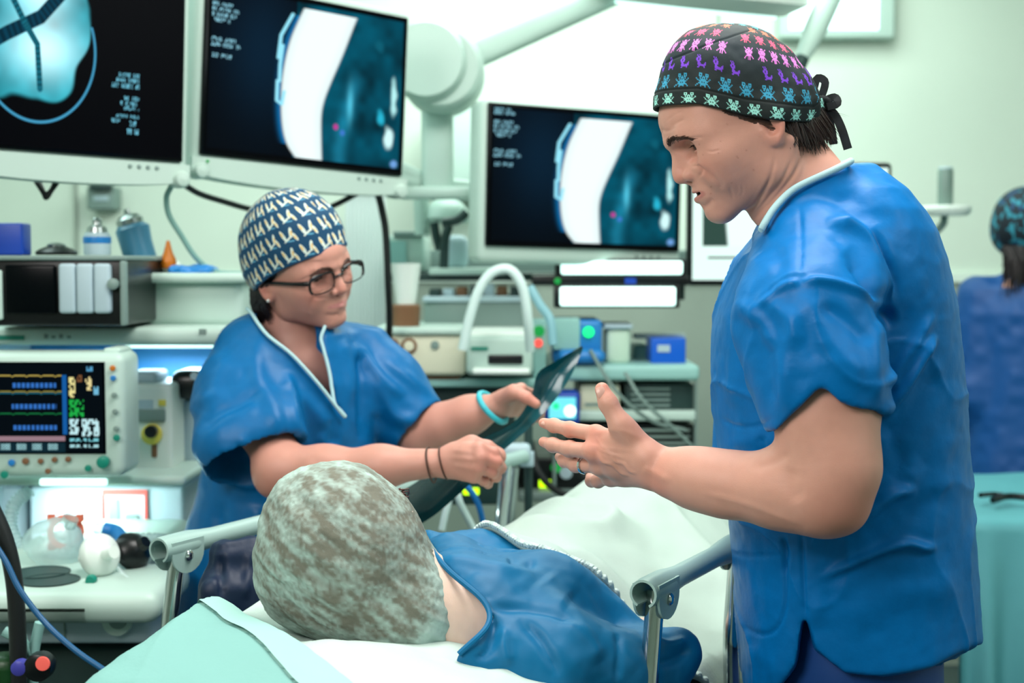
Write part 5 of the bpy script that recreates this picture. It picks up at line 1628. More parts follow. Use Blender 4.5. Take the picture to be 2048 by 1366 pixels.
def build_linen():
    # pillow
    K = Field()
    RK = RB @ rot('Z', 13.5) @ rot('X', 7)
    K.box(Bp(-.170, -.10, .993), (.245, .250, .052), RK, .050, .03)
    K.ell(Bp(-.175, -.07, 1.015), (.20, .18, .050), RK, .05)
    K.ell(Bp(-.08, .0, 1.11), (.11, .13, .07), RB, .05, 's')
    V, F = K.mesh((-.62, 1.30, .93), (.25, 2.0, 1.14), .004)
    N = vnormals(V, F)
    L = [([(300, 1290), (380, 1250), (470, 1222)], .006, .012), ([(560, 1240), (640, 1275), (720, 1330)], .004, .010), ([(980, 1335), (1060, 1330), (1120, 1350)], .006, .010), ([(420, 1240), (460, 1270), (470, 1330)], -.004, .008)]
    V = V + N * (fold_lines(V, N, L, 1.7) + .005 * vnoise(V * 12, 61) + .0012 * vnoise(V * 45, 62))[:, None]
    PV = V
    o = mesh_obj('pillow', V, F, M_sheet); tag(o, "plump white pillow beneath the patient's capped head", 'pillow')
    # folded pale teal sheet over the near left corner of the pillow
    ns, nt = 90, 70; vs = []
    QA, QB, QC, QD = P(392, 1246, 1.735), P(792, 1450, 1.36), P(60, 1450, 1.36), P(246, 1282, 1.66)
    for i in range(ns):
        for j in range(nt):
            u, v = i / (ns - 1), j / (nt - 1); vs.append((QA * (1 - u) + QB * u) * (1 - v) + (QD * (1 - u) + QC * u) * v)
    vs = np.array(vs); W = vs.copy()
    for i in range(len(W)):
        d = (PV[:, 0] - W[i, 0]) ** 2 + (PV[:, 1] - W[i, 1]) ** 2
        m = d < .012 ** 2; W[i, 2] = PV[m, 2].max() if m.any() else .93
    Z = W[:, 2].reshape(ns, nt)
    for _ in range(8): Z[1:-1, 1:-1] = np.maximum(Z[1:-1, 1:-1], (Z[:-2, 1:-1] + Z[2:, 1:-1] + Z[1:-1, :-2] + Z[1:-1, 2:]) / 4)
    W[:, 2] = Z.ravel() + .011 + .0045 * vnoise(W * 11, 71) + .006 * (1 - np.abs(vnoise(W * np.array([7, 5, 1]), 72))) ** 6 + .0008 * np.sin((vs[:, 0] * .8 + vs[:, 1]) * 60)
    F = np.array([(i * nt + j, (i + 1) * nt + j, (i + 1) * nt + j + 1, i * nt + j + 1) for i in range(ns - 1) for j in range(nt - 1)])
    N = np.array([0, 0, 1.0])
    V2 = np.vstack([W, W - N * .006]); F2 = np.vstack([F, F[:, ::-1] + len(W)])
    o = mesh_obj('folded_sheet', V2, F2, M_teal); tag(o, 'pale teal folded sheet lying over the corner of the white pillow', 'sheet')
    nb = 14; Wg = W.reshape(ns, nt, 3); S = []
    for j in range(nb):
        r = Wg[:, min(j, nt - 1), :].copy(); r[:, 2] += .004; S.append(r)
    S = np.array(S).transpose(1, 0, 2).reshape(-1, 3); Fh = np.array([(i * nb + j, (i + 1) * nb + j, (i + 1) * nb + j + 1, i * nb + j + 1) for i in range(ns - 1) for j in range(nb - 1)])
    mesh_obj('folded_hem', np.vstack([S, S - N * .004]), np.vstack([Fh, Fh[:, ::-1] + len(S)]), material('pale_teal_hem', rgb(160, 204, 196), .8), o)
    # navy cloth tucked inside the far rail
    Q = Field(); Q.box(P(486, 1150, 1.94), (.042, .03, .050), rot('Z', 20), .02, .02); Q.box(P(470, 1195, 1.92), (.05, .035, .035), rot('Z', 25), .02, .02)
    V, F = Q.mesh((-.48, 1.84, .98), (-.26, 2.04, 1.17), .003); N = vnormals(V, F)
    V = V + N * (.004 * vnoise(V * np.array([60, 60, 14]), 75) + fold_lines(V, N, [([(422, 1092), (470, 1084), (528, 1078)], .004, .004), ([(440, 1110), (445, 1200)], -.005, .006), ([(500, 1100), (490, 1200)], .004, .006)], 1.92))[:, None]
    o = mesh_obj('navy_cloth', V, F, M_navy); tag(o, "crumpled navy cloth tucked between the far rail and the patient's cap", 'cloth')
    # blanket
    hem_t = np.array([-.42, -.34, -.30, -.22, -.12, .03, .18, .30, .36]); hem_s = np.array([.40, .36, .28, .17, .16, .24, .27, .31, .34])
    nt, ns = 190, 260; T = np.linspace(-.40, .36, nt); rows = []
    for i in range(ns):
        u = i / (ns - 1)
        s = np.interp(T, hem_t, hem_s) * (1 - u) + 1.60 * u
        bump = np.interp(s, [.2, .5, .85, 1.1, 1.5, 1.8, 1.9], [.12, .15, .185, .155, .11, .07, .02])
        tc = np.interp(s, [.2, .8, 1.1, 1.5], [.0, .0, .10, .03])
        wd = np.interp(s, [.2, .8, 1.1, 1.6], [.175, .19, .20, .16])
        z = .935 + bump * np.exp(-np.abs((T - tc) / wd) ** 2.6)
        over = np.clip(np.abs(T) - .305, 0, 1); z = z - over ** 1.0 * 2.0 * (np.abs(T) > .305)
        rows.append(np.stack([s, np.clip(T, -.325, .33), z], 1))
    G = np.array(rows).reshape(-1, 3)
    W = BC + np.outer(G[:, 0], AX) + np.outer(G[:, 1], PX) + np.outer(G[:, 2], UP)
    q = np.stack([G[:, 0], G[:, 1], G[:, 2]], 1)
    wr = .010 * vnoise(q * np.array([5, 9, 5]), 81) + .010 * vnoise(q * np.array([14, 16, 10]), 82) + .0025 * vnoise(q * np.array([40, 40, 30]), 83)
    rid = 1 - np.abs(vnoise(q * np.array([9, 6, 4]) + 3, 84)); wr += .022 * rid ** 6
    W[:, 2] += wr
    Wg = W.reshape(ns, nt, 3); lim = 0
    for i in range(ns):
        if G.reshape(ns, nt, 3)[i, nt // 2, 0] > .80: break
        lim = i + 1
        for j in range(nt):
            if abs(T[j]) > .315: continue
            m = (np.abs(GOWN_V[:, 0] - Wg[i, j, 0]) < .010) & (np.abs(GOWN_V[:, 1] - Wg[i, j, 1]) < .010)
            if m.any(): Wg[i, j, 2] = max(Wg[i, j, 2], GOWN_V[m, 2].max() + .006)
    Z = Wg[:, :, 2]
    for _ in range(6): Z[1:-1, 1:-1] = (Z[:-2, 1:-1] + Z[2:, 1:-1] + Z[1:-1, :-2] + Z[1:-1, 2:] + 2 * Z[1:-1, 1:-1]) / 6; Z[0, 1:-1] = (Z[0, :-2] + Z[0, 2:] + Z[1, 1:-1]) / 3
    W = Wg.reshape(-1, 3)
    F = np.array([(i * nt + j, i * nt + j + 1, (i + 1) * nt + j + 1, (i + 1) * nt + j) for i in range(ns - 1) for j in range(nt - 1)])
    V2 = np.vstack([W, W - np.array([0, 0, .007])]); F2 = np.vstack([F[:, ::-1], F + len(W)])
    n = len(W); rim = [[j, j + 1, j + 1 + n, j + n] for j in range(nt - 1)] + [[i * nt, (i + 1) * nt, (i + 1) * nt + n, i * nt + n] for i in range(ns - 1)]
    F2 = np.vstack([F2, np.array(rim)])
    o = mesh_obj('blanket', V2, F2, M_blank); tag(o, 'crumpled off-white quilted blanket covering the patient from the shoulders down', 'blanket')
    # overlocked edge
    e = W[:nt] + np.array([0, 0, .001]); b = MB()
    t = np.linspace(0, 1, 900); ex = np.stack([np.interp(t, np.linspace(0, 1, nt), e[:, k]) for k in range(3)], 1)
    ex[:, 2] += .0016 * np.sin(t * 900); b.tube(ex, .0035 + .0012 * np.sin(t * 900), 7); b.build('stitched_edge', M_sheet, o)
# ------------------------------------------------------------------ equipment behind the bed
M_off = material('off_white_casing', rgb(184, 208, 198), 0.4)
M_moncase = material('monitor_casing', rgb(176, 198, 188), 0.4)
M_cream = material('cream_casing', rgb(214, 214, 190), 0.45)
M_pale = material('pale_teal_casing', rgb(146, 194, 188), 0.4)
M_grey = material('grey_casing', rgb(120, 142, 136), 0.45)
M_lgrey = material('light_grey_panel', rgb(170, 192, 200), 0.5)
M_black = material('black_plastic', rgb(10, 14, 16), 0.3)
M_dteal = material('dark_teal_metal', rgb(34, 58, 56), 0.4)
M_blue = material('blue_casing', rgb(28, 120, 190), 0.4)
M_blue2 = material('bright_blue_package', rgb(10, 60, 160), 0.4)
M_gloss = material('screen_glass_black', rgb(2, 5, 8), 0.2, spec=.15)
M_tube = material('clear_tubing', rgb(190, 220, 220), 0.25, alpha=0.55)
M_wtube = material('white_tubing', rgb(210, 232, 228), 0.3)
M_green = material('green_plastic', rgb(10, 130, 110), 0.4)
M_orange = material('orange_plastic', rgb(196, 110, 24), 0.35)
M_red = material('red_plastic', rgb(200, 70, 60), 0.4)
M_yel = material('yellow_plastic', rgb(225, 210, 90), 0.4)
M_brown = material('brown_plastic', rgb(120, 84, 56), 0.5)
M_steel = material('brushed_steel', rgb(170, 178, 176), 0.3, metal=1.0)
M_led_g = material('green_light', (0, .02, .01), .4, emit=rgb(20, 255, 120), emit_s=2.2)
M_led_r = material('red_light', (.02, 0, 0), .4, emit=rgb(255, 80, 70), emit_s=1.6)
M_led_y = material('lime_light', (.02, .02, 0), .4, emit=rgb(190, 255, 10), emit_s=2.2)
M_led_dg = material('dim_green_light', (0, .02, .01), .4, emit=rgb(10, 150, 60), emit_s=1.2)
M_glow = material('glowing_diffuser', rgb(230, 250, 245), .5, emit=rgb(210, 255, 245), emit_s=1.7)


def fb(x0, y0, x1, y1, Y, D):
    """box whose front face stands at depth Y and spans the given pixels"""
    a, b = P(x0, y1, Y), P(x1, y0, Y)
    return ((a[0] + b[0]) / 2, Y + D / 2, (a[2] + b[2]) / 2), (b[0] - a[0], D, b[2] - a[2])


def part(name, mat, parent, *boxes, bev=.004):
    m = MB()
    for bx in boxes:
        c, s = fb(*bx[:6]); m.box(c, s, None, bev)
    return m.build(name, mat, parent)


def pipe(name, mat, parent, pts, r, n=40, sp=True, k=10):
    m = MB(); q = np.array([P(*p) for p in pts]); m.tube(spline(q, n) if sp else q, r, k); return m.build(name, mat, parent)


def knob(name, mat, parent, x, y, Y, r, d=.015, n=20):
    m = MB(); m.lathe([(r * .9, 0), (r, d * .3), (r * .95, d * .9), (r * .6, d)], P(x, y, Y), (0, -1, 0), n); return m.build(name, mat, parent)


def T(name, x, y, Y, label, cat, group=None, z0=None):
    p = P(x, y, Y)
    return thing(name, (p[0], p[1], p[2] if z0 is None else z0), label, cat, group)


def solid(o, label, cat, group=None): return tag(o, label, cat, group)


def screen(name, BL, U, Vv, w, h, paint, nx, ny, parent, strength=1.0, off=.001):
    U, Vv = np.array(U, float), np.array(Vv, float); N = np.cross(U, Vv)
    i, j = np.meshgrid(np.arange(nx + 1) / nx, np.arange(ny + 1) / ny, indexing='ij')
    u, v = i.ravel(), j.ravel()
    W = np.array(BL) + np.outer(u * w, U) + np.outer(v * h, Vv) + N * off
    C = paint(u, v)
    k = ny + 1
    a = (np.arange(nx)[:, None] * k + np.arange(ny)[None, :]).ravel()
    F = np.stack([a, a + k, a + k + 1, a + 1], 1)
    mt = material(name + '_image', (1, 1, 1), .25, attr=True, attr_emit=strength)
    mt.node_tree.nodes['Principled BSDF'].inputs['Specular IOR Level'].default_value = 0.02
    mt.node_tree.nodes['Principled BSDF'].inputs['Base Color'].default_value = (.001, .001, .0012, 1)
    return mesh_obj(name, W, F, mt, parent, smooth=False, colors=C)


def sstep(x, a, b):
    t = np.clip((x - a) / (b - a), 0, 1); return t * t * (3 - 2 * t)


def text_rows(C, u, v, rows, col, seed, asp=1.6):
    """blurred rows of small digits and letters as on the overlay: broken strokes"""
    for k, (x0, x1, y, h) in enumerate(rows):
        cell = .0105; cx = (u - x0) / cell; ci = np.floor(cx); fx = cx - ci
        fy = (v - y) / h
        sx = np.floor(fx * 4).astype(int); sy = np.floor(fy * 5).astype(int)
        hsh = (np.sin((ci + 13 * k + seed) * 12.9898 + sx * 3.17 + sy * 7.77) * 43758.5453) % 1.0
        m = (u > x0) & (u < x1) & (fy > 0) & (fy < 1) & (sx < 3) & (hsh > .42) & (((ci + k) % 6) != 5)
        C[m] = col


def paint_bone(u, v):
    """live image with a bright bone shaft, dark margins and overlay text"""
    C = np.zeros((len(u), 3)); C[:] = rgb(3, 8, 14)
    x = u; y = 1 - v                                     # y downwards
    C += np.exp(-(((x - .26) / .18) ** 2 + ((y - .35) / .4) ** 2))[:, None] * np.array(rgb(8, 42, 66)) * .5
    # right hand region, mottled teal
    field = np.hypot((x - .80) / .60, (y - .50) / .66) < 1
    n = vnoise(np.stack([x * 9, y * 7, x * 0], 1), 5) * .5 + vnoise(np.stack([x * 22, y * 18, x * 0], 1), 6) * .3
    base = np.clip(.30 + .35 * n, 0, 1)[:, None] * np.array(rgb(0, 120, 150))
    m = field & (x > .42); C[m] = (base * 1.0)[m] + np.array(rgb(2, 14, 20))
    st = np.exp(-((x - .70 - .04 * np.sin(y * 5)) / .035) ** 2) * sstep(y, .35, .5); C += m[:, None] * st[:, None] * np.array(rgb(30, 130, 160)) * .5
    st = np.exp(-(((x - .71) / .015) ** 2 + ((y - .6) / .1) ** 2)); C += m[:, None] * st[:, None] * np.array(rgb(90, 190, 210)) * .7
    # bone shaft
    Lc = spline([(0, .47), (.10, .435), (.25, .39), (.42, .362), (.60, .352), (.78, .362), (.90, .39), (1.0, .45)], 80); Rc = spline([(0, .75), (.10, .72), (.30, .665), (.48, .61), (.60, .578), (.70, .566), (.85, .570), (1.0, .578)], 80)
    left = np.interp(y, Lc[:, 0], Lc[:, 1]); right = np.interp(y, Rc[:, 0], Rc[:, 1])
    d = np.minimum(x - left, right - x)
    t = sstep(d, -.004, .012) * (y > .05) * (y < .975)
    shade = np.clip(.86 + .14 * sstep(d, 0, .06), 0, 1)
    C = C * (1 - t[:, None]) + t[:, None] * shade[:, None] * np.array([.88, 1.02, 1.02])
    halo = np.exp(-(np.maximum(-(x - left), 0) / .02) ** 2) * (x < left) * (x > left - .06) * (y > .1) * (y < .9); C += halo[:, None] * np.array(rgb(10, 110, 170)) * .9
    # clip-like bright outline at its left
    for pts in ([(.40, .10), (.345, .24), (.335, .38)], [(.355, .30), (.345, .42), (.345, .52)], [(.335, .52), (.335, .64), (.36, .66), (.37, .58)]):
        Dd, _ = poly_dist(np.stack([x, y, x * 0], 1), [np.array((a, b, 0)) for a, b in pts])
        tt = 1 - sstep(Dd, .005, .011); C = C * (1 - tt[:, None]) + tt[:, None] * np.array(rgb(150, 230, 250))
    for cx, cy, rx, ry, c in ((.945, .52, .02, .13, rgb(180, 240, 240)), (.925, .78, .028, .075, rgb(210, 250, 250)), (.875, .66, .025, .05, rgb(40, 180, 210)), (.64, .755, .013, .02, rgb(190, 60, 150)), (.675, .785, .015, .022, rgb(60, 120, 200)), (.96, .945, .02, .03, rgb(110, 160, 220)), (.86, .2, .03, .04, rgb(10, 90, 110))):
        e = 1 - sstep(np.hypot((x - cx) / rx, (y - cy) / ry) + .25 * vnoise(np.stack([x * 30, y * 20, x * 0], 1), 12), .45, 1.2); C = C * (1 - e[:, None]) + e[:, None] * np.array(c)
    rows = [(.015, .10, .965, .022), (.015, .12, .935, .022), (.015, .11, .87, .022), (.015, .14, .838, .022), (.015, .13, .806, .022), (.015, .10, .775, .022), (.015, .13, .66, .024), (.015, .15, .63, .022), (.02, .11, .565, .024)]
    text_rows(C, u, v, rows, np.array(rgb(150, 215, 235)), 3)
    bd = (x < .01) | (x > .985) | (y < .02) | (y > .975); C[bd] = rgb(2, 4, 6)
    return C


def paint_round(u, v):
    """round fluoroscopy image of the joint with an instrument across it"""
    C = np.zeros((len(u), 3)); C[:] = rgb(2, 3, 6)
    x = u * 1.55; y = (1 - v)
    cx, cy, R = .585, .50, .37
    q = np.stack([x, y, x * 0], 1)
    r = np.hypot(x - cx, (y - cy))
    t = 1 - sstep(np.abs(r - R), .004, .009); t = t * ~((x > cx + .3) & (y > .28) & (y < .36)); C = C * (1 - t[:, None]) + t[:, None] * np.array(rgb(70, 160, 200))
    poly = np.hypot((x - .50) / .42, (y - .30) / (.50 + .04 * np.sin(x * 9))) + .07 * vnoise(q * 7, 3)
    m = sstep(1.02 - poly, 0, .05)
    n = vnoise(q * 6, 7) * .5 + vnoise(q * 16, 8) * .25
    body = np.clip(.52 + .5 * n, .12, 1)[:, None] * np.array(rgb(60, 205, 225)) * 1.2
    br = np.exp(-(((x - .62) / .20) ** 2 + ((y - .50) / .13) ** 2))[:, None] + np.exp(-(((x - .60) / .16) ** 2 + ((y - .20) / .14) ** 2))[:, None]
    body = body + br * np.array([.7, .9, .9])
    C = C * (1 - m[:, None]) + m[:, None] * body
    for pts, w, c in (([(.10, .60), (.39, .44), (.60, .34), (.74, .20), (.82, .02)], .040, rgb(4, 62, 84)), ([(.38, .20), (.50, .38), (.58, .48), (.60, .70)], .020, rgb(20, 110, 130))):
        D, tt = poly_dist(q, [np.array((a, b, 0)) for a, b in pts]); e = (1 - sstep(D, w * .8, w)) * m
        rib = .7 + .3 * np.sin(tt * 160)
        C = C * (1 - e[:, None]) + e[:, None] * np.array(c) * rib[:, None]
    rows = [(.72, .81, .405, .022), (.71, .81, .378, .022), (.69, .81, .345, .026), (.745, .81, .285, .02), (.73, .81, .258, .02), (.735, .81, .232, .02), (.71, .81, .19, .02), (.69, .73, .165, .02), (.77, .81, .15, .026), (.76, .81, .11, .026)]
    text_rows(C, u, v, rows, np.array(rgb(120, 205, 230)), 9)
    return C


def monitor(label, BL, BR, h, paint, group, bez=(.022, .022, .044), depth=.075, nx=460, ny=290, lean=0.0, led=False, arc=True, strength=1.0):
    BL, BR = np.array(BL), np.array(BR); U = BR - BL; w = np.linalg.norm(U); U /= w
    N = np.cross(U, UPV); N /= np.linalg.norm(N); Vv = np.cross(N, U)
    sx, top, bot = bez
    root = thing('wall_monitor', tuple(BL + U * w / 2 - Vv * bot), label, 'monitor', group)
    R = np.stack([U, -N, Vv], 1)
    c = BL + U * w / 2 + Vv * (h + top - bot) / 2 - N * (depth / 2)
    m = MB()
    W, Hh = w + 2 * sx, h + top + bot
    m.box(c - N * .004, (W, depth, Hh), R, .018)
    fr = m.build('casing', M_moncase, root)
    m = MB(); m.box(BL + U * w / 2 + Vv * h / 2 - N * .0 , (w + .012, .012, h + .012), R, .003); m.build('bezel', M_gloss, root)
    screen('screen', BL, U, Vv, w, h, paint, nx, ny, root, strength, off=.0075)
    if arc:
        # curved chin with grip bulges
        m = MB(); pr = []
        n = 30; poly = []
        for i in range(n + 1):
            a = i / n; poly.append((a * W, -.016 * math.sin(math.pi * a) ** .6 * (1 if a < .5 else 1)))
        poly = [(0, .03)] + poly + [(W, .03)]
        m.prism(poly, BL - U * sx - Vv * (bot - .004) + N * .002, U, Vv, -N, depth * .8)
        m.build('chin', M_moncase, root)
        for a in (.035, .965):
            k = MB(); k.lathe([(.0, 0), (.012, .002), (.016, .008), (.016, .03), (.013, .05)], BL - U * sx + U * W * a - Vv * (bot - .006) + N * .014, -N, 18); k.build('corner_grip', M_moncase, root)
    for i in range(4):
        k = MB(); k.lathe([(.004, -.002), (.004, .0), (.003, .0015)], BL + U * (w * (.78 + .04 * i)) - Vv * (bot * .45) + N * .003, N, 12); k.build('button', M_grey, root)
    if led:
        k = MB(); k.lathe([(.003, -.002), (.003, .001), (.001, .002)], BL + U * .01 - Vv * (bot * .4) + N * .003, N, 12); k.build('power_light', M_led_dg, root)
    # bracket at the back
    m = MB(); m.box(c - N * (depth / 2 + .03), (.12, .06, .12), R, .006); m.build('mount', M_grey, root)
    return root, (U, N, Vv, c)
UPV = np.array([0, 0, 1.0])


def build_monitors():
    bl = P(405, 303, 2.75); br = P(797, 347, 3.04)
    m2, f2 = monitor('large ceiling monitor with a bright white shape on dark blue, hanging above the woman', bl, br, .324, paint_bone, 'operating room monitors', led=True, strength=1.15)
    br1 = P(357, 318, 2.66); bl1 = P(-120, 281, 2.42)
    m1, f1 = monitor('ceiling monitor showing a round grey-blue x-ray image inside a circle', bl1, br1, .345, paint_round, 'operating room monitors', strength=1.1)
    m3, f3 = monitor('off-white monitor showing a bright bone image, standing behind the man\'s face', P(975, 487, 3.3), P(1352, 499, 3.52), .319, paint_bone, 'operating room monitors', arc=False, bez=(.020, .014, .044), strength=1.15)
    # stand of monitor 3
    U, N, Vv, c = f3
    # black-rimmed display behind the man
    def paint_ui(u, v):
        C = np.zeros((len(u), 3)); C[:] = rgb(225, 255, 245); x, y = u, 1 - v
        m = (x > .05) & (x < .93) & (y > .09) & (y < .70); C[m] = rgb(48, 74, 66)
        left = .16 + .05 * (y - .3); right = .36 - .12 * np.abs(y - .4)
        t = sstep(np.minimum(x - left, right - x), -.004, .01) * m * (y > .2); C = C * (1 - t[:, None]) + t[:, None] * np.array(rgb(230, 255, 250))
        t = sstep(np.minimum(x - right, right + .16 - x), -.004, .02) * m; C = C * (1 - t[:, None]) + t[:, None] * np.array(rgb(40, 130, 130))
        text_rows(C, u, v, [(.06, .12, .86, .02), (.06, .13, .83, .02), (.06, .11, .80, .02)], np.array(rgb(190, 230, 225)), 4)
        C[(x > .08) & (x < .55) & (np.abs(y - .80) < .012)] = rgb(6, 20, 20)
        return C
    Y = 3.62; a, b = P(1384, 560, Y), P(1776, 336, Y)
    root = thing('monitor', ((a[0] + b[0]) / 2, Y, a[2]), "black-rimmed display with a bright white screen behind the man's neck", 'monitor')
    m = MB(); m.box(((a[0] + b[0]) / 2, Y + .022, (a[2] + b[2]) / 2), (b[0] - a[0] + .026, .04, b[2] - a[2] + .030), None, .014); m.build('casing', M_black, root)
    screen('screen', (a[0], Y, a[2]), (1, 0, 0), (0, 0, 1), b[0] - a[0], b[2] - a[2], paint_ui, 260, 160, root, 1.25, off=.004)
    m = MB(); m.tube([((a[0] + b[0]) / 2, Y + .05, (a[2] + b[2]) / 2), ((a[0] + b[0]) / 2, Y + .25, (a[2] + b[2]) / 2), ((a[0] + b[0]) / 2, YB - .005, (a[2] + b[2]) / 2)], .025, 12); m.build('wall_arm', M_grey, root)
    # ceiling arm carrying the monitors
    root = T('ceiling_arm', 882, 140, 3.5, 'white jointed ceiling arm with a round hub carrying the monitors', 'equipment arm')
    Y = 3.42
    m = MB(); m.lathe([(.0, -.06), (.088, -.06), (.101, -.045), (.103, 0), (.103, .10), (.09, .115), (0, .115)], P(882, 140, Y), (0, 1, 0), 40); m.build('hub', M_off, root)
    m = MB(); m.lathe([(.0, -.02), (.085, -.02), (.095, 0), (.095, .05), (0, .055)], P(852, 120, Y - .07), (0, 1, 0), 36); m.build('hub_cap', M_off, root)
    m = MB(); p0, p1 = P(930, 118, Y + .06), P(1330, -60, 3.9); d = p1 - p0; L = np.linalg.norm(d); d /= L
    nrm = np.cross(d, [0, 1, 0]); nrm /= np.linalg.norm(nrm); w = np.cross(d, nrm)
    R = np.stack([d, nrm, w], 1); m.box((p0 + p1) / 2, (L, .066, .06), R, .02); m.tube([p1, (p1[0], p1[1], ZC)], .06, 18); m.build('boom', M_off, root)
    m = MB(); c, s = fb(842, 205, 905, 398, Y + .02, .07); m.box(c, s, None, .02); m.build('drop_column', M_off, root)
    # yoke reaching to each monitor's mount
    m = MB(); q = P(872, 372, Y + .05)
    for f in (f1, f2):
        e = f[3] - f[1] * .10
        m.tube(spline([e, e + np.array([.0, .12, -.05]), (q * .5 + e * .5) + np.array([0, .12, -.02]), q + np.array([0, .05, 0]), q], 24), .022, 12)
    e = f3[3] - f3[1] * .08; m.tube(spline([e, e + np.array([-.05, .12, -.02]), q + np.array([.05, .08, 0]), q], 16), .022, 12)
    m.build('yoke', M_off, root)
    m = MB(); c, s = fb(795, 372, 962, 398, Y, .05); m.box(c, s, None, .012); m.build('cross_bar', M_off, root)
    # cables
    tag(pipe('black_cable', M_dark, None, [(372, 372, 2.80), (400, 388, 2.82), (450, 404, 2.85), (500, 418, 2.9), (560, 428, 2.95), (620, 428, 2.98), (670, 410, 3.0), (712, 388, 3.02), (740, 374, 3.05)], .006), 'black cable sagging beneath the ceiling monitor behind the woman\'s cap', 'cable')
    tag(pipe('black_cable', M_dark, None, [(752, 372, 3.10), (764, 420, 3.12), (772, 470, 3.13), (776, 560, 3.15), (779, 640, 3.2), (775, 720, 3.25)], .008), 'dark cable hanging straight down right of the woman\'s head', 'cable')
    tag(pipe('grey_cable', material('grey_green_cable', rgb(120, 160, 152), .4), None, [(343, 372, 2.70), (333, 395, 2.71), (338, 430, 2.72), (362, 470, 2.74), (392, 515, 2.76), (430, 543, 2.78), (485, 547, 2.82), (530, 545, 2.86)], .0055), 'pale grey cable looping from the round image monitor down behind the woman', 'cable')
    m = MB()
    for k in range(3):
        m.tube(spline([P(62 + 4 * k, 346, 2.60), P(78 + 4 * k, 372 + 5 * k, 2.58), P(92, 388 + 4 * k, 2.58), P(108 - 3 * k, 374 + 4 * k, 2.58), P(126 - 3 * k, 346, 2.60)], 20), .0045, 8)
    o = m.build('cable_loops', M_dark); tag(o, 'bundled black cable loops under the round image monitor', 'cable')
    # small wall dispenser
    root = T('dispenser', 200, 420, 5.1, 'small grey box on the wall below the left monitors', 'dispenser')
    part('body', M_grey, root, (173, 372, 228, 420, 5.10, .10), bev=.01); part('cap', M_dteal, root, (178, 366, 222, 380, 5.07, .03)); part('label', M_lgrey, root, (186, 392, 216, 402, 5.095, .01))


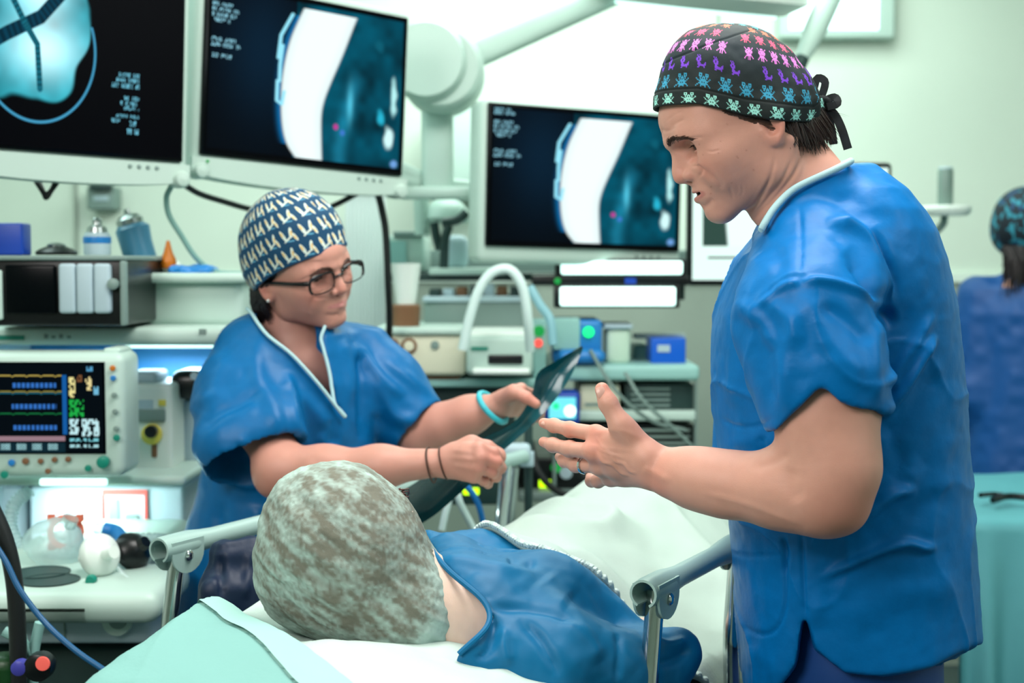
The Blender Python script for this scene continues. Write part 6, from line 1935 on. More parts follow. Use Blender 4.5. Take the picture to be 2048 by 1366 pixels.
def build_anaesthesia():
    YS = 2.62
    # tall machine body with shelf
    root = T('anaesthesia_machine', 160, 960, 3.0, 'large pale anaesthesia workstation at the left with shelf, monitor bay and worktop', 'medical machine', z0=0.0)
    part('shelf', M_off, root, (-160, 655, 455, 691, 2.60, .45), bev=.012)
    part('label_strip', M_green, root, (-10, 671, 48, 680, 2.598, .004), bev=0)
    for i, x in enumerate((88, 103, 118, 134)): part('shelf_icon', M_grey, root, (x, 668 + (i % 2) * 3, x + 7, 677, 2.598, .004), bev=0)
    part('shelf_icon', M_grey, root, (398, 658, 412, 668, 2.598, .004), bev=0)
    part('upper_housing', M_off, root, (247, 556, 484, 655, 2.72, .30), bev=.02)
    part('upper_tray', M_off, root, (243, 546, 492, 566, 2.69, .35), bev=.008)
    part('back_panel', material('blue_back_panel', rgb(52, 128, 186), .5), root, (-160, 690, 470, 965, 2.98, .05))
    part('side_column', M_lgrey, root, (-160, 690, -70, 1300, 2.62, .36))
    part('lower_panel', M_lgrey, root, (60, 974, 368, 1150, 2.76, .2), (-160, 974, 55, 1150, 2.80, .2), bev=.01)
    part('bay_shelf', M_off, root, (-70, 952, 372, 972, 2.56, .40), bev=.008)
    part('bay_light', M_glow, root, (78, 958, 212, 972, 2.552, .012), bev=.004)
    part('shelf_lamp', M_glow, root, (250, 691, 430, 696, 2.86, .05), bev=0)
    a = P(340, 699, 2.86); area_light('shelf_worklight', (a[0], 2.86, a[2] - .012), (a[0], 2.80, 0), .16, 1.6, (.62, .85, 1.0), .05)
    a = P(145, 980, 2.66); area_light('bay_worklight', (a[0], 2.64, a[2] - .012), (a[0] + .05, 2.72, .9), .16, 1.3, (.85, 1, 1), .05)
    # red bordered card
    card = part('warning_card', M_lgrey, root, (204, 982, 294, 1068, 2.757, .004), bev=0)
    part('card_border', M_red, card, (204, 980, 294, 990, 2.753, .004), (204, 990, 208, 1068, 2.753, .004), (290, 990, 294, 1068, 2.753, .004), bev=0)
    part('card_picture', M_grey, card, (218, 1000, 236, 1050, 2.753, .004), (252, 1030, 276, 1056, 2.753, .004), bev=0)
    # worktop with wells and front panel
    m = MB(); zt = 1.0; xs = (P(-150, 1200, 2.1)[0], P(312, 1200, 2.1)[0])
    m.box(((xs[0] + xs[1]) / 2, 2.225, zt - .025), (xs[1] - xs[0], .23, .05), None, .022); m.box(((xs[0] - .62) / 2, 2.43, zt - .0255), (-.62 - xs[0], .64, .049), None, .022); m.build('worktop', M_off, root)
    for x, y in ((82, 1152), (100, 1168)):
        p = P(x, y, 0); Yw = (CAM_H - zt) / math.tan(math.atan((y - 520) / FPX)); p = P(x, y, Yw)
        k = MB(); k.lathe([(.040, .0), (.046, .002), (.046, .0005), (.0, .0008)], (p[0], p[1], zt + .0005), (0, 0, 1), 26); k.build('worktop_well', M_dteal, root)
    part('front_panel', M_lgrey, root, (-160, 1212, 300, 1290, 2.18, .14), bev=.012)
    part('lower_cabinet', M_dteal, root, (-160, 1292, 300, 1900, 2.24, .09), (-160, 1292, 150, 1800, 2.34, .5), bev=.012)
    for x, y, r in ((236, 1240, .024), (283, 1204, .026)):
        k = knob('round_socket', M_off, root, x, y, 2.176, r, .010); knob('socket_ring', M_grey, k, x, y, 2.166, r * .6, .004)
    part('panel_seam', M_grey, root, (128, 1216, 130, 1288, 2.178, .003), bev=0)
    # module rack
    r = T('module_rack', 125, 652, 2.5, 'black rack of slide-in modules on the machine shelf', 'module rack')
    part('casing', M_black, r, (-40, 518, 248, 652, 2.50, .34), bev=.006)
    part('top_plate', M_grey, r, (-40, 511, 250, 521, 2.49, .36), bev=.003)
    part('side_trim', M_grey, r, (240, 521, 250, 652, 2.49, .02))
    part('display_panel', M_gloss, r, (10, 530, 110, 628, 2.492, .01))
    for i in range(3): part('module', M_lgrey, r, (117 + 35 * i, 527, 149 + 35 * i, 627, 2.485, .05), bev=.006)
    knob('dial', M_grey, r, 229, 568, 2.495, .010); part('white_strip', M_off, r, (-30, 540, 2, 640, 2.490, .012))
    # things standing on the rack
    zr = P(0, 511, 2.6)[2]
    def standing(name, x, Y, prof, mat, label, cat, extras=(), lean=0):
        p = P(x, 520, Y); o = thing(name, (p[0], p[1], zr), label, cat)
        a = np.array([math.sin(math.radians(lean)), 0, math.cos(math.radians(lean))]); k = MB(); k.lathe(prof, (p[0], p[1], zr + .001), a, 26); k.build('body', mat, o)
        for nm, pf, mt in extras: k = MB(); k.lathe(pf, (p[0], p[1], zr + .001), a, 26); k.build(nm, mt, o)
        return o
    standing('vaporiser_bottle', 195, 2.68, [(.024, 0), (.025, .004), (.025, .036), (.022, .042)], M_lgrey, 'small grey and pale blue canister standing on the black module rack', 'canister', [('band', [(.0255, .022), (.0258, .024), (.0258, .032), (.0255, .034)], M_blue), ('neck', [(.020, .042), (.018, .052), (.010, .056), (.009, .066), (.006, .070)], M_steel)])
    m = part('blue_package', M_blue2, None, (-40, 446, 44, 511, 2.56, .05)); tag(m, 'deep blue package standing at the left end of the module rack', 'package')
    r = T('breathing_bag_valve', 112, 511, 2.6, 'flat black valve with a shiny rim lying on the module rack', 'valve')
    p = P(113, 511, 2.62); k = MB(); k.lathe([(.036, .001), (.038, .006), (.030, .012), (.014, .018), (.008, .020)], p, (0, 0, 1), 26); k.build('body', M_black, r)
    k = MB(); k.lathe([(.016, .016), (.017, .020), (.010, .023), (.001, .024)], p, (0, 0, 1), 20); k.build('rim', M_steel, r)
    # leaning wrapped bottle with steel head
    r = T('wrapped_bottle', 285, 548, 2.78, 'leaning bottle wrapped in blue plastic with a steel head', 'bottle')
    p = P(290, 546, 2.80); a = np.array([-.28, 0, 1.0]); a /= np.linalg.norm(a)
    k = MB(); k.lathe([(.030, .0), (.032, .01), (.031, .06), (.033, .09), (.024, .100)], p, a, 26)
    V = np.array(k.V); k.V = [tuple(q) for q in V * (1 + 0 * V) + (.0025 * vnoise(V * 60, 7))[:, None] * np.array([1, 1, 0])]; k.build('wrap', material('blue_wrapping', rgb(70, 130, 160), .3), r)
    k = MB(); k.lathe([(.026, .098), (.027, .108), (.020, .116), (.008, .120), (.006, .130)], p, a, 26); k.build('steel_head', M_steel, r)
    r = T('nozzle_bottle', 341, 548, 2.76, 'white bottle with an orange cone nozzle on the white tray', 'bottle')
    p = P(344, 547, 2.78); k = MB(); k.lathe([(.016, .0), (.020, .006), (.019, .018), (.010, .026)], p, (0, 0, 1), 22); k.build('body', M_white, r)
    k = MB(); k.lathe([(.014, .010), (.016, .014), (.015, .028), (.009, .040), (.005, .056), (.003, .064)], p + np.array([-.004, -.012, 0]), (0, 0, 1), 22); k.build('nozzle', M_orange, r)
    Q = Field(); Q.box(P(388, 541, 2.78), (.042, .05, .010), None, .01, .01)
    V, F = Q.mesh((-.72, 2.7, 1.44), (-.54, 2.86, 1.52), .004); V = V + vnormals(V, F) * (.005 * vnoise(V * 60, 3))[:, None]
    o = mesh_obj('blue_wipe', V, F, M_blue); tag(o, 'crumpled blue cloth lying beside the orange nozzle bottle', 'cloth')
    # patient monitor
    r = T('patient_monitor', 110, 952, 2.45, 'pale patient monitor with coloured waveforms and numbers on a black screen', 'monitor')
    part('casing', M_off, r, (-70, 706, 247, 955, 2.44, .11), bev=.018)
    part('handle_block', M_off, r, (205, 696, 240, 712, 2.46, .08), bev=.006)
    def paint_vitals(u, v):
        C = np.zeros((len(u), 3)); C[:] = rgb(3, 10, 16); x, y = u, 1 - v
        for yy, c in ((.13, rgb(180, 160, 80)), (.33, rgb(20, 90, 110)), (.31, rgb(140, 130, 60)), (.56, rgb(20, 110, 60))):
            d = np.abs(y - yy - .012 * np.maximum(0, np.sin(x * 60)) ** 6); C[(d < .006) & (x < .70)] = c
        for yy in (.24, .48, .72):
            m = (x > .33) & (x < .66) & (np.abs(y - yy) < .026) & ((np.sin(x * 190 + yy * 40) > -.55)); C[m] = rgb(50, 110, 190)
        m = (x > .70) & (x < .735) & (y > .12) & (y < .80); C[m] = rgb(20, 90, 160)
        for x0, x1, y0, y1, c in ((.75, .80, .15, .38, rgb(230, 220, 150)), (.81, .85, .12, .20, rgb(120, 80, 50)), (.87, .92, .14, .30, rgb(225, 210, 150)), (.93, .97, .25, .35, rgb(110, 180, 210)), (.88, .93, .03, .08, rgb(80, 150, 190)), (.75, .86, .40, .60, rgb(30, 170, 70)), (.75, .82, .62, .80, rgb(190, 230, 235)), (.84, .97, .62, .82, rgb(190, 230, 235)), (.75, .97, .84, .88, rgb(120, 200, 210)), (.75, .97, .91, .95, rgb(160, 210, 215))):
            sx = np.floor((x - x0) / .0125); sy = np.floor((y - y0) / .03); h = (np.sin(sx * 12.9 + sy * 78.2 + x0 * 99) * 43758.5) % 1
            m = (x > x0) & (x < x1) & (y > y0) & (y < y1) & (h > .35); C[m] = c
        m = (y > .815) & (y < .875) & (x < .72); C[m] = np.array(rgb(150, 120, 130))
        m = (y > .89) & (x < .72); C[m] = rgb(14, 40, 50)
        for i in range(6):
            cx = .05 + .115 * i; m = (np.abs(x - cx) < .035) & (np.abs(y - .94) < .035) & (np.sin(x * 300) * np.sin(y * 220) > -.2); C[m] = rgb(150, 200, 205)
        m = (x < .16) & (x > .10) & (y > .18); C[m] = C[m] * .4 + np.array(rgb(90, 180, 200)) * .4
        m = (np.abs(x - .115) < .04) & (np.abs(y - .78) < .05); C[m] = rgb(190, 235, 235)
        return C
    a, b = P(-64, 904, 2.437), P(206, 728, 2.437)
    part('screen_surround', M_gloss, r, (-68, 724, 209, 908, 2.4385, .004), bev=0)
    screen('screen', a, (1, 0, 0), (0, 0, 1), b[0] - a[0], b[2] - a[2], paint_vitals, 300, 200, r, 1.1, off=.003)
    for x, y, mt, rr in ((24, 925, M_blue, .006), (52, 922, M_brown, .006), (82, 922, M_brown, .005), (110, 919, M_brown, .005), (137, 918, M_brown, .005), (97, 942, M_brown, .005), (10, 949, M_green, .007), (177, 936, M_green, .006), (226, 736, M_orange, .005), (227, 756, M_blue, .005), (229, 790, M_grey, .005), (231, 823, M_grey, .005), (233, 857, M_grey, .005), (234, 875, M_green, .006)):
        knob('button', mt, r, x, y, 2.438, rr, .005, 14)
    knob('rotary_knob', M_green, r, 209, 923, 2.438, .011, .014)
    # suction regulator unit
    r = T('gas_module', 298, 955, 2.66, 'white medical gas unit with a yellow ring beside the patient monitor', 'gas unit')
    part('body', M_white, r, (248, 768, 343, 954, 2.66, .16), bev=.010)
    part('top_cap', M_lgrey, r, (252, 745, 312, 768, 2.68, .10), bev=.008)
    part('recess', M_grey, r, (260, 818, 330, 845, 2.655, .01), bev=.004)
    knob('yellow_ring', M_yel, r, 305, 868, 2.66, .020, .012); knob('black_knob', M_black, r, 305, 862, 2.648, .012, .018)
    part('gauge_slot', M_brown, r, (302, 888, 313, 916, 2.655, .008)); part('warning_label', M_yel, r, (317, 800, 331, 812, 2.657, .004), bev=0)
    part('small_label', M_lgrey, r, (264, 800, 306, 820, 2.657, .004), bev=0)
    r = T('tower_unit', 370, 950, 2.75, 'narrow black and grey tower unit behind the white gas unit', 'equipment')
    part('black_column', M_black, r, (344, 785, 362, 948, 2.74, .16)); part('grey_column', M_lgrey, r, (362, 800, 395, 950, 2.76, .16)); part('blue_tab', M_blue, r, (343, 770, 358, 800, 2.73, .02))
    r = T('camera_head', 370, 795, 2.76, 'black camera-like device with a small pale emblem on the tower unit', 'device')
    part('body', M_black, r, (338, 742, 405, 800, 2.72, .12), bev=.02); knob('emblem', M_lgrey, r, 389, 752, 2.72, .008, .004)
    # breathing hoses, mask and filters on the worktop
    zt = 1.0
    def on(x, y, z=None):
        z = zt if z is None else z; Y = (CAM_H - z) * FPX / (y - 520) ; return P(x, y, Y)
    hose = MB(); pts = spline([P(60, 980, 2.52), P(28, 1010, 2.50), P(22, 1060, 2.48), P(50, 1105, 2.45), P(95, 1125, 2.38), P(150, 1090, 2.36), P(140, 1040, 2.42)], 160)
    rr = .011 + .0016 * np.sign(np.sin(np.arange(160) * 1.3)); hose.tube(pts, rr, 12); o = hose.build('breathing_hose', M_tube); tag(o, 'clear corrugated breathing hose looping over the left worktop', 'hose')
    hose = MB(); pts = spline([P(110, 1075, 2.45), P(180, 1055, 2.48), P(250, 1075, 2.45), P(320, 1078, 2.42), P(345, 1090, 2.40)], 120); hose.tube(pts, .009 + .0013 * np.sign(np.sin(np.arange(120) * 1.3)), 12)
    o = hose.build('breathing_hose', M_tube); tag(o, 'clear corrugated hose lying across the back of the worktop', 'hose')
    r = thing('face_mask', tuple(on(130, 1120)), 'clear face mask with an orange hook ring lying on the worktop', 'face mask')
    k = MB(); c = on(120, 1125) + np.array([0, 0, .04]); k.lathe([(.052, -.030), (.054, -.020), (.048, 0), (.030, .022), (.014, .030), (.013, .045)], c, (.5, -.2, .8), 28, cap=False); k.build('dome', M_tube, r)
    k = MB(); c2 = on(140, 1112) + np.array([0, -.02, .045]); k.lathe([(.020, -.004), (.030, -.004), (.030, .004), (.020, .004), (.020, -.004)], c2, (.3, -.9, .3), 24, cap=False)
    for a in range(4):
        t = math.pi / 4 + a * math.pi / 2; k.box(c2 + np.array([.034 * math.cos(t), -.0, .034 * math.sin(t)]), (.012, .008, .012))
    k.build('hook_ring', material('coral_plastic', rgb(226, 112, 84), .4), r)
    r = thing('breathing_filter', tuple(on(200, 1158)), 'round white breathing filter with a green cap on the worktop', 'filter')
    c = on(200, 1155) + np.array([0, 0, .036]); k = MB(); k.lathe([(.010, -.045), (.011, -.018), (.030, -.012), (.034, -.006), (.034, .006), (.030, .012), (.011, .018), (.010, .040)], c, (.75, -.6, .25), 28); k.build('housing', M_white, r)
    k = MB(); k.lathe([(.008, 0), (.009, .006), (.007, .014)], on(196, 1160) + np.array([0, -.03, .008]), (0, -1, 0), 16); k.build('cap', M_green, r)
    r = thing('connector', tuple(on(232, 1120)), 'blue tubing connector behind the white breathing filter', 'connector')
    k = MB(); k.tube(spline([on(210, 1110) + [0, 0, .045], on(235, 1112) + [0, 0, .040], on(252, 1130) + [0, 0, .03]], 10), .012, 12); k.build('body', M_blue, r)
    r = thing('face_mask', tuple(on(265, 1140)), 'small black rubber mask right of the white breathing filter', 'face mask')
    k = MB(); k.lathe([(.030, -.012), (.033, 0), (.026, .014), (.012, .022), (.010, .032)], on(266, 1138) + np.array([0, 0, .03]), (.7, -.3, .5), 24); k.build('body', M_black, r)
    o = pipe('white_tube', M_wtube, None, [(205, 1095, 2.36), (225, 1125, 2.30), (245, 1150, 2.25), (256, 1160, 2.22)], .005); tag(o, 'thin white tube between the breathing filter and the black mask', 'tube')
    # cables at the lower left
    o = pipe('blue_cable', material('blue_cable', rgb(14, 84, 130), .4), None, [(-30, 1060, 1.95), (10, 1120, 1.94), (40, 1180, 1.93), (90, 1245, 1.92), (150, 1300, 1.90), (215, 1345, 1.88), (260, 1380, 1.86)], .0042); tag(o, 'bright blue cable slanting across the lower left corner', 'cable')
    o = pipe('black_cable', M_dark, None, [(-20, 1010, 1.98), (10, 1080, 1.98), (28, 1160, 1.98), (35, 1260, 1.98), (38, 1400, 1.98)], .012); tag(o, 'thick black cable hanging down beside the blue cable', 'cable')
    r = T('clamp', 60, 1330, 2.0, 'pale clamp with forked arms below the worktop at the lower left', 'clamp')
    m = MB()
    for pts in ([(8, 1262, 2.0), (45, 1285, 2.0), (68, 1315, 2.0)], [(38, 1245, 2.02), (46, 1290, 2.02), (50, 1320, 2.02)], [(80, 1245, 2.0), (70, 1290, 2.0), (66, 1320, 2.0)], [(66, 1312, 2.0), (66, 1400, 2.0)]): m.tube(spline([P(*p) for p in pts], 10), .0075, 10)
    m.build('arms', M_pale, r)
    r = T('plug', 87, 1326, 1.95, 'black cylindrical plug with a glowing red end at the lower left', 'plug')
    knob('sleeve', M_black, r, 87, 1326, 1.96, .020, .03); knob('red_tip', material('red_lamp', rgb(210, 90, 80), .4, emit=rgb(220, 90, 80), emit_s=.6), r, 87, 1326, 1.932, .010, .006)
    r = T('plug', 45, 1330, 1.95, 'small violet blue plug left of the red-ended plug', 'plug'); knob('tip', material('violet_plastic', rgb(70, 70, 170), .4), r, 45, 1330, 1.95, .011, .02)
    o = part('green_bag', material('dark_green_plastic', rgb(8, 60, 20), .4, bump=.4, bscale=20), None, (-40, 1315, 34, 1420, 1.97, .05), bev=.02); tag(o, 'dark green plastic object at the very bottom left corner', 'bag')


def build_middle():
    # counter that carries the mid-ground equipment
    YC = 3.75
    def zof(y, Y): return P(0, y, Y)[2]
    r = T('wall_shelf', 950, 550, 3.9, 'dark wall shelf running under the middle monitor', 'shelf')
    part('board', M_dteal, r, (770, 546, 1375, 562, 3.62, .55), bev=.004); part('bright_plate', M_off, r, (858, 536, 1012, 550, 3.60, .22), bev=.004)
    for x in (800, 1120, 1360): part('bracket', M_dteal, r, (x, 560, x + 10, 600, 3.8, .3))
    part('back_rail', M_grey, r, (770, 500, 1375, 548, 4.16, .02))
    o = part('support_cabinet', M_off, None, (845, 205, 962, 392, 4.6, .595), bev=.01); tag(o, 'tall pale wall cabinet behind the round hub of the arm', 'cabinet')
    r = T('storage_cabinet', 860, 540, 3.8, 'pale cabinet boxes on the shelf left of the middle monitor', 'cabinet')
    part('box', M_off, r, (768, 470, 848, 545, 3.78, .3), bev=.01); part('box_lid', M_grey, r, (786, 462, 846, 474, 3.77, .3)); part('jar', M_lgrey, r, (892, 470, 934, 538, 3.75, .15), bev=.02)
    part('door_frame', M_pale, r, (776, 482, 812, 536, 3.775, .01), bev=0)
    r = T('inspection_scope', 890, 530, 3.7, 'white dome headed instrument with black arms on the shelf', 'scope')
    m = MB(); m.lathe([(.052, 0), (.060, .012), (.055, .035), (.036, .055), (.01, .065)], P(893, 446, 3.68), (0, 0, 1), 28); m.build('dome', M_off, r)
    m = MB()
    for pts in ([(868, 445, 3.62), (872, 470, 3.62), (880, 500, 3.62)], [(884, 446, 3.6), (915, 440, 3.6), (934, 424, 3.6)], [(898, 452, 3.6), (890, 480, 3.6), (888, 540, 3.62)]): m.tube(spline([P(*p) for p in pts], 8), .012, 10)
    m.build('arms', M_dteal, r)
    m = MB(); m.tube([P(842, 400, 3.66), P(845, 470, 3.66)], .020, 14); m.build('eyepiece', M_off, r)
    # white curtain column behind the woman
    V = []; n = 60
    xs = np.linspace(690, 772, n)
    for y in (372, 700, 1100):
        for i, x in enumerate(xs): p = P(x, y, 4.2); V.append(p + np.array([0, .006 * math.sin(i * 1.1), 0]))
    F = np.array([(k * n + i, k * n + i + 1, (k + 1) * n + i + 1, (k + 1) * n + i) for k in range(2) for i in range(n - 1)]); V = np.array(V)
    V2 = np.vstack([V, V + np.array([0, .004, 0])]); o = mesh_obj('curtain', V2, np.vstack([F, F[:, ::-1] + len(V)]), material('white_curtain', rgb(240, 248, 246), .8)); tag(o, 'narrow white curtain hanging between the woman and the pale boxes', 'curtain')
    o = struct('trim_6', (P(731, 372, 4.2)[0], 4.2, P(731, 370, 4.2)[2]), (.16, .03, .03), M_steel)
    m = MB(); 
    # counter
    r = T('counter', 1000, 760, 3.6, 'long pale counter carrying the equipment behind the bed', 'counter', z0=0.0)
    part('top', M_pale, r, (700, 758, 1096, 775, 3.30, .75), bev=.006); part('cabinet', M_dteal, r, (705, 775, 1030, 1010, 3.34, .68)); part('leg', M_grey, r, (712, 1010, 724, 1500, 3.36, .04)); part('leg', M_grey, r, (1018, 1010, 1030, 1500, 3.36, .04))
    r = T('electrosurgical_unit', 845, 755, 3.28, 'wide cream instrument with two round sockets on the counter', 'instrument')
    part('casing', M_cream, r, (752, 668, 932, 752, 3.28, .34), bev=.012); part('top_lip', M_off, r, (748, 655, 936, 670, 3.27, .36), bev=.006)
    for x in (783, 818): k = knob('round_socket', M_brown, r, x, 692, 3.28, .019, .006); knob('socket_face', M_cream, k, x, 692, 3.274, .012, .004)
    knob('small_socket', M_grey, r, 870, 690, 3.28, .010, .005); part('foot', M_brown, r, (780, 752, 920, 760, 3.3, .3))
    r = T('printer', 1000, 755, 3.22, 'white device with a dark slot beside the cream instrument', 'printer')
    part('casing', M_off, r, (932, 672, 1066, 752, 3.22, .32), bev=.014); part('sloped_top', M_white, r, (938, 664, 1062, 676, 3.24, .28), bev=.008)
    part('slot', M_black, r, (976, 710, 1046, 729, 3.214, .012)); part('tray', M_white, r, (944, 738, 1060, 750, 3.17, .06), bev=.006); part('display', M_green, r, (942, 694, 976, 700, 3.216, .006), bev=0)
    r = T('storage_bin', 950, 658, 3.5, 'grey bin full of packets under the wall shelf', 'bin')
    part('tub', M_grey, r, (848, 600, 1056, 662, 3.50, .3), bev=.01); part('rim', M_lgrey, r, (845, 594, 1060, 604, 3.49, .32), bev=.003)
    rg = np.random.default_rng(5); 
    for i in range(7):
        x = 858 + i * 27; o = part('packet', [M_dteal, M_lgrey, M_brown][i % 3], None, (x, 574 + rg.uniform(-6, 6), x + 22, 600, 3.56 + .02 * (i % 3), .10)); tag(o, 'packet standing upright in the grey bin under the wall shelf', 'packet', 'packets in the grey bin')
    r = T('paper_cup', 812, 655, 3.32, 'white cup standing in a brown holder left of the grey bin', 'cup')
    m = MB(); m.lathe([(.022, .0), (.036, .10), (.034, .10), (.02, .004)], P(812, 612, 3.34), (0, 0, 1), 26); m.build('cup', M_white, r)
    m = MB(); m.lathe([(.032, .0), (.034, .05), (.030, .055)], P(812, 655, 3.34), (0, 0, 1), 22); m.build('holder', M_brown, r)
    o = pipe('white_hose', M_wtube, None, [(925, 700, 3.12), (938, 640, 3.12), (958, 580, 3.12), (985, 545, 3.12), (1020, 540, 3.12), (1045, 575, 3.12), (1056, 640, 3.13), (1060, 700, 3.16)], .0115); tag(o, 'thick white hose arching in front of the grey bin', 'hose')
    o = pipe('grey_hose', material('pale_blue_hose', rgb(130, 180, 190), .4), None, [(1060, 575, 3.3), (1080, 610, 3.28), (1100, 640, 3.26), (1106, 690, 3.25)], .011); tag(o, 'pale blue hose right of the arching white hose', 'hose')
    # strip lights
    for lb, (x0, y0, x1, y1) in (('glowing white strip light directly under the middle monitor', (1122, 522, 1366, 549)), ('lower glowing strip light above the blue medical device', (1120, 574, 1352, 612))):
        r = T('strip_light', (x0 + x1) / 2, y1, 3.42, lb, 'light', 'strip lights under the middle monitor'); part('housing', M_black, r, (x0 - 12, y0 - 4, x1 + 8, y1 + 4, 3.44, .06)); part('diffuser', M_glow, r, (x0, y0, x1, y1, 3.425, .02), bev=.006)
    r = T('recorder_deck', 1240, 572, 3.46, 'flat black recorder between the two strip lights', 'recorder'); part('casing', M_black, r, (1065, 551, 1378, 571, 3.44, .3)); knob('green_lamp', M_led_dg, r, 1115, 562, 3.437, .008, .004); part('blue_display', M_blue2, r, (1250, 556, 1272, 568, 3.437, .004), bev=0)
    # infusion and light source
    r = T('light_source', 1150, 755, 3.3, 'blue medical device with a round green light on the trolley', 'medical device')
    part('casing', M_blue, r, (1106, 640, 1205, 730, 3.44, .22), bev=.012); part('upper_panel', M_pale, r, (1106, 636, 1160, 700, 3.43, .02), bev=.004); knob('green_light', M_led_g, r, 1177, 664, 3.436, .013, .006); part('hood', M_blue, r, (1115, 700, 1212, 729, 3.40, .06), bev=.02)
    r = T('infusion_pump', 1078, 720, 3.24, 'slim grey pump with green and red indicator lights', 'pump')
    part('casing', M_pale, r, (1066, 640, 1092, 757, 3.32, .10)); knob('green_indicator', M_led_dg, r, 1078, 662, 3.318, .013, .005); knob('red_indicator', M_led_r, r, 1077, 686, 3.318, .010, .005)
    # right hand trolley
    r = T('equipment_trolley', 1260, 745, 3.5, 'pale two-shelf trolley stacked with devices behind the man\'s hand', 'trolley', z0=0.0)
    part('top', M_pale, r, (1100, 730, 1400, 762, 3.42, .5), bev=.012)
    part('second_shelf', M_off, r, (1106, 822, 1395, 842, 3.43, .46), bev=.006); part('third_shelf', M_off, r, (1106, 898, 1395, 912, 3.43, .46), bev=.006); part('base_shelf', M_grey, r, (1036, 985, 1395, 1004, 3.40, .5), bev=.006)
    for x in (1104, 1386):
        for Y in (3.425, 3.87): part('post', M_grey, r, (x, 760, x + 9, 1480, Y, .03))
    r = T('drawer_unit', 1330, 822, 3.5, 'dark stacked device with vents on the second trolley shelf', 'device'); part('casing', M_dteal, r, (1250, 768, 1388, 822, 3.46, .38)); 
    for i in range(4): part('vent_slat', M_grey, r, (1262, 776 + 11 * i, 1340, 780 + 11 * i, 3.457, .006), bev=0)
    r = T('video_processor', 1200, 822, 3.45, 'white box device on the second trolley shelf', 'device'); part('casing', M_cream, r, (1160, 770, 1240, 822, 3.45, .36), bev=.008); part('socket_row', M_grey, r, (1170, 806, 1230, 812, 3.447, .004), bev=0)
    r = T('small_display', 1128, 840, 3.36, 'small glowing cyan display left of the white box device', 'display'); part('casing', M_blue2, r, (1090, 785, 1160, 850, 3.36, .10), bev=.01)
    part('screen', material('cyan_screen', (0, .05, .06), .3, emit=rgb(120, 235, 245), emit_s=1.1), r, (1098, 795, 1152, 838, 3.356, .006), bev=.002); knob('green_lamp', M_led_g, r, 1112, 812, 3.354, .008, .004); knob('white_lamp', M_glow, r, 1140, 822, 3.354, .014, .004)
    r = T('amplifier', 1290, 898, 3.5, 'black amplifier on the third trolley shelf', 'device'); part('casing', M_black, r, (1140, 848, 1388, 898, 3.47, .38)); 
    for i in range(3): part('silver_strip', M_steel, r, (1270, 858 + 13 * i, 1380, 863 + 13 * i, 3.467, .004), bev=0)
    knob('dial', M_steel, r, 1230, 872, 3.468, .014, .01)
    r = T('power_unit', 1150, 985, 3.42, 'dark unit with lime indicator lights on the lowest trolley shelf', 'power unit'); part('casing', M_black, r, (1040, 918, 1260, 985, 3.46, .34)); part('lime_light', M_led_y, r, (1078, 960, 1102, 976, 3.456, .006)); knob('green_light', M_led_dg, r, 1112, 935, 3.456, .013, .006); knob('grey_dial', M_lgrey, r, 1132, 945, 3.456, .016, .008)
    r = T('foot_pump', 940, 1000, 3.35, 'dark box with one lime light under the counter', 'pump'); part('casing', M_dteal, r, (880, 950, 1010, 1010, 3.27, .05)); part('lime_light', M_led_y, r, (926, 976, 958, 990, 3.266, .006))
    r = T('clear_container', 1238, 728, 3.5, 'translucent plastic container on the trolley top', 'container'); part('tub', material('frosted_plastic', rgb(190, 215, 195), .4), r, (1212, 655, 1262, 730, 3.48, .12), bev=.015); part('lid', M_lgrey, r, (1208, 648, 1266, 658, 3.47, .14))
    r = T('blue_box', 1337, 728, 3.5, 'bright blue box with white marks on the trolley top', 'box'); part('box', material('vivid_blue_box', rgb(0, 90, 200), .4), r, (1302, 676, 1372, 728, 3.48, .14)); part('white_mark', M_lgrey, r, (1315, 690, 1340, 704, 3.477, .004), bev=0)
    r = T('tissue_pack', 1285, 728, 3.56, 'pale pack lying behind the bright blue box', 'pack'); part('pack', M_pale, r, (1266, 690, 1298, 729, 3.64, .14), bev=.01); part('pack_top', M_lgrey, r, (1268, 668, 1372, 678, 3.68, .05))
    for i, pts in enumerate(([(1180, 700, 3.4), (1230, 780, 3.38), (1300, 840, 3.4), (1370, 860, 3.42)], [(1250, 745, 3.38), (1285, 800, 3.36), (1340, 850, 3.38), (1392, 900, 3.4)], [(1110, 900, 3.3), (1180, 960, 3.28), (1260, 985, 3.3), (1330, 975, 3.34)], [(1060, 880, 3.25), (1075, 940, 3.22), (1120, 985, 3.22), (1200, 1000, 3.24)])):
        o = pipe('thin_cable', M_grey if i < 2 else M_dark, None, pts, .0045 if i < 2 else .008); tag(o, ['thin grey cable from the blue device down to the trolley shelves', 'thin grey cable hanging in front of the trolley below the blue box', 'black cable drooping below the black amplifier', 'black cable curling under the small cyan display'][i], 'cable')
    # infusion pole in front of the counter and loose tubes
    r = T('equipment_pole', 1060, 990, 3.0, 'slim dark pole standing between the two people', 'pole', z0=0.0)
    m = MB(); a = P(1057, 830, 2.95); m.tube([(a[0], 2.95, 0.02), (a[0], 2.95, a[2])], .009, 12); m.build('pole', M_dteal, r); m = MB(); m.box((a[0], 2.99, .02), (.18, .18, .04), None, .015); m.build('base', M_dark, r); part('clamp', M_lgrey, r, (1040, 905, 1068, 935, 2.92, .04))
    r = T('suction_nozzle', 1025, 1040, 2.8, 'silver tube with a pale handle standing behind the blanket', 'suction tube', z0=0.0)
    m = MB(); a, b = P(1030, 935, 2.85), P(1018, 1060, 2.85); m.tube([a, (a + b) / 2, b, (b[0], b[1], .0)], .0085, 12); m.build('tube', M_steel, r); part('handle', M_lgrey, r, (1000, 890, 1062, 930, 2.86, .05), bev=.012)
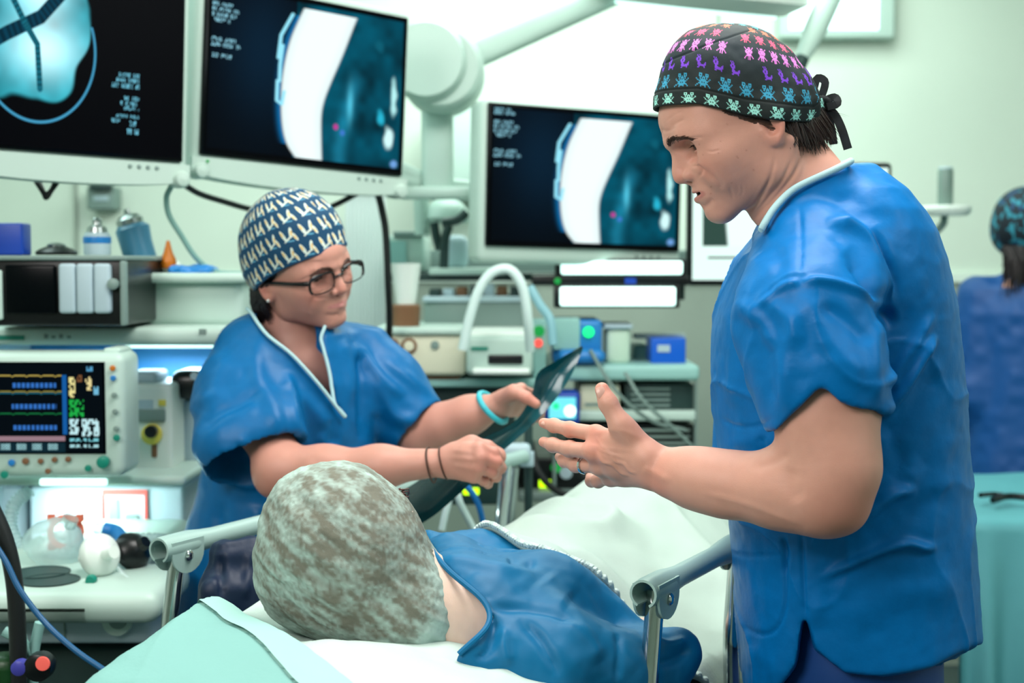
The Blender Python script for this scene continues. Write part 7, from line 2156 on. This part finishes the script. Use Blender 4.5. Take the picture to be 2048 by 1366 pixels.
    o = pipe('white_tube', M_wtube, None, [(884, 1060, 2.7), (893, 1020, 2.7), (908, 975, 2.7), (922, 1010, 2.7), (948, 1060, 2.72)], .007); tag(o, 'white tube bent in an arch behind the patient\'s shoulder', 'tube')
    o = pipe('blue_tube', material('blue_tube', rgb(10, 110, 180), .4), None, [(905, 960, 2.75), (935, 975, 2.75), (957, 1010, 2.75), (968, 1060, 2.76), (970, 1110, 2.76)], .006); tag(o, 'curved blue tube beside the white arched tube', 'tube')
    # second bed far behind
    r = T('linen_stand', 1164, 1060, 3.25, 'low stand with folded white linen beyond the patient', 'stand', z0=0.0)
    part('linen', M_sheet, r, (1120, 1012, 1208, 1060, 3.18, .18), bev=.03); part('edge_strip', M_blue, r, (1122, 1040, 1206, 1048, 3.176, .01), bev=0)
    part('frame', M_grey, r, (1118, 1060, 1210, 1085, 3.17, .2)); part('leg', M_grey, r, (1122, 1085, 1132, 1850, 3.2, .04)); part('leg', M_grey, r, (1194, 1085, 1204, 1850, 3.2, .04))


def build_right():
    # small round wall shelf with canister
    r = T('swivel_shelf', 1893, 430, 4.1, 'small round white shelf on a bent arm at the right', 'shelf')
    m = MB(); m.lathe([(.0, -.018), (.060, -.016), (.069, -.004), (.070, .006), (.066, .012), (0, .012)], P(1893, 420, 4.1), (0, 0, 1), 34); m.build('disc', M_white, r)
    m = MB(); m.tube(spline([P(1889, 430, 4.1), P(1886, 448, 4.11), P(1868, 470, 4.14), P(1870, 500, 4.2), P(1885, 560, 4.6), P(1890, 580, 5.19)], 26), .011, 12); m.build('bent_arm', M_grey, r)
    r = T('canister', 1890, 408, 4.1, 'grey cylinder standing on the small round white shelf', 'canister'); a = P(1890, 414.5, 4.1); a[2] = P(1893, 420, 4.1)[2] + .0125; m = MB(); m.lathe([(.021, 0), (.022, .004), (.022, .098), (.020, .104)], a, (0, 0, 1), 24); m.build('body', material('grey_canister', rgb(116, 138, 130), .4), r)
    m = MB(); m.lathe([(.020, .104), (.021, .107), (.019, .110)], a, (0, 0, 1), 24); m.build('lid', M_lgrey, r)
    # lamp arm and surgical lamp at the ceiling
    r = T('surgical_lamp', 1420, -30, 3.7, 'white surgical lamp glowing at the top edge above the man\'s cap', 'lamp')
    m = MB(); m.lathe([(.0, -.05), (.24, -.045), (.30, -.01), (.29, .03), (.10, .08), (.03, .10)], P(1390, -20, 3.8), (.1, -.2, 1), 44); m.build('housing', M_white, r)
    m = MB(); m.lathe([(.0, -.056), (.22, -.053), (.22, -.045)], P(1390, -20, 3.8), (.1, -.2, 1), 44); m.build('lamp_glass', M_glow, r)
    m = MB(); p = P(1390, -20, 3.8); m.tube([p + [.01, -.02, .09], (p[0] + .01, p[1], ZC)], .03, 14); m.build('stem', M_white, r)
    r = T('lamp_handle_arm', 1650, 60, 3.9, 'slanting white arm with a dark tip right of the man\'s cap', 'equipment arm')
    a, b = P(1604, 118, 3.7), P(1720, -140, 3.9); m = MB(); m.tube([a, a * .8 + b * .2, b, (b[0], b[1], ZC)], [.018, .030, .034, .034], 18); m.build('arm', M_off, r)
    m = MB(); d = (a - b) / np.linalg.norm(a - b); m.tube([a, a + d * .03], .019, 16); m.build('dark_tip', M_dteal, r)
    r = T('wall_light_panel', 1700, 60, 5.1, 'pale cyan glowing wall panel at the top right of the man', 'light panel')
    part('frame', M_off, r, (1560, -60, 1792, 76, 5.12, .07), bev=.01); part('diffuser', M_glow, r, (1580, -50, 1760, 60, 5.112, .015))
    # draped instrument table
    r = T('instrument_table', 2040, 1280, 3.4, 'instrument table at the right edge under a cyan drape', 'table', z0=0.0)
    zt = P(0, 988, 3.55)[2]; x0, x1 = P(1880, 1000, 3.4)[0], 1.95
    part('frame', M_dark, r, (1945, 1290, 2300, 1330, 3.30, .5)); 
    for x in (x0 + .08, x1 - .08):
        for y in (3.3, 3.75): m = MB(); m.tube([(x, y, 0.0), (x, y, zt - .02)], .014, 10); m.build('leg', M_steel, r)
    m = MB(); m.box(((x0 + x1) / 2, 3.52, zt - .015), (x1 - x0, .62, .03), None, .01); m.build('top', M_steel, r)
    n, k = 160, 40; V = []
    for i in range(n):
        x = x0 - .02 + (x1 - x0 + .02) * i / (n - 1)
        for j in range(k):
            t = j / (k - 1)
            if t < .45: y = 3.86 - .68 * t / .45; z = zt + .006
            else: q = (t - .45) / .55; y = 3.17 - .05 * q + .022 * math.sin(i * .33 + 2 * math.sin(i * .07)) * q; z = zt + .006 - (.40 + .04 * math.sin(i * .05)) * q
            V.append((x + (-.02 * max(0, t - .45)), y, z))
    V = np.array(V); V[:, 2] += .006 * vnoise(V * 7, 3); F = np.array([(i * k + j, i * k + j + 1, (i + 1) * k + j + 1, (i + 1) * k + j) for i in range(n - 1) for j in range(k - 1)])
    N = -vnormals(V, F); N = np.where((N[:, 2:3] + -N[:, 1:2]) < 0, -N, N)
    V2 = np.vstack([V, V - N * .005]); F2 = np.vstack([F, F[:, ::-1] + len(V)])
    o = mesh_obj('drape', V2, F2, material('cyan_drape', rgb(92, 166, 174), .55, bump=.1, bscale=40)); tag(o, 'cyan surgical drape hanging over the instrument table at the right edge', 'drape')
    for i, (pts, rr, lb) in enumerate(([[(1960, 1003, 3.35), (1990, 1001, 3.4), (2020, 1006, 3.36)], .006, 'black scissor-like instrument lying on the cyan drape'], [[(1985, 1012, 3.30), (2020, 1004, 3.34), (2080, 1010, 3.32)], .008, 'thicker black instrument nearest the right edge on the cyan drape'])):
        o = pipe('surgical_instrument', M_black, None, pts, rr); 
        V = np.array([v.co[:] for v in o.data.vertices]); dz = zt + .018 - V[:, 2].min()
        for v in o.data.vertices: v.co.z += dz
        tag(o, lb, 'surgical instrument')
    # person in the background
    Yp = 4.15
    root = thing('person', (P(2062, 900, Yp)[0], Yp, 0), 'person in dark blue scrubs at the right edge seen from behind', 'person')
    B = Field(); c = lambda x, y, dY=0: P(x, y, Yp + dY)
    B.ell(c(2052, 450), (.078, .095, .11), None, .02); B.cap(c(2056, 500), c(2060, 560), .05, .06, .03)
    B.loft([.85, 1.0, 1.15, 1.3, 1.42, 1.47], [c(2068, 600)[0]] * 6, [.17, .15, .15, .17, .17, .07], [Yp] * 6, [.12, .11, .11, .12, .11, .05], .03)
    for s in (-1, 1): B.chain([np.array([c(2068, 600)[0] + s * .175, Yp, 1.38]), np.array([c(2068, 600)[0] + s * .17, Yp + .02, 1.12]), np.array([c(2068, 600)[0] + s * .12, Yp + .14, 1.04])], [.045, .036, .028], .02); B.chain([np.array([c(2068, 600)[0] + s * .09, Yp, .9]), np.array([c(2068, 600)[0] + s * .09, Yp, .1])], [.08, .05], .03)
    V, F = B.mesh((1.15, 3.75, .03), (1.95, 4.35, 1.75), .010); body = mesh_obj('body', V, F, M_skin, root, colors=arm_colors(V, SKIN_W))
    G = Field(); cx = c(2066, 600)[0]
    G.loft([.80, 1.0, 1.2, 1.35, 1.42, 1.47], [cx] * 6, [.205, .185, .185, .19, .165, .08], [Yp] * 6, [.15, .14, .14, .14, .12, .06], .03)
    for s in (-1, 1): G.chain([np.array([cx + s * .155, Yp, 1.39]), np.array([cx + s * .175, Yp + .01, 1.12]), np.array([cx + s * .15, Yp + .10, 1.0])], [.065, .07, .07], .04)
    V, F = G.mesh((1.15, 3.85, .82), (1.95, 4.45, 1.6), .008); N = vnormals(V, F)
    V = V + N * (.006 * vnoise(V * np.array([14, 14, 6]), 91) + .003 * vnoise(V * 35, 92))[:, None]
    mesh_obj('scrub_gown', V, F, material('deep_blue_gown', rgb(8, 78, 146), .5, bump=.1, bscale=200, bdist=.001), root)
    K = Field(); K.ell(c(2052, 440), (.094, .108, .098), None, .02); K.ell(c(2046, 468), (.086, .10, .075), None, .03)
    V, F = K.mesh((1.2, 3.95, 1.4), (1.75, 4.35, 1.8), .005); q = vnoise(V * 85, 95); q2 = vnoise(V * 60 + 7, 96)
    col = np.tile(np.array(rgb(5, 22, 34)), (len(V), 1)); col[(q > .28)] = rgb(40, 130, 150); col[q2 > .42] = rgb(12, 62, 100)
    mesh_obj('scrub_cap', V, F, M_capattr, body, colors=col)
    b = MB(); rg = np.random.default_rng(8)
    for i in range(110):
        p = c(rg.uniform(2004, 2046), 492, -.09) ; e = p + np.array([rg.uniform(-.01, .03), rg.uniform(-.03, .0), -rg.uniform(.06, .15)]); b.tube([p, (p + e) / 2 + [.006, -.01, 0], e], [.003, .003, .0006], 5)
    b.build('hair', M_darkhair, body)
# ------------------------------------------------------------------ assemble
build_man()
build_woman()
build_film()
build_bed()
build_patient()
build_linen()
build_monitors()
build_anaesthesia()
build_middle()
build_right()
